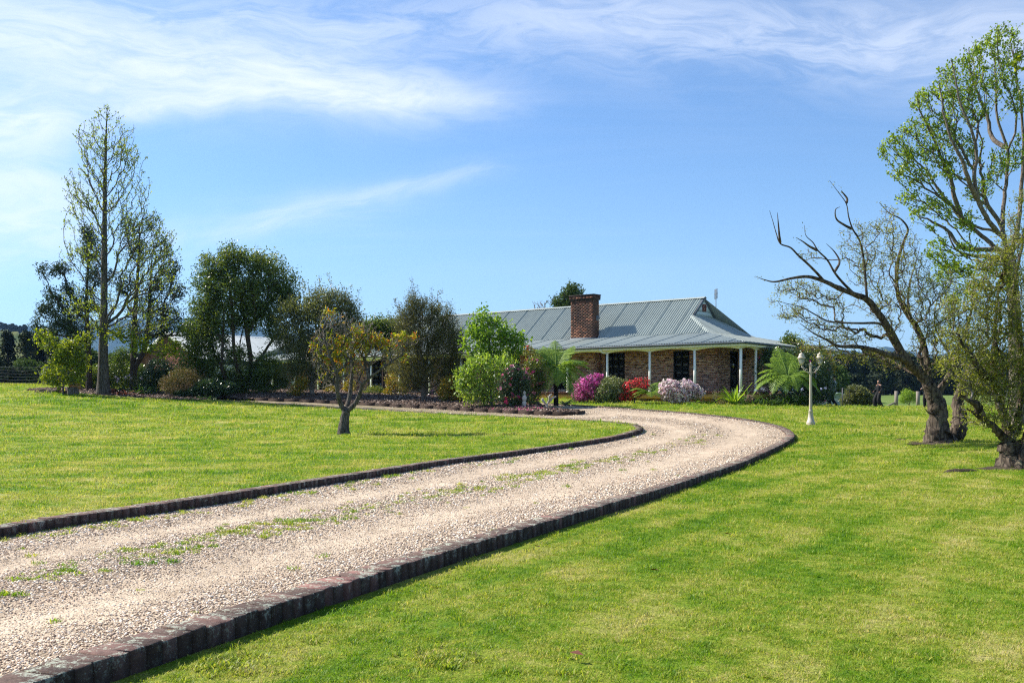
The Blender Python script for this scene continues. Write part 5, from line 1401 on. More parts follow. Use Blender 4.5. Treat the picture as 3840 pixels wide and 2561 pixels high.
sk.ok[:len(a) - 2] = False
pb = [(760, 110, 90, 45), (680, 170, 80, 70), (590, 230, 70, 50), (800, 220, 80, 90), (500, 300, 70, 60), (620, 330, 90, 80), (740, 350, 80, 90), (420, 400, 80, 60), (520, 440, 90, 80), (340, 440, 50, 60), (640, 500, 70, 80), (840, 420, 50, 100),
      (400, 560, 100, 80), (300, 590, 60, 55), (500, 620, 80, 80), (210, 640, 60, 45), (150, 700, 40, 50), (260, 720, 90, 60), (380, 700, 90, 60), (240, 810, 60, 45), (330, 830, 80, 50), (460, 790, 90, 70), (290, 930, 70, 45), (400, 950, 80, 50), (460, 1000, 60, 50), (320, 1010, 60, 30), (400, 1080, 25, 25), (430, 1170, 50, 40), (480, 1270, 60, 50), (440, 1340, 60, 40), (560, 1060, 80, 60), (590, 1200, 60, 50), (420, 1230, 80, 50), (520, 1310, 90, 60), (600, 1400, 80, 60), (690, 1300, 90, 70), (780, 1380, 60, 90), (500, 1450, 50, 40), (640, 900, 80, 80), (740, 760, 60, 90), (840, 700, 50, 100), (600, 700, 60, 70)]
pbp = [(3200 + b[0] * .7331, 50 + b[1] * .7331, b[2] * .7331, b[3] * .7331) for b in pb]
tips = blob_pts(r, pbp, D, 1900, 0.1, 1.6)
sk.grow(tips, 0.60, 1.2, 0.3, 0.10, 0.6); sk.radii(0.12, 0.0070, 0.50)
lf = MB(); tip_leaves(sk, lf, r, 10, 0.06, 0.086, 0.66, 0.1, maxr=.03, back=2, up=.2, frac=.9)
t10 = finish_tree(sk, 'tall_leafing_tree', 'tallest tree at the right edge with upright grey limbs and fresh green leaf tufts', 'tree', BK_GREY, LF_PLANE, lf, .3, 'trees in the lawn and beds', cut=.04)
lf = MB(); c = blob_pts(r, [(3815, 215, 22, 14), (3800, 240, 18, 10), (3825, 258, 22, 10)], D - 2, 34, .1, .4); lf.leaves(c, 0.20, r, .45); lf.build('yellow_leaves', LF_TURN if False else LF_YEL, t10, origin=t10.location)

# ---- distant tree lines
def far_tree(px, top, D, w, seed, label, kind='cone', mat=LF_FAR, base_py=None, n=2200, ls=None, group='distant trees'):
    r = R(seed); x = (px - CX) / FPX * D; z0 = float(hbase(x, D)); zt = CAM_Z - (top - HZ) * D / FPX; H = zt - z0; wr = w * D / FPX / 2
    base = np.array([x, D, z0 - .1]); sk = Skel(r)
    sk.limb([base, base + [r.normal(0, .1), 0, H * .5], base + [r.normal(0, .2), 0, H * .97]], -1, 6)
    m = 70; u = r.uniform(0, 1, m) ** .8
    if kind == 'cone':  hgt = 0.10 + 0.9 * u; rad = wr * (1.05 - hgt * .85) * r.uniform(.6, 1.1, m)
    else: hgt = 0.18 + 0.8 * u; rad = wr * np.sqrt(np.clip(1 - ((hgt - .55) / .47) ** 2, .02, 1)) * r.uniform(.5, 1.05, m)
    th = r.uniform(0, 2 * math.pi, m)
    tips = base + np.stack([rad * np.cos(th), rad * np.sin(th), H * hgt], 1)
    sk.grow(tips, .4, .4, H * .08, .1, .3); sk.radii(max(.09, H * .016), .02, .6)
    cl = tips[r.integers(0, m, n)] + r.normal(0, 1, (n, 3)) * np.array([wr * .20, wr * .20, H * .035])
    cl[:, 2] = np.maximum(cl[:, 2], z0 + .15)
    lf = MB(); lf.leaves(cl, (ls or max(.22, D * .0030)), r, .6, 0.0)
    return finish_tree(sk, 'far_tree', label, 'tree', BK_DARK, mat, lf, .2, group, rmin=.03)
FT = [ # px, top, D, width, kind, label
 (-40, 1255, 92, 120, 'cone', 'tall dark tree of the left tree line, half out of the frame'),
 (30, 1244, 95, 75, 'cone', 'pointed dark tree at the left frame edge, first of the left tree line'),
 (98, 1250, 93, 80, 'cone', 'pointed dark tree second from the left in the left tree line'),
 (150, 1245, 96, 70, 'cone', 'narrow dark tree of the left tree line below the wooded hill'),
 (200, 1262, 94, 80, 'cone', 'dark tree of the left tree line showing behind the yellow leaves'),
 (260, 1290, 95, 90, 'round', 'dark tree of the left tree line behind the sapling'),
 (330, 1310, 97, 100, 'round', 'dim green tree seen between the trunks left of the tall budding tree'),
 (420, 1325, 98, 110, 'round', 'dim green tree seen just right of the tall budding trunk'),
 (520, 1320, 97, 110, 'round', 'dim green tree seen behind the twin-trunked conifer'),
 (110, 1345, 86, 120, 'round', 'rounded olive bush tree in front of the left tree line'),
 (30, 1375, 84, 110, 'round', 'low dark bush at the foot of the left tree line by the frame edge'),
 (190, 1370, 85, 100, 'round', 'low dark bush at the foot of the left tree line behind the wire fence'),
]
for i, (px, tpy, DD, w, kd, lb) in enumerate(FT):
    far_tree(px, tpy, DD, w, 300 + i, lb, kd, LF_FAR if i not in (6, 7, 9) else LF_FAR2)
FR = [
 (3065, 1390, 92, 80, 'round', 'bright green round tree beside the camellia hedge, left end of the right tree line'),
 (3120, 1370, 100, 110, 'round', 'green tree behind the shed roof'),
 (3165, 1330, 150, 90, 'round', 'dark tree of the far right tree line above the shed'),
 (3215, 1318, 165, 80, 'round', 'dark tree of the far right tree line above the round bush'),
 (3262, 1312, 170, 80, 'round', 'dark tree of the far right tree line left of the person in black'),
 (3310, 1325, 160, 80, 'round', 'dark tree of the far right tree line straight above the person in black'),
 (3355, 1318, 170, 80, 'round', 'dark tree of the far right tree line right of the person in black'),
 (3400, 1330, 165, 80, 'round', 'dark tree of the far right tree line above the wooden gate post'),
 (3450, 1338, 170, 85, 'round', 'dark tree of the far right tree line behind the leaning willow trunk'),
 (3520, 1340, 175, 100, 'round', 'dark tree of the far right tree line behind the willow base'),
 (3600, 1338, 170, 110, 'round', 'dark tree of the far right tree line between the two willows'),
 (3690, 1330, 175, 110, 'round', 'dark tree of the far right tree line behind the curly twigs'),
 (3780, 1335, 170, 110, 'round', 'dark tree of the far right tree line nearest the right frame edge'),
 (3880, 1330, 175, 120, 'round', 'dark tree of the far right tree line cut by the right frame edge'),
 (3190, 1400, 120, 90, 'round', 'low dark tree behind the shed and round bush'),
]
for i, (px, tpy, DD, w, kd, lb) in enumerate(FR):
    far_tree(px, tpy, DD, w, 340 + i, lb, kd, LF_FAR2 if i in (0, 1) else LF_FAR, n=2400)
# understory that closes the foot of both tree lines
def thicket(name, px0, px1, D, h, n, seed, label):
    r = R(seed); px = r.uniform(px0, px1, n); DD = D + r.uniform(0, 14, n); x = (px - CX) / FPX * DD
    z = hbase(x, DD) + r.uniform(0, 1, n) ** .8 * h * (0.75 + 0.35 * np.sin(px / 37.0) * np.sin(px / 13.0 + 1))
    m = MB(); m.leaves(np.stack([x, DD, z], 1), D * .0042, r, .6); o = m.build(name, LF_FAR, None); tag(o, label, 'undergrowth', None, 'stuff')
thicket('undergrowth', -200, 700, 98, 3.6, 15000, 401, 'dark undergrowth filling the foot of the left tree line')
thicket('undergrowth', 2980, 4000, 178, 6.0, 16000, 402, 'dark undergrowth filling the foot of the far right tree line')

# ---- hills
def hill(name, prof, D, depth, mat, seed, rough=0.0):
    """prof: (px, py) skyline at distance D; the front slope runs down towards the camera"""
    r = R(seed); p = np.array(prof, float); px = np.arange(p[0, 0], p[-1, 0], 8.0); py = np.interp(px, p[:, 0], p[:, 1])
    if rough: py = py + np.interp(px, px[::2], r.normal(0, rough, len(px[::2]))) + np.interp(px, px[::12], r.normal(0, rough * 1.4, len(px[::12])))
    x = (px - CX) / FPX * D; zt = CAM_Z - (py - HZ) * D / FPX
    rows = 14; V = []
    for k in range(rows + 1):
        u = k / rows; y = D - depth * u
        z = zt * (1 - u) ** 1.25 + 3.0 * u + (r.normal(0, 1, len(px)) * (D / FPX) * 3.0 * (0 < k < rows))
        V.append(np.stack([x * (y / D) * 1.0, np.full(len(px), y), z], 1))
    V.append(np.stack([x * 1.05, np.full(len(px), D + depth * .6), np.full(len(px), 0.0)], 1)); V = [V[-1]] + V[:-1]
    n = len(px); V = np.vstack(V); i = np.arange(len(V) // n - 1)[:, None] * n + np.arange(n - 1)[None]
    m = MB(); m.quads(V, np.stack([i, i + n, i + n + 1, i + 1], -1).reshape(-1, 4))
    o = m.build(name, mat, smooth=True); tag(o, kind='structure'); return o
def hill_mat(name, a, b, sc):
    m, N = new_mat(name); p = geo_pos(N)
    out(N, bsdf(N, N.ramp(N.noise(p, sc, 5.0, 0.7), [(0.4, a), (0.6, b)]), 0.95, 0.0)); return m
M_HILL = hill_mat('forested_hill', (0.015, 0.03, 0.012), (0.04, 0.06, 0.025), 0.012)
M_HILLN = hill_mat('near_hill', (0.06, 0.085, 0.03), (0.15, 0.16, 0.06), 0.02)
hill('mountain_range', [(-900, 1250), (0, 1225), (180, 1222), (260, 1196), (330, 1196), (345, 1201), (400, 1199), (430, 1205), (470, 1197), (520, 1196), (560, 1192), (700, 1194), (850, 1200), (1000, 1235), (1300, 1300), (1700, 1360), (2200, 1390)], 4200, 1500, M_HILL, 11, .8)
hill('mountain_range', [(2300, 1390), (2800, 1318), (2980, 1292), (3060, 1296), (3140, 1308), (3230, 1318), (3290, 1306), (3320, 1300), (3360, 1306), (3420, 1320), (3480, 1330), (3600, 1326), (3700, 1318), (3900, 1300), (4400, 1290), (5200, 1330)], 4300, 1500, M_HILL, 12, .8)
hill('wooded_hill', [(-900, 1150), (-300, 1190), (0, 1236), (60, 1238), (120, 1246), (180, 1262), (260, 1280), (400, 1330), (700, 1400), (900, 1450)], 620, 260, M_HILLN, 13, .6)
r = R(410)
hl = ['cut by the left frame edge', 'just right of the frame edge', 'in the left part of its crest', 'in the middle of its crest', 'with a feathery top on its crest', 'low on its right shoulder', 'small and dense on its right shoulder', 'standing clear at the right end of its crest']
for i, (px, tpy, w) in enumerate([(0, 1208, 30), (18, 1213, 26), (40, 1216, 24), (58, 1219, 22), (48, 1214, 14), (68, 1226, 18), (76, 1222, 12), (92, 1218, 22)]):
    DD = 615; x = (px - CX) / FPX * DD; zt = CAM_Z - (tpy - HZ) * DD / FPX; zb = zt - 5.5; c = np.array([x, DD, (zt + zb) / 2 + .8])
    q = r.normal(size=(420, 3)); q /= np.linalg.norm(q, axis=1)[:, None]; q = c + q * r.uniform(.4, 1, (420, 1)) ** .5 * np.array([w * DD / FPX / 2, 2, 2.1])
    root = empty('hill_tree', (x, DD, zb - 2), 0, 'dark gum tree on the wooded hill, ' + hl[i], 'tree', 'trees on the wooded hill')
    m = MB(); m.leaves(q, .9, r, .7); m.build('crown', LF_FAR, root, origin=root.location)
    m = MB(); m.tube([(x, DD, zb - 3), (x, DD, zt - 2)], .22, 5); m.build('trunk', BK_DARK, root, origin=root.location)
# ------------------------------------------------------------------ garden plants
def petal_mat(name, stops, tr=0.3):
    m, N = new_mat(name); r = N.node('ShaderNodeAttribute', attribute_name='rnd').outputs['Fac']; c = N.ramp(r, stops)
    b = bsdf(N, c, 0.6, 0.2); t = N.node('ShaderNodeBsdfTranslucent', {'Color': c}).outputs[0]
    out(N, N.node('ShaderNodeMixShader', {0: tr, 1: b, 2: t}).outputs[0]); return m
PT_MAG = petal_mat('magenta_petal', [(0, (0.60, 0.06, 0.34)), (0.5, (0.84, 0.16, 0.55)), (1, (0.92, 0.38, 0.70))], .4)
PT_RED = petal_mat('red_petal', [(0, (0.60, 0.015, 0.03)), (0.5, (0.84, 0.04, 0.07)), (1, (0.90, 0.20, 0.18))], .4)
PT_PINK = petal_mat('pale_pink_petal', [(0, (0.78, 0.48, 0.62)), (0.4, (0.88, 0.68, 0.72)), (0.8, (0.92, 0.82, 0.78)), (1, (0.93, 0.90, 0.85))], .4)
PT_CAM = petal_mat('camellia_petal', [(0, (0.55, 0.03, 0.17)), (0.5, (0.78, 0.13, 0.32)), (1, (0.85, 0.40, 0.52))])
PT_WHITE = petal_mat('white_petal', [(0, (0.55, 0.56, 0.50)), (1, (0.80, 0.80, 0.74))])
PT_LILAC = petal_mat('lilac_petal', [(0, (0.32, 0.34, 0.62)), (1, (0.62, 0.64, 0.80))])
PT_DRY = petal_mat('dry_flower', [(0, (0.20, 0.12, 0.07)), (1, (0.42, 0.30, 0.19))])
LF_RHODO = leaf_mat('rhododendron_leaf', [(0, (0.04, 0.07, 0.02)), (0.4, (0.13, 0.17, 0.06)), (0.8, (0.30, 0.33, 0.14)), (1, (0.48, 0.48, 0.28))], 0.25, 0.5)
LF_FERN = leaf_mat('fern_green', [(0, (0.09, 0.17, 0.018)), (0.5, (0.20, 0.32, 0.03)), (1, (0.33, 0.44, 0.06))], 0.45, 0.5)
LF_FERND = leaf_mat('fern_shade_green', [(0, (0.025, 0.055, 0.012)), (0.5, (0.055, 0.11, 0.03)), (1, (0.10, 0.17, 0.05))], 0.35, 0.5)
LF_STRAP = leaf_mat('strap_leaf', [(0, (0.02, 0.05, 0.012)), (0.5, (0.045, 0.10, 0.02)), (1, (0.09, 0.16, 0.035))], 0.25, 0.35, 0.5)
LF_AGAVE = leaf_mat('agave_leaf', [(0, (0.05, 0.10, 0.06)), (1, (0.12, 0.19, 0.12))], 0.1, 0.45)
LF_BROM = leaf_mat('bromeliad_leaf', [(0, (0.06, 0.02, 0.02)), (0.6, (0.14, 0.04, 0.04)), (1, (0.30, 0.13, 0.12))], 0.2, 0.35, 0.5)
LF_AUT = leaf_mat('autumn_shrub_leaf', [(0, (0.07, 0.09, 0.012)), (0.5, (0.22, 0.22, 0.02)), (0.8, (0.42, 0.30, 0.03)), (1, (0.45, 0.16, 0.02))], 0.35)

def shrub(name, px, py, D, rx, ry, seed, label, leafm, nleaf, lsize, petal=None, nflower=0, fsize=.06, blobs=None, cat='shrub', group='shrubs and flowers of the beds', aspect=.45, fill=.72, rz=None, stems=16, flower_low=0.0, pet=5, stemmat=None, flowername='flowers'):
    """a rounded shrub: stems, leaves through its outer shell, optional flower heads of several petals"""
    r = R(seed); g = G(px, D); sc = D / FPX
    blobs = blobs or [(px, py, rx, ry)]
    root = empty(name, g, 0, label, cat, group)
    sk = Skel(r); sk.limb([g - [0, 0, .05], g + [0, 0, .12], g + [0.01, 0, .25]], -1, 3)
    tips = blob_pts(r, blobs, D, max(stems, 40), .5, 1.0 if rz is None else 1.0); tips[:, 2] = np.maximum(tips[:, 2], g[2] + .08)
    sk.grow(tips, .5, .6, .12, .15, .5); sk.radii(.035, .004, .5)
    tm = MB(); sk.tubes(tm); tm.build('stems', stemmat or BK_GREY, root, smooth=True, origin=g)
    p = blob_pts(r, blobs, D, nleaf, fill, 1.0)
    p += r.normal(0, .055, p.shape); keep = p[:, 2] > ground(p[:, 0], p[:, 1]) + .01; p = p[keep]
    lf = MB(); lf.leaves(p, lsize, r, aspect); lf.build('foliage', leafm, root, origin=g)
    if petal is not None:
        q = blob_pts(r, blobs, D, nflower, .72, 1.0); 
        q[:, 2] = np.maximum(q[:, 2], g[2] + .12)
        if flower_low: q = q[(q[:, 2] - g[2]) > flower_low * 1.0 * (r.uniform(0, 1, len(q)))]
        c = np.mean([P(b[0], b[1], D) for b in blobs], 0)
        fl = MB(); n = len(q); cc = r.uniform(0, 1, n)
        nr = q - c; nr /= np.linalg.norm(nr, axis=1)[:, None] + 1e-9; nr = nr * .8 + r.normal(0, .35, nr.shape); nr[:, 1] -= .2; nr /= np.linalg.norm(nr, axis=1)[:, None]
        a = np.cross(nr, [0.3, .2, .9]); a /= np.linalg.norm(a, axis=1)[:, None]; b = np.cross(nr, a)
        fs = fsize * r.uniform(.7, 1.25, n)[:, None]; q = q + nr * (r.uniform(-.13, .07, n))[:, None]
        for k in range(pet):
            th = 2 * math.pi * k / pet + r.uniform(0, .5, n)[:, None]
            d = a * np.cos(th) + b * np.sin(th) + nr * .35; s = np.cross(nr, d); s /= np.linalg.norm(s, axis=1)[:, None]
            t = q + d * fs * .62; v = np.stack([q, q + d * fs * .34 - s * fs * .27, t, q + d * fs * .34 + s * fs * .27], 1).reshape(-1, 3)
            fl.quads(v, np.arange(4 * n).reshape(-1, 4), np.clip(cc + r.normal(0, .08, n), 0, 1))
        fl.build(flowername, petal, root, origin=g)
    return root
D1 = 47.8
shrub('azalea', 2205, 1450, 49.0, 60, 50, 501, 'big magenta-pink azalea in full flower just right of the tree fern', LF_GLOSS, 3500, .06, PT_MAG, 2100, .085,
      [(2225, 1430, 38, 26), (2195, 1450, 42, 34), (2180, 1480, 36, 24), (2225, 1475, 36, 28), (2170, 1495, 22, 10), (2240, 1410, 18, 12)])
shrub('rhododendron', 2300, 1460, 48.6, 60, 50, 502, 'pale green rhododendron with a few white flowers between magenta and red azaleas', LF_RHODO, 9000, .085, PT_WHITE, 110, .09,
      [(2295, 1440, 42, 26), (2270, 1470, 38, 32), (2320, 1470, 40, 32), (2350, 1450, 30, 22), (2255, 1495, 24, 14), (2310, 1495, 30, 14)])
shrub('azalea', 2380, 1460, 48.2, 50, 40, 503, 'scarlet red azalea in flower in the middle of the front border', LF_GLOSS, 3000, .055, PT_RED, 1050, .075,
      [(2405, 1438, 34, 24), (2370, 1455, 36, 30), (2360, 1485, 26, 20), (2395, 1470, 22, 20), (2335, 1490, 22, 14)])
shrub('azalea', 2550, 1470, 47.2, 75, 50, 504, 'pale pink and cream azalea mound, roundest and brightest of the front border', LF_GLOSS, 4200, .06, PT_PINK, 2700, .088,
      [(2510, 1450, 38, 28), (2500, 1475, 32, 26), (2570, 1448, 34, 24), (2560, 1480, 46, 28), (2610, 1475, 30, 22), (2535, 1498, 36, 14), (2590, 1462, 36, 24)])
shrub('camellia', 1925, 1450, 42.5, 55, 60, 506, 'dark leaved camellia dotted with pink flowers, front left one of the pair', LF_GLOSS, 11000, .08, PT_CAM, 90, .16,
      [(1925, 1400, 34, 28), (1910, 1440, 42, 40), (1950, 1430, 36, 40), (1920, 1490, 46, 32), (1965, 1470, 24, 36)], pet=7)
shrub('camellia', 2000, 1420, 44.0, 45, 80, 507, 'taller looser camellia with pink flowers beside the tree fern', LF_EVER, 7500, .08, PT_CAM, 95, .14,
      [(2005, 1370, 36, 34), (1990, 1420, 40, 50), (2020, 1410, 26, 44), (1995, 1480, 30, 38), (2030, 1440, 16, 26)], pet=7)
shrub('camellia', 1992, 1318, 44.5, 20, 30, 508, 'red-flowered climbing shrub reaching the eave behind the camellias', LF_AUT, 900, .09, PT_RED, 22, .12, [(1985, 1318, 20, 18), (2005, 1345, 20, 18), (1990, 1400, 14, 40)])
shrub('golden_shrub', 1680, 1450, 46.5, 30, 40, 509, 'round golden-green shrub right of the fan-shaped tree', LF_AUT, 3600, .085, None, 0, .1, [(1690, 1440, 34, 30), (1670, 1470, 28, 28), (1710, 1480, 24, 22)])
shrub('golden_shrub', 1480, 1450, 51.0, 30, 40, 510, 'airy orange and yellow leaved shrub left of the fan-shaped tree', LF_AUT, 1500, .10, None, 0, .1, [(1470, 1430, 30, 34), (1510, 1450, 34, 34), (1455, 1470, 22, 18)], fill=.2)
shrub('purple_shrub', 1618, 1485, 51.0, 20, 14, 511, 'small purple flowering shrub against the wall behind the fan-shaped tree', LF_GLOSS, 700, .06, petal_mat('purple_petal', [(0, (0.10, 0.01, 0.13)), (1, (0.28, 0.04, 0.30))]), 160, .06, [(1620, 1482, 20, 14)])
shrub('low_shrub', 1400, 1470, 52.0, 40, 22, 512, 'low green shrub under the dark windows behind the lawn tree', LF_EVER, 2600, .08, None, 0, .1, [(1405, 1468, 34, 20), (1370, 1480, 26, 14), (1430, 1478, 20, 14)])
shrub('low_shrub', 1310, 1455, 53.0, 30, 25, 513, 'yellowish low shrub left of the lawn tree trunk against the house', LF_AUT, 1500, .09, None, 0, .1, [(1310, 1450, 22, 26), (1240, 1465, 22, 22)])
shrub('rusty_shrub', 690, 1430, 50.5, 80, 60, 514, 'feathery rust and olive shrub below the garage gable', LF_RUST, 9000, .10, None, 0, .1, [(690, 1410, 60, 34), (640, 1440, 44, 34), (730, 1440, 50, 36), (680, 1465, 60, 22)], aspect=.16, fill=.3)
shrub('dark_shrub', 590, 1400, 53.0, 60, 60, 515, 'dark leafy shrub left of the garage gable wall', LF_GLOSS, 7000, .11, None, 0, .1, [(600, 1380, 50, 38), (560, 1420, 40, 40), (630, 1420, 50, 40), (560, 1455, 40, 20)], fill=.3)
shrub('glossy_shrub', 800, 1460, 50.2, 80, 30, 516, 'low glossy dark shrub at the foot of the big evergreen', LF_GLOSS, 8000, .14, None, 0, .1, [(790, 1450, 60, 28), (840, 1455, 50, 24), (740, 1468, 40, 16), (680, 1475, 30, 10)], fill=.3, aspect=.3)
shrub('dark_shrub', 1000, 1440, 51.5, 60, 40, 517, 'dark shrub between the big evergreen and the grey-green tree', LF_EVER, 4500, .11, None, 0, .1, [(985, 1410, 36, 34), (1040, 1400, 34, 40), (1000, 1455, 50, 14), (1060, 1430, 24, 26)], fill=.3)
shrub('yellow_shrub', 1150, 1450, 50.0, 40, 40, 518, 'yellow-green small shrub at the foot of the grey-green tree', LF_AUT, 1600, .09, None, 0, .1, [(1130, 1440, 30, 26), (1110, 1465, 30, 16)], fill=.3)
shrub('dark_shrub', 360, 1420, 55.0, 70, 40, 519, 'dark green shrubbery between the sapling and the tall budding trunk', LF_EVER, 7000, .12, None, 0, .1, [(340, 1400, 60, 34), (300, 1430, 50, 34), (360, 1440, 40, 26), (430, 1380, 50, 50), (460, 1330, 40, 30), (420, 1430, 40, 30)], fill=.2)
shrub('dark_shrub', 520, 1420, 56.0, 60, 40, 520, 'dark leafy shrub behind the bromeliads right of the tall budding trunk', LF_EVER, 4500, .12, None, 0, .1, [(500, 1400, 50, 44), (550, 1430, 40, 34), (470, 1440, 40, 26)], fill=.3)
# hedge behind the lamp post
shrub('camellia_hedge', 2960, 1420, 50.0, 110, 90, 521, 'tall dark camellia hedge with scattered red flowers behind the lamp post', LF_GLOSS, 17000, .11, PT_CAM, 46, .12,
      [(2870, 1380, 44, 70), (2930, 1380, 55, 80), (3000, 1380, 60, 90), (3060, 1390, 60, 95), (2900, 1330, 40, 36), (3090, 1450, 45, 66), (2960, 1470, 80, 44), (3040, 1480, 70, 36), (2880, 1350, 30, 30)], fill=.45, pet=6)
shrub('golden_hedge', 3060, 1340, 51.5, 60, 40, 522, 'yellow-green climbing foliage on top of the camellia hedge', LF_AUT, 4200, .10, None, 0, .1, [(3030, 1320, 40, 26), (3080, 1345, 44, 34), (3110, 1380, 24, 30), (3000, 1330, 30, 24)], fill=.4)
fan(140, [(2968, 1510), (2966, 1420), (2966, 1330)], 53.5, 0, [(2965, 1280, 22, 22), (2950, 1305, 26, 20), (2985, 1310, 26, 24), (2965, 1340, 34, 24)], 130, 'bright leaved small tree rising above the hedge beside the veranda eave', LF_EVER, .15, 40, .16, name='garden_tree', r0=.06, bark=BK_DARK)
shrub('round_bush', 3215, 1490, 63.0, 56, 38, 523, 'round grey-green bush right of the shed roof', LF_GREY, 7500, .13, None, 0, .1, [(3215, 1484, 50, 34), (3180, 1500, 30, 20), (3250, 1500, 34, 22), (3210, 1465, 30, 20)], fill=.4)
shrub('wispy_bush', 3410, 1485, 74.0, 30, 30, 524, 'wispy light green bush between the two gate posts', LF_FERN, 3600, .16, None, 0, .1, [(3400, 1482, 22, 24), (3425, 1490, 22, 20), (3390, 1500, 20, 14)], aspect=.14, fill=.2)

# ---- tree ferns: each frond is a part
def frond_mesh(L, droop, seed, npair=32, w=.62, lift=.5, mat=None, curl=0.0):
    """rachis along +x rising then arching down; leaflets hang in pairs"""
    r = np.random.default_rng(seed); m = MB()
    u = np.linspace(0, 1, 14); x = L * (u - .10 * droop * u ** 3); z = L * (lift * u - droop * u ** 2.2)
    pts = np.stack([x, curl * u ** 2 * L, z], 1); m.tube(pts, 0.014 * (1 - u * .8), 4, 0.2, cap=False)
    V = []; C = []
    for k in range(npair):
        t = .12 + .87 * k / (npair - 1); p = np.array([np.interp(t, u, pts[:, j]) for j in range(3)]); q = np.array([np.interp(min(t + .03, 1), u, pts[:, j]) for j in range(3)])
        d = q - p; d = d / (np.linalg.norm(d) + 1e-9) if t < .98 else np.array([1, 0, -.6])
        ln = w * L * .5 * math.sin(math.pi * min(1, (t * .92 + .10))) ** .7 + .02
        for sg in (-1, 1):
            side = np.array([-d[1], d[0], 0]) * sg; side /= np.linalg.norm(side) + 1e-9
            dr = side * 1.0 + d * .30 + np.array([0, 0, -.12 - .22 * r.uniform()])
            dr /= np.linalg.norm(dr)
            # leaflet cut into short pinnules
            for i in range(6):
                a0 = p + dr * ln * i / 6; a1 = p + dr * ln * (i + .9) / 6; ww = .080 * L * .6 * (1 - i / 8)
                nn = d
                V.append([a0, (a0 + a1) / 2 + nn * ww, a1, (a0 + a1) / 2 - nn * ww]); C.append(r.uniform())
    V = np.array(V).reshape(-1, 3); m.quads(V, np.arange(len(V)).reshape(-1, 4), np.array(C))
    return m.mesh('frond', mat)
def fern(name, px, base_py, crown, D, fronds, label, mat, trunk=True, seed=0, L=1.5, group='ferns', r0=.11):
    """fronds: list of (azimuth in degrees, length, lift, droop)"""
    g = G(px, D); root = empty(name, g, 0, label, 'tree fern' if trunk else 'fern', group)
    c = P(crown[0], crown[1], D)
    if trunk:
        m = MB(); m.tube([g - [0, 0, .1], g + (c - g) * .4, g + (c - g) * .8, c], [r0 * 1.15, r0 * .9, r0, r0 * .8], 10); m.build('trunk', BK_FERN, root, smooth=True, origin=g)
    for i, (az, ln, lift, dr) in enumerate(fronds):
        me = frond_mesh(ln, dr, seed + i, mat=mat, lift=lift, curl=(i % 3 - 1) * .07)
        place(me, 'frond', root, c - g + np.array([0, 0, 0.02 * (i % 4)]), (0, 0, math.radians(az)))
    return root
fern('tree_fern', 2085, 1500, (2085, 1385), 45.0,
     [(100, 1.5, 1.2, .55), (60, 1.55, 1.15, .55), (75, 1.4, 1.0, .5), (135, 1.6, 1.15, .6), (20, 1.75, .75, .62), (0, 1.7, .60, .62), (-15, 1.6, .5, .85), (-40, 1.5, .45, 1.0), (-62, 1.7, .30, 1.25), (-85, 1.4, .5, 1.1), (-110, 1.5, .4, 1.15), (-135, 1.6, .55, .95), (165, 1.75, .72, .7), (180, 1.7, .6, .65), (-160, 1.55, .55, .9), (120, 1.3, 1.3, .5), (45, 1.3, 1.35, .5), (-30, 1.4, .9, .8), (-150, 1.4, .9, .8), (90, 1.2, 1.5, .4)],
     'tree fern with black trunk and spreading light green fronds left of the magenta azalea', LF_FERN, seed=600)
fern('tree_fern', 2965, 1500, (2955, 1418), 46.0,
     [(80, 1.4, 1.3, .4), (95, 1.5, 1.35, .35), (60, 1.4, 1.2, .45), (110, 1.35, 1.2, .45), (30, 1.5, .8, .7), (10, 1.6, .6, .85), (0, 1.7, .5, 1.0), (-20, 1.6, .5, 1.05), (-50, 1.4, .5, 1.1), (-80, 1.3, .5, 1.0), (-110, 1.3, .5, 1.1), (-140, 1.5, .45, 1.0), (-165, 1.8, .45, .78), (180, 1.7, .62, .8), (150, 1.5, .8, .7), (130, 1.4, 1.0, .55), (170, 1.9, .35, .9)],
     'tree fern spreading in front of the camellia hedge left of the lamp post', LF_FERN, seed=640, r0=.1)
fern('fern', 2445, 1500, (2440, 1478), 47.6,
     [(60, 1.2, 1.0, .5), (30, 1.25, .85, .5), (180, 1.1, .7, .6), (200, 1.0, .5, .6), (-160, .95, .5, .65), (-100, .8, .5, .7), (-60, .8, .5, .7), (0, 1.0, .6, .6), (150, 1.0, .8, .5)],
     'pale green fern between the red and pale pink azaleas', LF_FERN, trunk=False, seed=670)

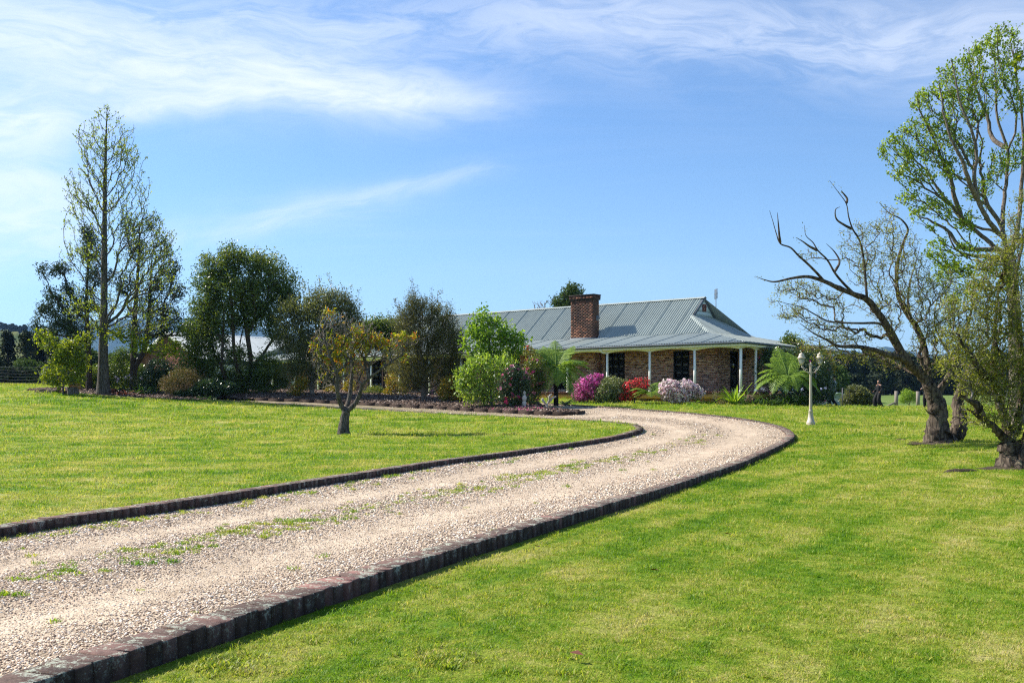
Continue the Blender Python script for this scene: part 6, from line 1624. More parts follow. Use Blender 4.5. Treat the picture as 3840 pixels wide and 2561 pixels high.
def strap_plant(name, px, D, n, L, w, seed, label, mat, droop=.6, lift=1.2, group='strappy plants of the beds', parts=False, cat='plant', flower=None, nfl=0, fh=.8, spread=.15):
    r = R(seed); g = G(px, D); root = empty(name, g, 0, label, cat, group); allm = MB()
    for i in range(n):
        az = r.uniform(0, 2 * math.pi); ln = L * r.uniform(.65, 1.1); lf_ = lift * r.uniform(.6, 1.25); dr = droop * r.uniform(.7, 1.3)
        u = np.linspace(0, 1, 7); x = ln * u * (1 - .2 * u); z = ln * (lf_ * u - dr * u ** 2) * .8
        d = np.array([math.cos(az), math.sin(az), 0]); s = np.array([-d[1], d[0], 0]); wv = w * np.array([.7, 1, 1, .9, .75, .45, .03])
        p = d * x[:, None] + np.array([0, 0, 1]) * np.maximum(z, .01)[:, None] + np.array([r.normal(0, spread), r.normal(0, spread * .6), 0])
        v = np.vstack([p - s * wv[:, None] / 2 + [0, 0, .01], p - [0, 0, w * .12], p + s * wv[:, None] / 2 + [0, 0, .01]])
        k = np.arange(6); q = np.vstack([np.stack([k, k + 1, k + 8, k + 7], 1), np.stack([k + 7, k + 8, k + 15, k + 14], 1)])
        if parts: m = MB(); m.quads(v, q, float(r.uniform())); m.build('leaf', mat, root)
        else: allm.quads(v, q, float(r.uniform()))
    if not parts: allm.build('leaves', mat, root)
    if flower is not None:
        st = MB(); fm = MB()
        for i in range(nfl):
            q = np.array([r.normal(0, spread * 1.6), r.normal(0, spread), fh * r.uniform(.75, 1.1)])
            st.tube([[q[0] * .4, q[1] * .4, 0], q], .006, 4); fm.leaves(q + r.normal(0, .035, (26, 3)), .05, r, .5)
        st.build('stalks', LF_STRAP, root); fm.build('flower_heads', flower, root)
    return root
strap_plant('agave', 2118, 45.3, 22, .55, .11, 701, 'blue-green rosette agave at the foot of the tree fern', LF_AGAVE, .35, .85, parts=True, spread=.01)
strap_plant('birds_nest_fern', 2752, 45.8, 34, .95, .12, 702, 'bright green upright fern clump in front of the veranda corner', LF_FERN, .35, 1.35, parts=True, spread=.06)
strap_plant('strap_plant', 2640, 46.9, 22, .8, .05, 703, 'spiky strap-leaved plant at the right foot of the pale pink azalea', LF_FERN, .5, 1.0)
strap_plant('strap_plant', 2840, 45.0, 90, .55, .045, 704, 'glossy strap-leaved clump right of the dry flower heads', LF_STRAP, .7, 1.2, spread=.32)
strap_plant('strap_plant', 2895, 45.0, 90, .60, .045, 705, 'broad clump of arching strap leaves in the middle of the right bed', LF_STRAP, .7, 1.2, spread=.34, flower=PT_DRY, nfl=4, fh=.55)
strap_plant('agapanthus', 2960, 45.3, 110, .75, .04, 706, 'clump of strap leaves with pale lilac flower heads left of the lamp post', LF_STRAP, .75, 1.25, flower=PT_LILAC, nfl=12, fh=.8, spread=.36)
strap_plant('strap_plant', 3000, 45.8, 120, 1.05, .045, 707, 'tall arching dark strap clump just left of the lamp post', LF_STRAP, .8, 1.2, spread=.34)
strap_plant('strap_plant', 2800, 47.0, 60, .9, .05, 708, 'dark strap leaves beside the bright green fern clump', LF_STRAP, .6, 1.4, spread=.2)
shrub('dry_flower_shrub', 2812, 1500, 45.2, 16, 18, 709, 'small plant with dry brown flower heads in the right bed', LF_GLOSS, 260, .05, PT_DRY, 150, .08, [(2812, 1500, 14, 18)])
shrub('low_plant', 2706, 1515, 46.2, 14, 8, 710, 'low dry-tipped plant left of the bright green fern clump', LF_RUST, 420, .06, None, 0, .1, [(2708, 1515, 16, 8)])
shrub('low_plant', 2722, 1500, 46.4, 14, 14, 713, 'small dark green plant tucked against the deck left of the bright green fern clump', LF_EVER, 500, .08, None, 0, .1, [(2724, 1502, 18, 16)])
shrub('young_shrub', 2683, 1492, 47.0, 9, 26, 711, 'thin young shrub standing before the ochre deck fascia', LF_GREY, 380, .05, None, 0, .1, [(2683, 1485, 9, 22), (2683, 1505, 5, 12)], fill=.2)
strap_plant('bromeliad', 455, 50.2, 60, .5, .07, 720, 'dark red bromeliad clump right of the tall budding trunk', LF_BROM, .6, 1.0, spread=.30)
strap_plant('bromeliad', 490, 50.6, 50, .5, .07, 721, 'second dark red bromeliad clump, right of the first', LF_BROM, .6, 1.0, spread=.25)
strap_plant('orchid_clump', 425, 52.0, 70, .9, .04, 722, 'strappy orchid clump with pale pink flower sprays by the tall budding trunk', LF_STRAP, .8, 1.4, flower=PT_PINK, nfl=7, fh=1.0, spread=.25)
strap_plant('orchid_clump', 462, 52.2, 60, .9, .04, 723, 'strappy orchid clump with pale pink flower sprays above the bromeliads', LF_STRAP, .8, 1.4, flower=PT_PINK, nfl=6, fh=.95, spread=.22)
strap_plant('lily_clump', 545, 51.2, 70, .8, .05, 724, 'arching green lily clump left of the rusty shrub', LF_STRAP, .8, 1.4, spread=.28)
strap_plant('yucca', 520, 52.6, 50, 1.1, .045, 725, 'spiky pale-leaved plant standing behind the lily clump', LF_GREY, .5, 1.5, spread=.05)
strap_plant('lily_clump', 770, 49.4, 40, .5, .05, 726, 'low green lily clump at the mulch edge below the glossy shrub', LF_STRAP, .7, 1.2, spread=.25)

# pruned bare frangipani stump in the point of the bed
r = R(730); g = G(2052, 41.5); root = empty('bare_frangipani', g, 0, 'bare pale forked shrub with cut stubs in the point of the mulch bed', 'shrub', 'shrubs and flowers of the beds')
m = MB(); c = lambda pts: [P(a, b, 41.5) - g for a, b in pts]
g1 = [np.array([0, 0, -.05])]
for pts in ([(2050, 1520), (2043, 1510), (2034, 1492)], [(2050, 1520), (2056, 1508), (2060, 1496), (2056, 1484)], [(2056, 1510), (2068, 1500), (2076, 1486)], [(2060, 1500), (2072, 1492), (2086, 1486)], [(2046, 1512), (2036, 1505), (2030, 1494)], [(2060, 1496), (2062, 1482), (2070, 1478)]):
    q = c(pts); m.tube((g1 + q) if pts[0] == (2050, 1520) else q, np.linspace(.045, .024, len(q) + (pts[0] == (2050, 1520))), 7)
m.build('branch', simple('pale_stub_bark', (0.42, 0.38, 0.32), .8, .2, 0, .15, 20.0), root, smooth=True)
r = R(731); g = G(2052, 46.5); sk = Skel(r); sk.limb([g, g + [0, 0, .3]], -1, 3); sk.grow(blob_pts(r, [(2060, 1440, 12, 22), (2045, 1455, 16, 22)], 46.5, 22, .1, .7), .4, .8, .12, .15, .6); sk.radii(.02, .005, .5)
finish_tree(sk, 'twiggy_shrub', 'small leafless pale twiggy shrub before the wall beside the tree fern trunk', 'shrub', BK_TWIG, None, None, .1, 'shrubs and flowers of the beds')
# white garden ornament beneath the camellias
g = G(1966, 42.2); m = MB(); m.lathe([(0, 0), (.13, 0), (.13, .05), (.09, .07), (.07, .2), (.10, .28), (.07, .34)], (0, 0, 0), 12)
root = empty('garden_statue', g, 0, 'small weathered white garden ornament under the pink camellia', 'statue'); ST = simple('weathered_stone', (0.52, 0.50, 0.45), .8, .2, 0, .2, 12.0, .3)
m.build('pedestal', ST, root, smooth=False)
m = MB(); m.lathe([(.06, .34), (.10, .40), (.11, .5), (.07, .6), (.045, .63), (.06, .68), (.06, .74), (.02, .78), (0, .79)], (0, 0, 0), 12); m.build('figure', ST, root, smooth=True)

# ---- stump, logs, small lawn things
M_WOOD = simple('cut_wood', (0.42, 0.22, 0.10), .75, .2, 0, .2, 8.0, .3)
g = G(272, 49.2); root = empty('tree_stump', g, 0, 'sawn tree stump cut into a seat with a raised back, at the left lawn edge', 'stump')
m = MB(); th = np.arange(14) * 2 * math.pi / 14; rr = .25 + .03 * np.sin(th * 3)
v = np.vstack([np.column_stack([np.cos(th) * rr * 1.12, np.sin(th) * rr * 1.12, np.full(14, -.05)]), np.column_stack([np.cos(th) * rr, np.sin(th) * rr, np.full(14, .38)]), [[0, 0, .385]]])
k = np.arange(14); j = (k + 1) % 14; m.quads(v, np.stack([k, j, j + 14, k + 14], 1)); bo = m.build('stump_body', BK_GREY, root)
m = MB(); m.tris(np.vstack([np.column_stack([np.cos(th) * rr, np.sin(th) * rr, np.full(14, .384)]), [[0, 0, .386]]]), np.stack([k, j, np.full(14, 14)], 1)); m.build('cut_face', M_WOOD, root)
m = MB(); m.box(-.20, .30, .02, .24, .30, .56); m.build('back_rest', M_WOOD, root)
def log(name, px, D, L, rad, rz, label, seed):
    g = G(px, D); root = empty(name, g, rz, label, 'log', 'logs by the stump'); r = R(seed)
    u = np.linspace(-.5, .5, 6); m = MB(); m.tube(np.column_stack([u * L, r.normal(0, .03, 6), rad * .8 + r.normal(0, .02, 6) + np.array([.05, 0, 0, 0, 0, .04])]), rad * r.uniform(.75, 1.1, 6), 8); m.build('log_body', BK_WILLOW, root)
    m = MB(); m.tube([[L * .5, 0, rad * .8], [L * .5 + .012, 0, rad * .8]], rad * .8, 8); m.build('cut_face', M_WOOD, root)
log('log', 172, 50.5, .55, .10, .3, 'short curved log left-most on the mulch', 740); log('log', 205, 50.0, .65, .12, -.2, 'thick split log in front of the curved one', 741)
log('log', 168, 49.8, 1.0, .05, .05, 'long thin branch lying in front of the logs', 742); log('log', 248, 49.6, .3, .11, .9, 'short dark log right against the stump', 743)
log('log', 362, 50.8, .5, .06, .0, 'thin pale log lying behind the tall budding trunk', 744)
def dirt(px, D, rx, ry, h, seed, label):
    g = G(px, D); r = R(seed); m = MB(); n = 18; th = np.arange(n) * 2 * math.pi / n; V = []; 
    for k, (s, z) in enumerate(((1, -.015), (.75, h * .5), (.45, h * .9), (.1, h))):
        a = r.uniform(.8, 1.2, n); V.append(np.column_stack([np.cos(th) * rx * s * a, np.sin(th) * ry * s * a, z + r.normal(0, h * .12, n)]))
    V = np.vstack(V); k = np.arange(n); j = (k + 1) % n
    m.quads(V, np.vstack([np.stack([k + i * n, j + i * n, j + (i + 1) * n, k + (i + 1) * n], 1) for i in range(3)])); m.tris(V[3 * n:], [[0, i, i + 1] for i in range(1, n - 1)])
    o = m.build('dirt_mound', M_SOIL, None, origin=(0, 0, 0)); o.location = tuple(g); tag(o, label, 'mound', 'bare mounds in the lawn')
dirt(3380, 26.4, .19, .14, .045, 750, 'small bare dirt mound in the lawn, farthest from the willow trunk'); dirt(3428, 25.0, .17, .12, .035, 751, 'small bare dirt mound in the lawn nearer the willow trunk')
dirt(3612, 17.6, .34, .07, .05, 752, 'long thin strip of bare soil in the lawn before the curly willow')
dirt(3528, 24.3, .85, .6, .02, 753, 'worn bare soil around the base of the leaning willow'); dirt(3800, 17.9, .6, .4, .02, 754, 'worn bare soil around the base of the curly-twigged willow')
# fallen leaves
r = R(760); M_FALL = simple('fallen_leaf', (0.13, 0.045, 0.025), .7, .3, 0, .3, 30.0)
FL = [(2160, 2462, 'on the grass near the lower middle of the lawn'), (2455, 2145, 'on the grass by the kerb in the middle'), (2730, 2008, 'near the kerb bend'), (3252, 1693, 'below the willow limbs'), (3242, 1597, 'in the lawn right of the lamp post'), (3368, 1551, 'in the lawn behind the first dirt mound'), (2015, 2055, 'lying against the kerb base')]
for i, (px, py, lb) in enumerate(FL):
    h = hit(px, py, 0.03); m = MB(); m.quads([(-.045, 0, 0), (-.01, -.02, .012), (.05, 0, .006), (0, .022, .014)], [[0, 1, 2, 3]], .5)
    o = m.build('fallen_leaf', M_FALL, None, origin=(0, 0, 0)); o.location = (h[0], h[1], float(ground(h[0], h[1])) + .045); o.rotation_euler = (.2, .1, r.uniform(0, 6)); tag(o, 'dry brown leaf ' + lb, 'leaf', 'fallen leaves')

# ---- lamp post with two lanterns
M_LAMP = simple('cream_cast_metal', (0.44, 0.39, 0.30), .5, .4, 0, .10, 9.0, .1)
M_LAMPB = simple('stained_footing', (0.45, 0.38, 0.29), .8, .2, 0, .2, 9.0, .2)
m_, N_ = new_mat('lantern_glass'); out(N_, N_.node('ShaderNodeMixShader', {0: .55, 1: bsdf(N_, (0.42, 0.48, 0.46), .15, .6), 2: N_.node('ShaderNodeBsdfTransparent').outputs[0]}).outputs[0]); M_LGL = m_
g = G(3040, 34.5); lp = empty('lamp_post', g, 0.1, 'cream cast-metal garden lamp post with two lanterns on scroll arms', 'lamp post')
LH = 1.0
m = MB(); m.lathe([(0, -.05), (.155, -.05), (.155, .055), (.14, .06)], (0, 0, 0), 8, rot=.39); m.build('footing', M_LAMPB, lp)
m = MB(); m.lathe([(.15, .06), (.15, .085), (.135, .10), (.12, .16), (.105, .17), (.085, .34), (.068, .46), (.075, .47), (.078, .485), (.07, .50), (.052, .51)], (0, 0, 0), 8, rot=.39); m.build('base', M_LAMP, lp)
m = MB(); th = np.arange(24) * 2 * math.pi / 24; z = np.linspace(.51, 2.02, 8)
rad = (np.linspace(.050, .034, 8)[:, None]) * (1 + .09 * np.cos(th * 12)[None])
v = np.stack([rad * np.cos(th), rad * np.sin(th), np.repeat(z[:, None], 24, 1)], -1).reshape(-1, 3); i = np.arange(7)[:, None] * 24; j = np.arange(24)[None]; k = (j + 1) % 24
m.quads(v, np.stack([i + j, i + k, i + 24 + k, i + 24 + j], -1).reshape(-1, 4)); m.build('column', M_LAMP, lp)
m = MB(); m.lathe([(.034, 2.02), (.055, 2.035), (.05, 2.06), (.06, 2.075), (.045, 2.10), (.02, 2.12), (.028, 2.145), (.012, 2.17), (0, 2.18)], (0, 0, 0), 12); m.build('finial', M_LAMP, lp, smooth=True)
# the scroll arms
def arm(sx):
    m = MB(); t = np.linspace(0, 1, 12)
    m.tube(np.column_stack([sx * (.03 + .30 * t), 0 * t, 1.83 + .22 * t ** 1.8 - .05 * np.sin(t * math.pi)]), .013, 6)
    for (cx_, cz_, r0, a0, tw) in ((.13, 1.90, .06, -1.2, 4.4), (.22, 1.93, .055, -2.2, 4.6), (.075, 1.79, .045, .6, 4.2), (.28, 2.02, .035, -2.6, 4.0)):
        a = a0 + np.linspace(0, tw, 16); rr = r0 * np.linspace(1, .25, 16); m.tube(np.column_stack([sx * (cx_ + rr * np.cos(a)), 0 * a, cz_ + rr * np.sin(a)]), .010, 5)
    return m
def lantern(sx):
    o = np.array([sx * .33, 0, 0])
    root = None
    m = MB(); m.lathe([(0, 2.05), (.02, 2.05), (.03, 2.08), (.065, 2.10), (.075, 2.115)], o, 6); lan = m.build('lantern', M_LAMP, lp)
    m = MB(); m.lathe([(.074, 2.115), (.112, 2.30)], o, 6); m.build('glass', M_LGL, lan)
    m = MB()
    for q in range(6):
        a = q * math.pi / 3; d = np.array([math.cos(a), math.sin(a), 0]); m.tube([o + d * .077 + [0, 0, 2.115], o + d * .116 + [0, 0, 2.30]], .007, 4)
    m.lathe([(.115, 2.295), (.14, 2.305), (.145, 2.32), (.125, 2.335)], o, 12); m.build('glazing_frame', M_LAMP, lan)
    m = MB(); m.lathe([(.13, 2.33), (.10, 2.375), (.088, 2.42), (.08, 2.455), (.045, 2.48), (.02, 2.49), (.022, 2.51), (0, 2.53)], o, 12); m.build('lantern_roof', M_LAMP, lan, smooth=True)
    m = MB(); m.lathe([(0, 2.12), (.02, 2.12), (.02, 2.2), (.028, 2.23), (.012, 2.27), (0, 2.275)], o, 8); m.build('bulb', M_WHITE, lan, smooth=True)
for sx in (-1, 1): arm(sx).build('scroll_arm', M_LAMP, lp, smooth=True); lantern(sx)

# ---- people
M_SKIN = simple('skin', (0.42, 0.22, 0.15), .6, .3, 0, .05, 5.0, .02); M_BLK = simple('black_cloth', (0.014, 0.014, 0.016), .8, .2, 0, .2, 9.0, .3)
M_HAIRD = simple('dark_hair', (0.018, 0.012, 0.009), .6, .3, 0, .3, 20.0); M_GREYC = simple('patterned_shirt', (0.20, 0.22, 0.24), .8, .1, 0, .5, 22.0, .1); M_PALEC = simple('pale_shirt', (0.55, 0.60, 0.66), .8, .1, 0, .1, 12.0); M_SHOE = simple('black_shoe', (0.015, 0.015, 0.015), .5, .3)
def skin_body(name, joints, edges, radii, mat, parent):
    me = bpy.data.meshes.new(name); me.from_pydata([tuple(j) for j in joints], edges, []); o = bpy.data.objects.new(name, me); COL.objects.link(o); o.parent = parent
    me.materials.append(mat); md = o.modifiers.new('skin', 'SKIN'); md.use_smooth_shade = True
    for i, rv in enumerate(radii): me.skin_vertices[0].data[i].radius = rv if isinstance(rv, tuple) else (rv, rv)
    me.skin_vertices[0].data[0].use_root = True
    o.modifiers.new('sub', 'SUBSURF').levels = 1; o.modifiers['sub'].render_levels = 2; return o
def person(px, D, rz, H, label, top, legs, hairm, hair_len=.3, arms=((.24, .10, 1.0), (-.24, .16, 1.02)), wide=False, stride=.1):
    g = G(px, D); root = empty('person', g, rz, label, 'person', 'people in the garden'); s = H / 1.68
    aL, aR = arms
    J = [(0, 0, .92), (0, 0, 1.10), (0, .01, 1.30), (0, .01, 1.42), (0, .0, 1.50), (0, -.01, 1.58), (.10, 0, .88), (.11, -stride * .4, .48), (.11, stride * .6, .07), (.11, stride * .6 - .16, .03), (-.10, 0, .88), (-.11, -stride * .9, .48), (-.11, -stride * .6, .07), (-.11, -stride * .6 - .16, .03),
         (.19, .01, 1.38), ((.19 + aL[0]) / 2 + .03, .02, 1.16), (aL[0], -aL[1], aL[2]), (aL[0] - .01, -aL[1] - .09, aL[2] - .04), (-.19, .01, 1.38), (-(.19 - aR[0]) / 2 - .03, .02, 1.16), (aR[0], -aR[1], aR[2]), (aR[0] + .01, -aR[1] - .09, aR[2] - .04)]
    J = [tuple(c * s for c in j) for j in J]
    ED = [(0, 1), (1, 2), (2, 3), (3, 4), (4, 5), (0, 6), (6, 7), (7, 8), (8, 9), (0, 10), (10, 11), (11, 12), (12, 13), (3, 14), (14, 15), (15, 16), (16, 17), (3, 18), (18, 19), (19, 20), (20, 21)]
    RD = [(.14, .10), (.12, .09), (.15, .10), (.09, .07), .05, (.075, .095), .085, .055, .04, (.04, .03), .085, .055, .04, (.04, .03), .05, .04, .028, (.035, .02), .05, .04, .028, (.035, .02)]
    skin_body('body', J, ED, [tuple(x * s for x in (q if isinstance(q, tuple) else (q, q))) for q in RD], M_SKIN, root)
    # head with brow, nose and chin
    m = MB(); m.lathe([(0, 1.485), (.035, 1.495), (.058, 1.53), (.07, 1.58), (.073, 1.62), (.06, 1.665), (.03, 1.69), (0, 1.695)], (0, -.015, 0), 14); m.lathe([(0, 1.565), (.013, 1.57), (.008, 1.605), (0, 1.61)], (0, -.088, 0), 6)
    for sx in (-1, 1): m.lathe([(0, 1.56), (.012, 1.57), (.014, 1.60), (0, 1.62)], (sx * .073, -.01, 0), 6); m.lathe([(0, 1.595), (.010, 1.60), (0, 1.61)], (sx * .028, -.082, 0), 6)
    m.V = [v * s for v in m.V]; m.build('head', M_SKIN, root, smooth=True)
    m = MB(); m.lathe([(.075, 1.69 - hair_len), (.088, 1.62 - hair_len * .3), (.084, 1.63), (.078, 1.67), (.05, 1.70), (0, 1.712)], (0, .018, 0), 14); m.V = [v * s for v in m.V]; m.build('hair', hairm, root, smooth=True)
    m = MB()
    for j in (8, 12):
        q = np.array(J[j]); m.tube([q + [0, .05, -.03], q + [0, -.06, -.03], q + [0, -.16, -.045]], [.045, .05, .035], 8)
    m.build('shoes', M_SHOE, root, smooth=True)
    m = MB(); w = (.155, .17) if wide else (.10, .09)
    for a, b, c_ in ((6, 7, 8), (10, 11, 12)):
        p = np.array([J[a], J[b], J[c_]]); p[0, 2] += .05 * s; m.tube(catmull(p, 4), np.linspace(.115, w[1] * .8 if wide else .07, 9) * s, 12)
    m.lathe([(.10, .80), (.155, .86), (.15, .95), (.135, 1.05)], (0, 0, 0), 14); m.build('trousers', legs, root, smooth=True)
    m = MB(); th = np.arange(14) * 2 * math.pi / 14; prof = [(.165, .115, .90), (.145, .105, 1.05), (.16, .115, 1.22), (.185, .115, 1.34), (.14, .085, 1.42), (.065, .06, 1.46)]
    v = np.vstack([np.column_stack([np.cos(th) * a, np.sin(th) * b, np.full(14, c_)]) for a, b, c_ in prof]) * s; i = np.arange(5)[:, None] * 14; j = np.arange(14)[None]; k = (j + 1) % 14
    m.quads(v, np.stack([i + j, i + k, i + 14 + k, i + 14 + j], -1).reshape(-1, 4))
    for a, b, c_ in ((14, 15, 16), (18, 19, 20)): m.tube(catmull([J[a], J[b], J[c_]], 4), np.linspace(.068, .048, 9) * s, 9)
    m.build('top', top, root, smooth=True); return root
person(3295, 61.5, math.radians(-70), 1.70, 'woman in black with wide trousers and long dark hair walking on the far lawn', M_BLK, M_BLK, M_HAIRD, .42, wide=True, stride=.22)
person(3127, 54.0, math.radians(-100), 1.72, 'person in a pale top and black trousers half hidden behind the camellia hedge', M_PALEC, M_BLK, M_HAIRD, .12, stride=.25)
person(3478, 52.0, math.radians(-80), 1.76, 'person in a patterned grey shirt almost hidden behind the willow trunk', M_GREYC, M_BLK, M_HAIRD, .12)

# ---- shed, fences, posts at the back of the right lawn
g = P(3140, 1500, 72); root = empty('shed', (g[0], g[1], g[2] - .9), .35, 'low shed with a pale green roof beyond the lawn', 'shed')
M_SHED = simple('pale_green_sheet', (0.40, 0.50, 0.44), .5, .4, 0, .06, 2.0); M_SHEDW = simple('shed_wall', (0.22, 0.29, 0.25), .7, .2, 0, .1, 2.0)
m = MB(); m.box(-1.9, 1.9, 0, 2.6, -.4, 1.0); m.build('wall', M_SHEDW, root)
for sg in (-1, 1):
    m = MB(); v = np.array([(sg * 2.05, -.2, .98), (sg * 2.05, 2.8, .98), (0, 2.8, 1.45), (0, -.2, 1.45)]); v = np.vstack([v, v - [0, 0, .05]]); m.quads(v, [[0, 1, 2, 3], [4, 7, 6, 5], [0, 3, 7, 4], [1, 5, 6, 2], [0, 4, 5, 1]]); m.build('roof_sheet', M_SHED, root)
m = MB(); m.tris([(-1.95, -.01, .98), (1.95, -.01, .98), (0, -.01, 1.43)], [[0, 1, 2]]); m.build('gable', M_SHEDW, root)
M_POST = simple('weathered_post', (0.22, 0.19, 0.16), .9, .1, 0, .2, 14.0, .4); M_WIRE = simple('fence_wire', (0.10, 0.10, 0.11), .5, .5, .5)
def post_at(px, D, h, w=.09, parent=None, name='post', org=None):
    g = G(px, D); m = MB(); m.tube([g + [0, 0, -.3], g + [0.01, 0, h]], w, 7); return m.build(name, M_POST, parent, origin=org)
root = empty('gate_fence', G(3360, 71), 0, 'weathered wooden posts with a slanting stay at the far edge of the right lawn', 'fence', 'fences')
o0 = root.location
for px, D, h in ((3361, 71, 1.05), (3442, 70, 1.0)): post_at(px, D, h, .13, root, 'post', o0)
m = MB(); m.tube([P(3325, 1523, 71), P(3361, 1508, 71)], .07, 6); m.build('stay', M_POST, root, origin=o0)
root = empty('wire_fence', G(3159, 60), 0, 'thin grey post with wire mesh beside the round bush', 'fence', 'fences'); o0 = root.location
m = MB(); m.tube([G(3159, 60) - [0, 0, .2], P(3159, 1455, 60)], .03, 6); m.build('post', M_WIRE, root, origin=o0)
m = MB(); m.tube([P(3159, 1455, 60), P(3200, 1466, 64), P(3260, 1476, 70)], .02, 5); m.build('rail', M_WIRE, root, origin=o0)
m = MB()
for k in range(14):
    u = k / 13; a = P(3159, 1455, 60) * (1 - u) + P(3260, 1476, 70) * u; m.tube([a, [a[0], a[1], a[2] - .95]], .006, 3)
for k in range(1, 6): m.tube([P(3159, 1455, 60) - [0, 0, k * .18], P(3260, 1476, 70) - [0, 0, k * .18]], .006, 3)
m.build('mesh_panel', M_WIRE, root, origin=o0)
# left wire fence
root = empty('wire_fence', G(170, 61.5), 0, 'wire fence with a grey wooden post at the back of the left lawn', 'fence', 'fences'); o0 = root.location
for px in (-260, -45, 170, 390): post_at(px, 61.5, 1.25, .14, root, 'post', o0)
for k in range(6):
    pts = []
    for px in np.linspace(-500, 620, 36):
        q = G(px, 61.5); sag = .05 * math.sin((px + 260) / 215.0 * math.pi) ** 2; pts.append(q + [0, -.15, .22 + k * .19 - sag])
    m = MB(); m.tube(pts, .006, 4); m.build('wire', M_WIRE, root, origin=o0)
# dark rail and stones of the low bed, terracotta pot
g = G(420, 51.5); m = MB(); m.lathe([(0, 0), (.15, 0), (.20, .34), (.225, .34), (.225, .40), (.19, .40), (.18, .33), (0, .33)], (0, 0, 0), 16); o = m.build('flower_pot', simple('terracotta', (0.24, 0.11, 0.07), .8, .2), None, smooth=False, origin=(0, 0, 0)); o.location = tuple(g); tag(o, 'dark terracotta flower pot right of the tall budding trunk', 'pot')

# ---- long grass at the fence and tufts along edges
r = R(800); m = MB(); n = 2600; px = r.uniform(-100, 480, n); D = r.uniform(60.2, 62, n); x = (px - CX) / FPX * D
q = np.stack([x, D, ground(x, D) + .06], 1); d = np.tile([0, 0, 2.0], (n, 1)); m.leaves(q, .26, r, .10, 0, d); o = m.build('long_grass', M_BLADE); tag(o, 'unmown grass standing along the left wire fence', 'grass', None, 'stuff')
# ------------------------------------------------------------------ grass blades, gravel stones, mulch chips, weeds (instanced)
src = bpy.data.collections.new('sources')          # not linked to the scene: only instanced
def gn_scatter(name, pts, scl, rotz, meshes, mat, label, cat, tilt=0.0, flat=1.0, seed=0):
    """one object that instances small clumps on fixed points"""
    coll = bpy.data.collections.new(name + '_pieces')
    for k, me in enumerate(meshes):
        o = bpy.data.objects.new(name + '_piece', me); coll.objects.link(o)
    me = bpy.data.meshes.new(name); me.vertices.add(len(pts)); me.vertices.foreach_set('co', np.asarray(pts, np.float32).ravel())
    r = np.random.default_rng(seed)
    a = me.attributes.new('scl', 'FLOAT', 'POINT'); a.data.foreach_set('value', np.asarray(scl, np.float32))
    a = me.attributes.new('rot', 'FLOAT_VECTOR', 'POINT'); rv = np.column_stack([r.normal(0, tilt, len(pts)), r.normal(0, tilt, len(pts)), rotz]).astype(np.float32); a.data.foreach_set('vector', rv.ravel())
    a = me.attributes.new('pick', 'INT', 'POINT'); a.data.foreach_set('value', r.integers(0, len(meshes), len(pts)).astype(np.int32))
    me.materials.append(mat)
    ob = bpy.data.objects.new(name, me); COL.objects.link(ob)
    t = bpy.data.node_groups.new(name + '_scatter', 'GeometryNodeTree')
    t.interface.new_socket('Geometry', in_out='INPUT', socket_type='NodeSocketGeometry'); t.interface.new_socket('Geometry', in_out='OUTPUT', socket_type='NodeSocketGeometry')
    gi = t.nodes.new('NodeGroupInput'); go = t.nodes.new('NodeGroupOutput')
    ci = t.nodes.new('GeometryNodeCollectionInfo'); ci.inputs[0].default_value = coll; ci.inputs['Separate Children'].default_value = True; ci.inputs['Reset Children'].default_value = True
    ip = t.nodes.new('GeometryNodeInstanceOnPoints'); ip.inputs['Pick Instance'].default_value = True
    def attr(nm, dt):
        n = t.nodes.new('GeometryNodeInputNamedAttribute'); n.data_type = dt; n.inputs[0].default_value = nm
        return [o for o in n.outputs if o.enabled and o.name == 'Attribute'][0]
    t.links.new(gi.outputs[0], ip.inputs['Points']); t.links.new(ci.outputs[0], ip.inputs['Instance'])
    t.links.new(attr('scl', 'FLOAT'), ip.inputs['Scale']); t.links.new(attr('rot', 'FLOAT_VECTOR'), ip.inputs['Rotation']); t.links.new(attr('pick', 'INT'), ip.inputs['Instance Index'])
    t.links.new(ip.outputs[0], go.inputs[0])
    md = ob.modifiers.new('scatter', 'NODES'); md.node_group = t
    return tag(ob, label, cat, None, 'stuff')

def grass_clump(seed, n, rad, h, w):
    r = np.random.default_rng(seed); a = r.uniform(0, 2 * math.pi, n); d = rad * np.sqrt(r.uniform(0, 1, n)); b = np.column_stack([np.cos(a) * d, np.sin(a) * d, np.full(n, -.004)])
    az = r.uniform(0, 2 * math.pi, n); lean = r.uniform(.15, 1.1, n); hh = h * r.uniform(.5, 1.25, n)
    dr = np.column_stack([np.cos(az) * np.sin(lean), np.sin(az) * np.sin(lean), np.cos(lean)]); s = np.column_stack([-np.sin(az + r.normal(0, .8, n)), np.cos(az), np.zeros(n)]) * w * r.uniform(.7, 1.3, n)[:, None]
    mid = b + dr * hh[:, None] * .55; tip = mid + (dr * .6 + np.column_stack([np.cos(az), np.sin(az), -.25 * np.ones(n)]) * .45) * hh[:, None] * .5
    v = np.stack([b - s, b + s, mid + s * .8, mid - s * .8, tip], 1).reshape(-1, 3); m = MB(); k = np.arange(n)[:, None] * 5; c = r.uniform(0, 1, n)
    m.quads(v, k + np.array([[0, 1, 2, 3]]), c)
    m.T.append((k + np.array([[3, 2, 4]])).astype(int)); m.ct.append(c)
    return m.mesh('grass_clump', M_BLADE)
def in_view(x, y, zz=0.0, pad=60):
    px = CX + x / np.maximum(y, .1) * FPX; py = HZ + (CAM_Z - zz) * FPX / np.maximum(y, .1)
    return (px > -pad) & (px < 3840 + pad) & (py < 2561 + 160)
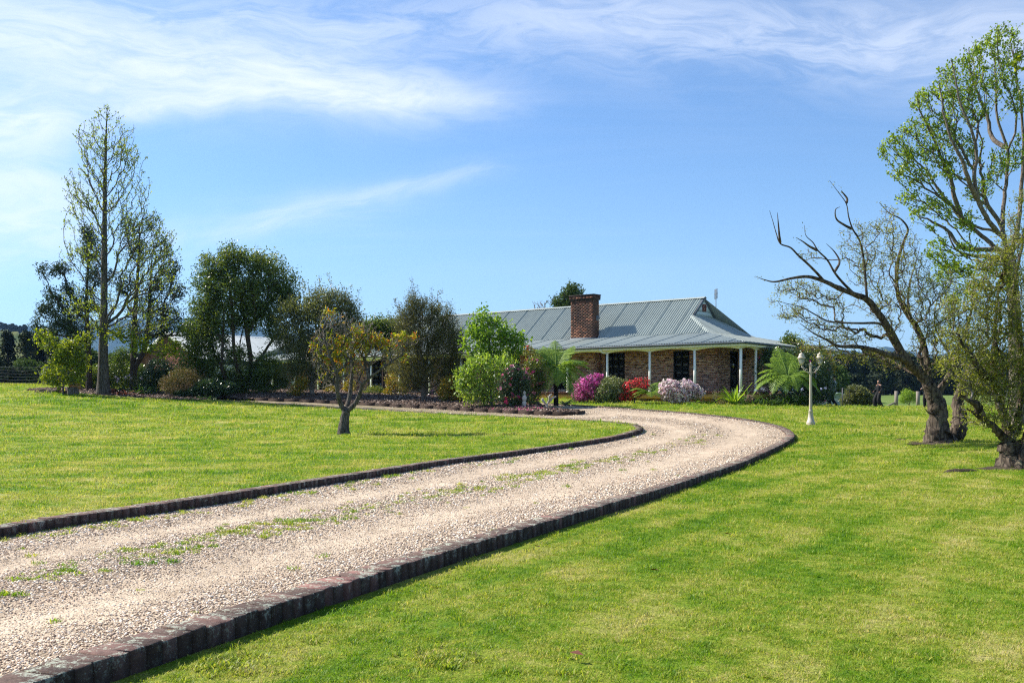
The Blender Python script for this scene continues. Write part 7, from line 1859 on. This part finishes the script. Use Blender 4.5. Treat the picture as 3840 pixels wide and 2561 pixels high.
def scatter_area(r, x0, x1, y0, y1, dens):
    n = int((x1 - x0) * (y1 - y0) * dens); return r.uniform(x0, x1, n), r.uniform(y0, y1, n)
kout_s = simplify(K_out, 3); kin_s = simplify(K_in, 3)
gp, gs = [], []
r = R(900)
for (y0, y1, dens, sc) in ((3.2, 6, 330, .8), (6, 9, 230, .9), (9, 13, 150, 1.1), (13, 19, 85, 1.45), (19, 28, 42, 2.0), (28, 42, 16, 3.0), (42, 66, 7, 4.2)):
    xw = y1 * .53 + .6
    x, y = scatter_area(r, -xw, xw, y0, y1, dens)
    z = hbase(x, y); k = in_view(x, y, z); x, y, z = x[k], y[k], z[k]
    dr_ = in_poly(x, y, drive_poly); bd = in_poly(x, y, bed_poly); rg = in_poly(x, y, ring)
    isl = in_poly(x, y, isle_poly)
    q = np.stack([x, y], 1)
    do = dist_to(q, kout_s); di = dist_to(q, kin_s); db = dist_to(q, simplify(K_bed, 3))
    edge = r.uniform(.17, .30, len(x)); edge2 = np.where(y > 14, .14, edge)
    loc_s = (q - E_) @ U_; loc_t = (q - E_) @ V_
    hs = (loc_s > .2) & (loc_s < 39) & (loc_t > .2)
    keep = ~dr_ & ~bd & ~rg & ~hs & (do > edge2) & (di > .13) & (db > .1)
    x, y, z, isl = x[keep], y[keep], z[keep], isl[keep]
    gp.append(np.stack([x, y, z + np.where(isl, ISLE, 0)], 1)); gs.append(sc * r.uniform(.75, 1.2, len(x)))
gp = np.vstack(gp); gs = np.concatenate(gs)
clumps = [grass_clump(910 + i, 44, .085, .030, .0022) for i in range(7)] + [grass_clump(920, 40, .07, .050, .0026)]
# keep far clumps low: height follows scale less than spread does
gn_scatter('grass', gp, gs * .95, r.uniform(0, 6.28, len(gp)), clumps, M_BLADE, 'short mown lawn grass', 'grass')
print('grass clumps', len(gp))
# taller blades and weeds along kerbs and in the crown of the drive
x, y = scatter_area(r, -14, 14, 3.2, 30, 170); z = hbase(x, y); k = in_view(x, y, z); x, y, z = x[k], y[k], z[k]
k = in_poly(x, y, drive_poly); x, y, z = x[k], y[k], z[k]; q = np.stack([x, y], 1); la = lat_of(q)
from mathutils import noise as mn
def fb(x, y, s, o=0.0): return np.array([mn.fractal(Vector((a * s + o, b * s, o)), 0.6, 2.0, 4) for a, b in zip(x, y)])
nz = fb(x, y, 0.8) ; nz2 = fb(x, y, 2.6, 7.0)
near_w = np.clip((16 - y) / 8, 0, 1)
prob = 1.5 * np.exp(-((la - .47) / .065) ** 2) * (nz + nz2 * .9 > -.34) * (.35 + .65 * near_w) + .9 * np.exp(-((la - .06) / .06) ** 2) * (nz2 > -.1) * (.3 + .7 * near_w) + .02 * (nz2 > .35) + .06 * (nz2 > .5)
k = r.uniform(0, 1, len(x)) < prob * .8 * np.clip(1.25 - y / 22, .12, 1)
wp = np.stack([x[k], y[k], z[k] + DRIVE + .004], 1)
weeds = [grass_clump(930 + i, 30, .055, .040, .0032) for i in range(4)]
gn_scatter('weeds', wp, r.uniform(.5, 1.25, len(wp)) * np.where(wp[:, 1] > 14, 1.4, 1), r.uniform(0, 6.28, len(wp)), weeds, M_BLADE, 'tufts of weedy grass growing in the gravel drive', 'weeds')
# rank tufts and a broad-leaved weed patch in the near lawn
hh = [hit(px, py, 0.0) for px, py in [(850 + r.normal(0, 60), 2490 + r.normal(0, 26)) for _ in range(60)] + [(1650 + r.normal(0, 70), 2470 + r.normal(0, 20)) for _ in range(36)] + [(r.uniform(900, 3700), r.uniform(1800, 2540)) for _ in range(90)]]
hh = np.array([h for h in hh if not in_poly(np.array([h[0]]), np.array([h[1]]), drive_poly)[0] and dist_to(h[None], kout_s)[0] > .3])
gn_scatter('lawn_weeds', np.column_stack([hh, hbase(hh[:, 0], hh[:, 1])]), r.uniform(.7, 1.25, len(hh)), r.uniform(0, 6.28, len(hh)), [grass_clump(960 + i, 24, .04, .045, .0042) for i in range(3)], M_BLADE, 'ranker grass tufts and broad-leaved weeds in the near lawn', 'weeds')
# gravel stones
def pebble(seed):
    r = np.random.default_rng(seed); bm = bmesh.new(); bmesh.ops.create_icosphere(bm, subdivisions=1, radius=1.0)
    for v in bm.verts: v.co = v.co * r.uniform(.78, 1.15); v.co.z *= .42; v.co.x *= 1.15
    me = bpy.data.meshes.new('pebble'); bm.to_mesh(me); bm.free(); me.polygons.foreach_set('use_smooth', np.ones(len(me.polygons), bool)); return me
m_, N_ = new_mat('pebbles'); r_ = N_.node('ShaderNodeObjectInfo').outputs['Random']
c_ = N_.ramp(r_, [(0.0, (0.14, 0.10, 0.085)), (0.10, (0.31, 0.21, 0.145)), (0.3, (0.53, 0.40, 0.28)), (0.6, (0.68, 0.54, 0.40)), (0.85, (0.77, 0.65, 0.51)), (0.96, (0.85, 0.78, 0.69)), (1.0, (0.34, 0.32, 0.31))])
out(N_, bsdf(N_, c_, .75, .25)); M_PEB = m_
pebs = [pebble(940 + i) for i in range(7)]
for p in pebs: p.materials.append(M_PEB)
pp, ps = [], []
for y0, y1, dens, sc in ((3.2, 6.0, 3600, .0080), (6, 9, 2400, .0092), (9, 13, 1200, .0120), (13, 18, 420, .016), (18, 26, 170, .019), (26, 46, 45, .026)):
    x, y = scatter_area(r, -12, 12, y0, y1, dens); z = hbase(x, y); k = in_view(x, y, z, 30); x, y, z = x[k], y[k], z[k]
    k = in_poly(x, y, drive_poly); x, y, z = x[k], y[k], z[k]; q = np.stack([x, y], 1); la = lat_of(q)
    tr = np.maximum(np.exp(-((la - .27) / .09) ** 2), np.exp(-((la - .72) / .12) ** 2))
    k = r.uniform(0, 1, len(x)) > tr * .55; x, y, z, la, tr = x[k], y[k], z[k], la[k], tr[k]
    wv = 0.012 * np.sin(x * 1.3) * np.sin(y * 0.9) - 0.025 * (np.exp(-((la - .27) / .1) ** 2) + np.exp(-((la - .72) / .12) ** 2))
    pp.append(np.stack([x, y, z + DRIVE + wv + .002], 1)); ps.append(sc * r.uniform(.55, 1.35, len(x)) * (1 - .35 * tr))
# stones thrown on to the kerb and into the gutter strip
i = r.integers(30, len(K_out) - 20, 260); o_ = r.uniform(-.10, .05, 260); kk = offset_curve(K_out, np.zeros(len(K_out)))
t = np.gradient(K_out, axis=0); t /= np.linalg.norm(t, axis=1)[:, None]; q = K_out[i] + np.stack([t[i, 1], -t[i, 0]], 1) * o_[:, None]
pp.append(np.column_stack([q, hbase(q[:, 0], q[:, 1]) + .128])); ps.append(np.full(260, .009))
pp = np.vstack(pp); ps = np.concatenate(ps)
gn_scatter('gravel_stones', pp, ps, r.uniform(0, 6.28, len(pp)), pebs, M_PEB, 'loose pinkish gravel stones of the drive', 'gravel', tilt=.35)
print('pebbles', len(pp))
# mulch chips
chips = []
for i in range(4):
    m = MB(); rr = R(950 + i); m.box(-.5, .5, -.18, .18, -.08, .08); m.V = [v + rr.normal(0, .06, v.shape) for v in m.V]; chips.append(m.mesh('chip', None))
m_, N_ = new_mat('mulch_chip'); out(N_, bsdf(N_, N_.ramp(N_.node('ShaderNodeObjectInfo').outputs['Random'], [(0, (0.05, 0.03, 0.022)), (.5, (0.14, 0.09, 0.065)), (.85, (0.26, 0.19, 0.15)), (1, (0.46, 0.38, 0.32))]), .85, .15))
for c in chips: c.materials.append(m_)
x, y = scatter_area(r, -26, 6, 38, 58, 60); kb = in_poly(x, y, bed_poly); kr = in_poly(x, y, ring)
xb, yb = x[kb], y[kb]; zb = mound(xb, yb) + .01; xr, yr = x[kr], y[kr]; zr = hbase(xr, yr) + ISLE + .04
cp = np.vstack([np.stack([xb, yb, zb], 1), np.stack([xr, yr, zr], 1)])
gn_scatter('mulch_chips', cp, r.uniform(.04, .15, len(cp)), r.uniform(0, 6.28, len(cp)), chips, m_, 'dry leaves and bark chips lying on the mulch', 'mulch', tilt=.5)
# fallen petals under the camellias
n = 260; x = (r.normal(1960, 55, n) - CX) / FPX * 42; y = r.uniform(40.6, 43.4, n); k = in_poly(x, y, bed_poly); x, y = x[k], y[k]
m = MB(); m.leaves(np.stack([x, y, mound(x, y) + .02], 1), .07, r, .6); o = m.build('fallen_petals', PT_CAM); tag(o, 'pink petals lying on the mulch under the camellias', 'petals', None, 'stuff')

# ------------------------------------------------------------------ air
hz = MB(); hz.box(-5200, 5200, -200, 5600, -3.0, 360.0); 
m_ = bpy.data.materials.new('haze_air'); m_.use_nodes = True; m_.node_tree.nodes.clear(); N_ = NT(m_.node_tree)
pv = N_.node('ShaderNodeVolumePrincipled', {'Color': (0.30, 0.55, 1.0), 'Density': 0.00009, 'Anisotropy': 0.2})
N_.node('ShaderNodeOutputMaterial', {'Volume': pv.outputs[0]})
o = hz.build('haze', m_); tag(o, 'thin blue haze of the air', 'haze', None, 'stuff')
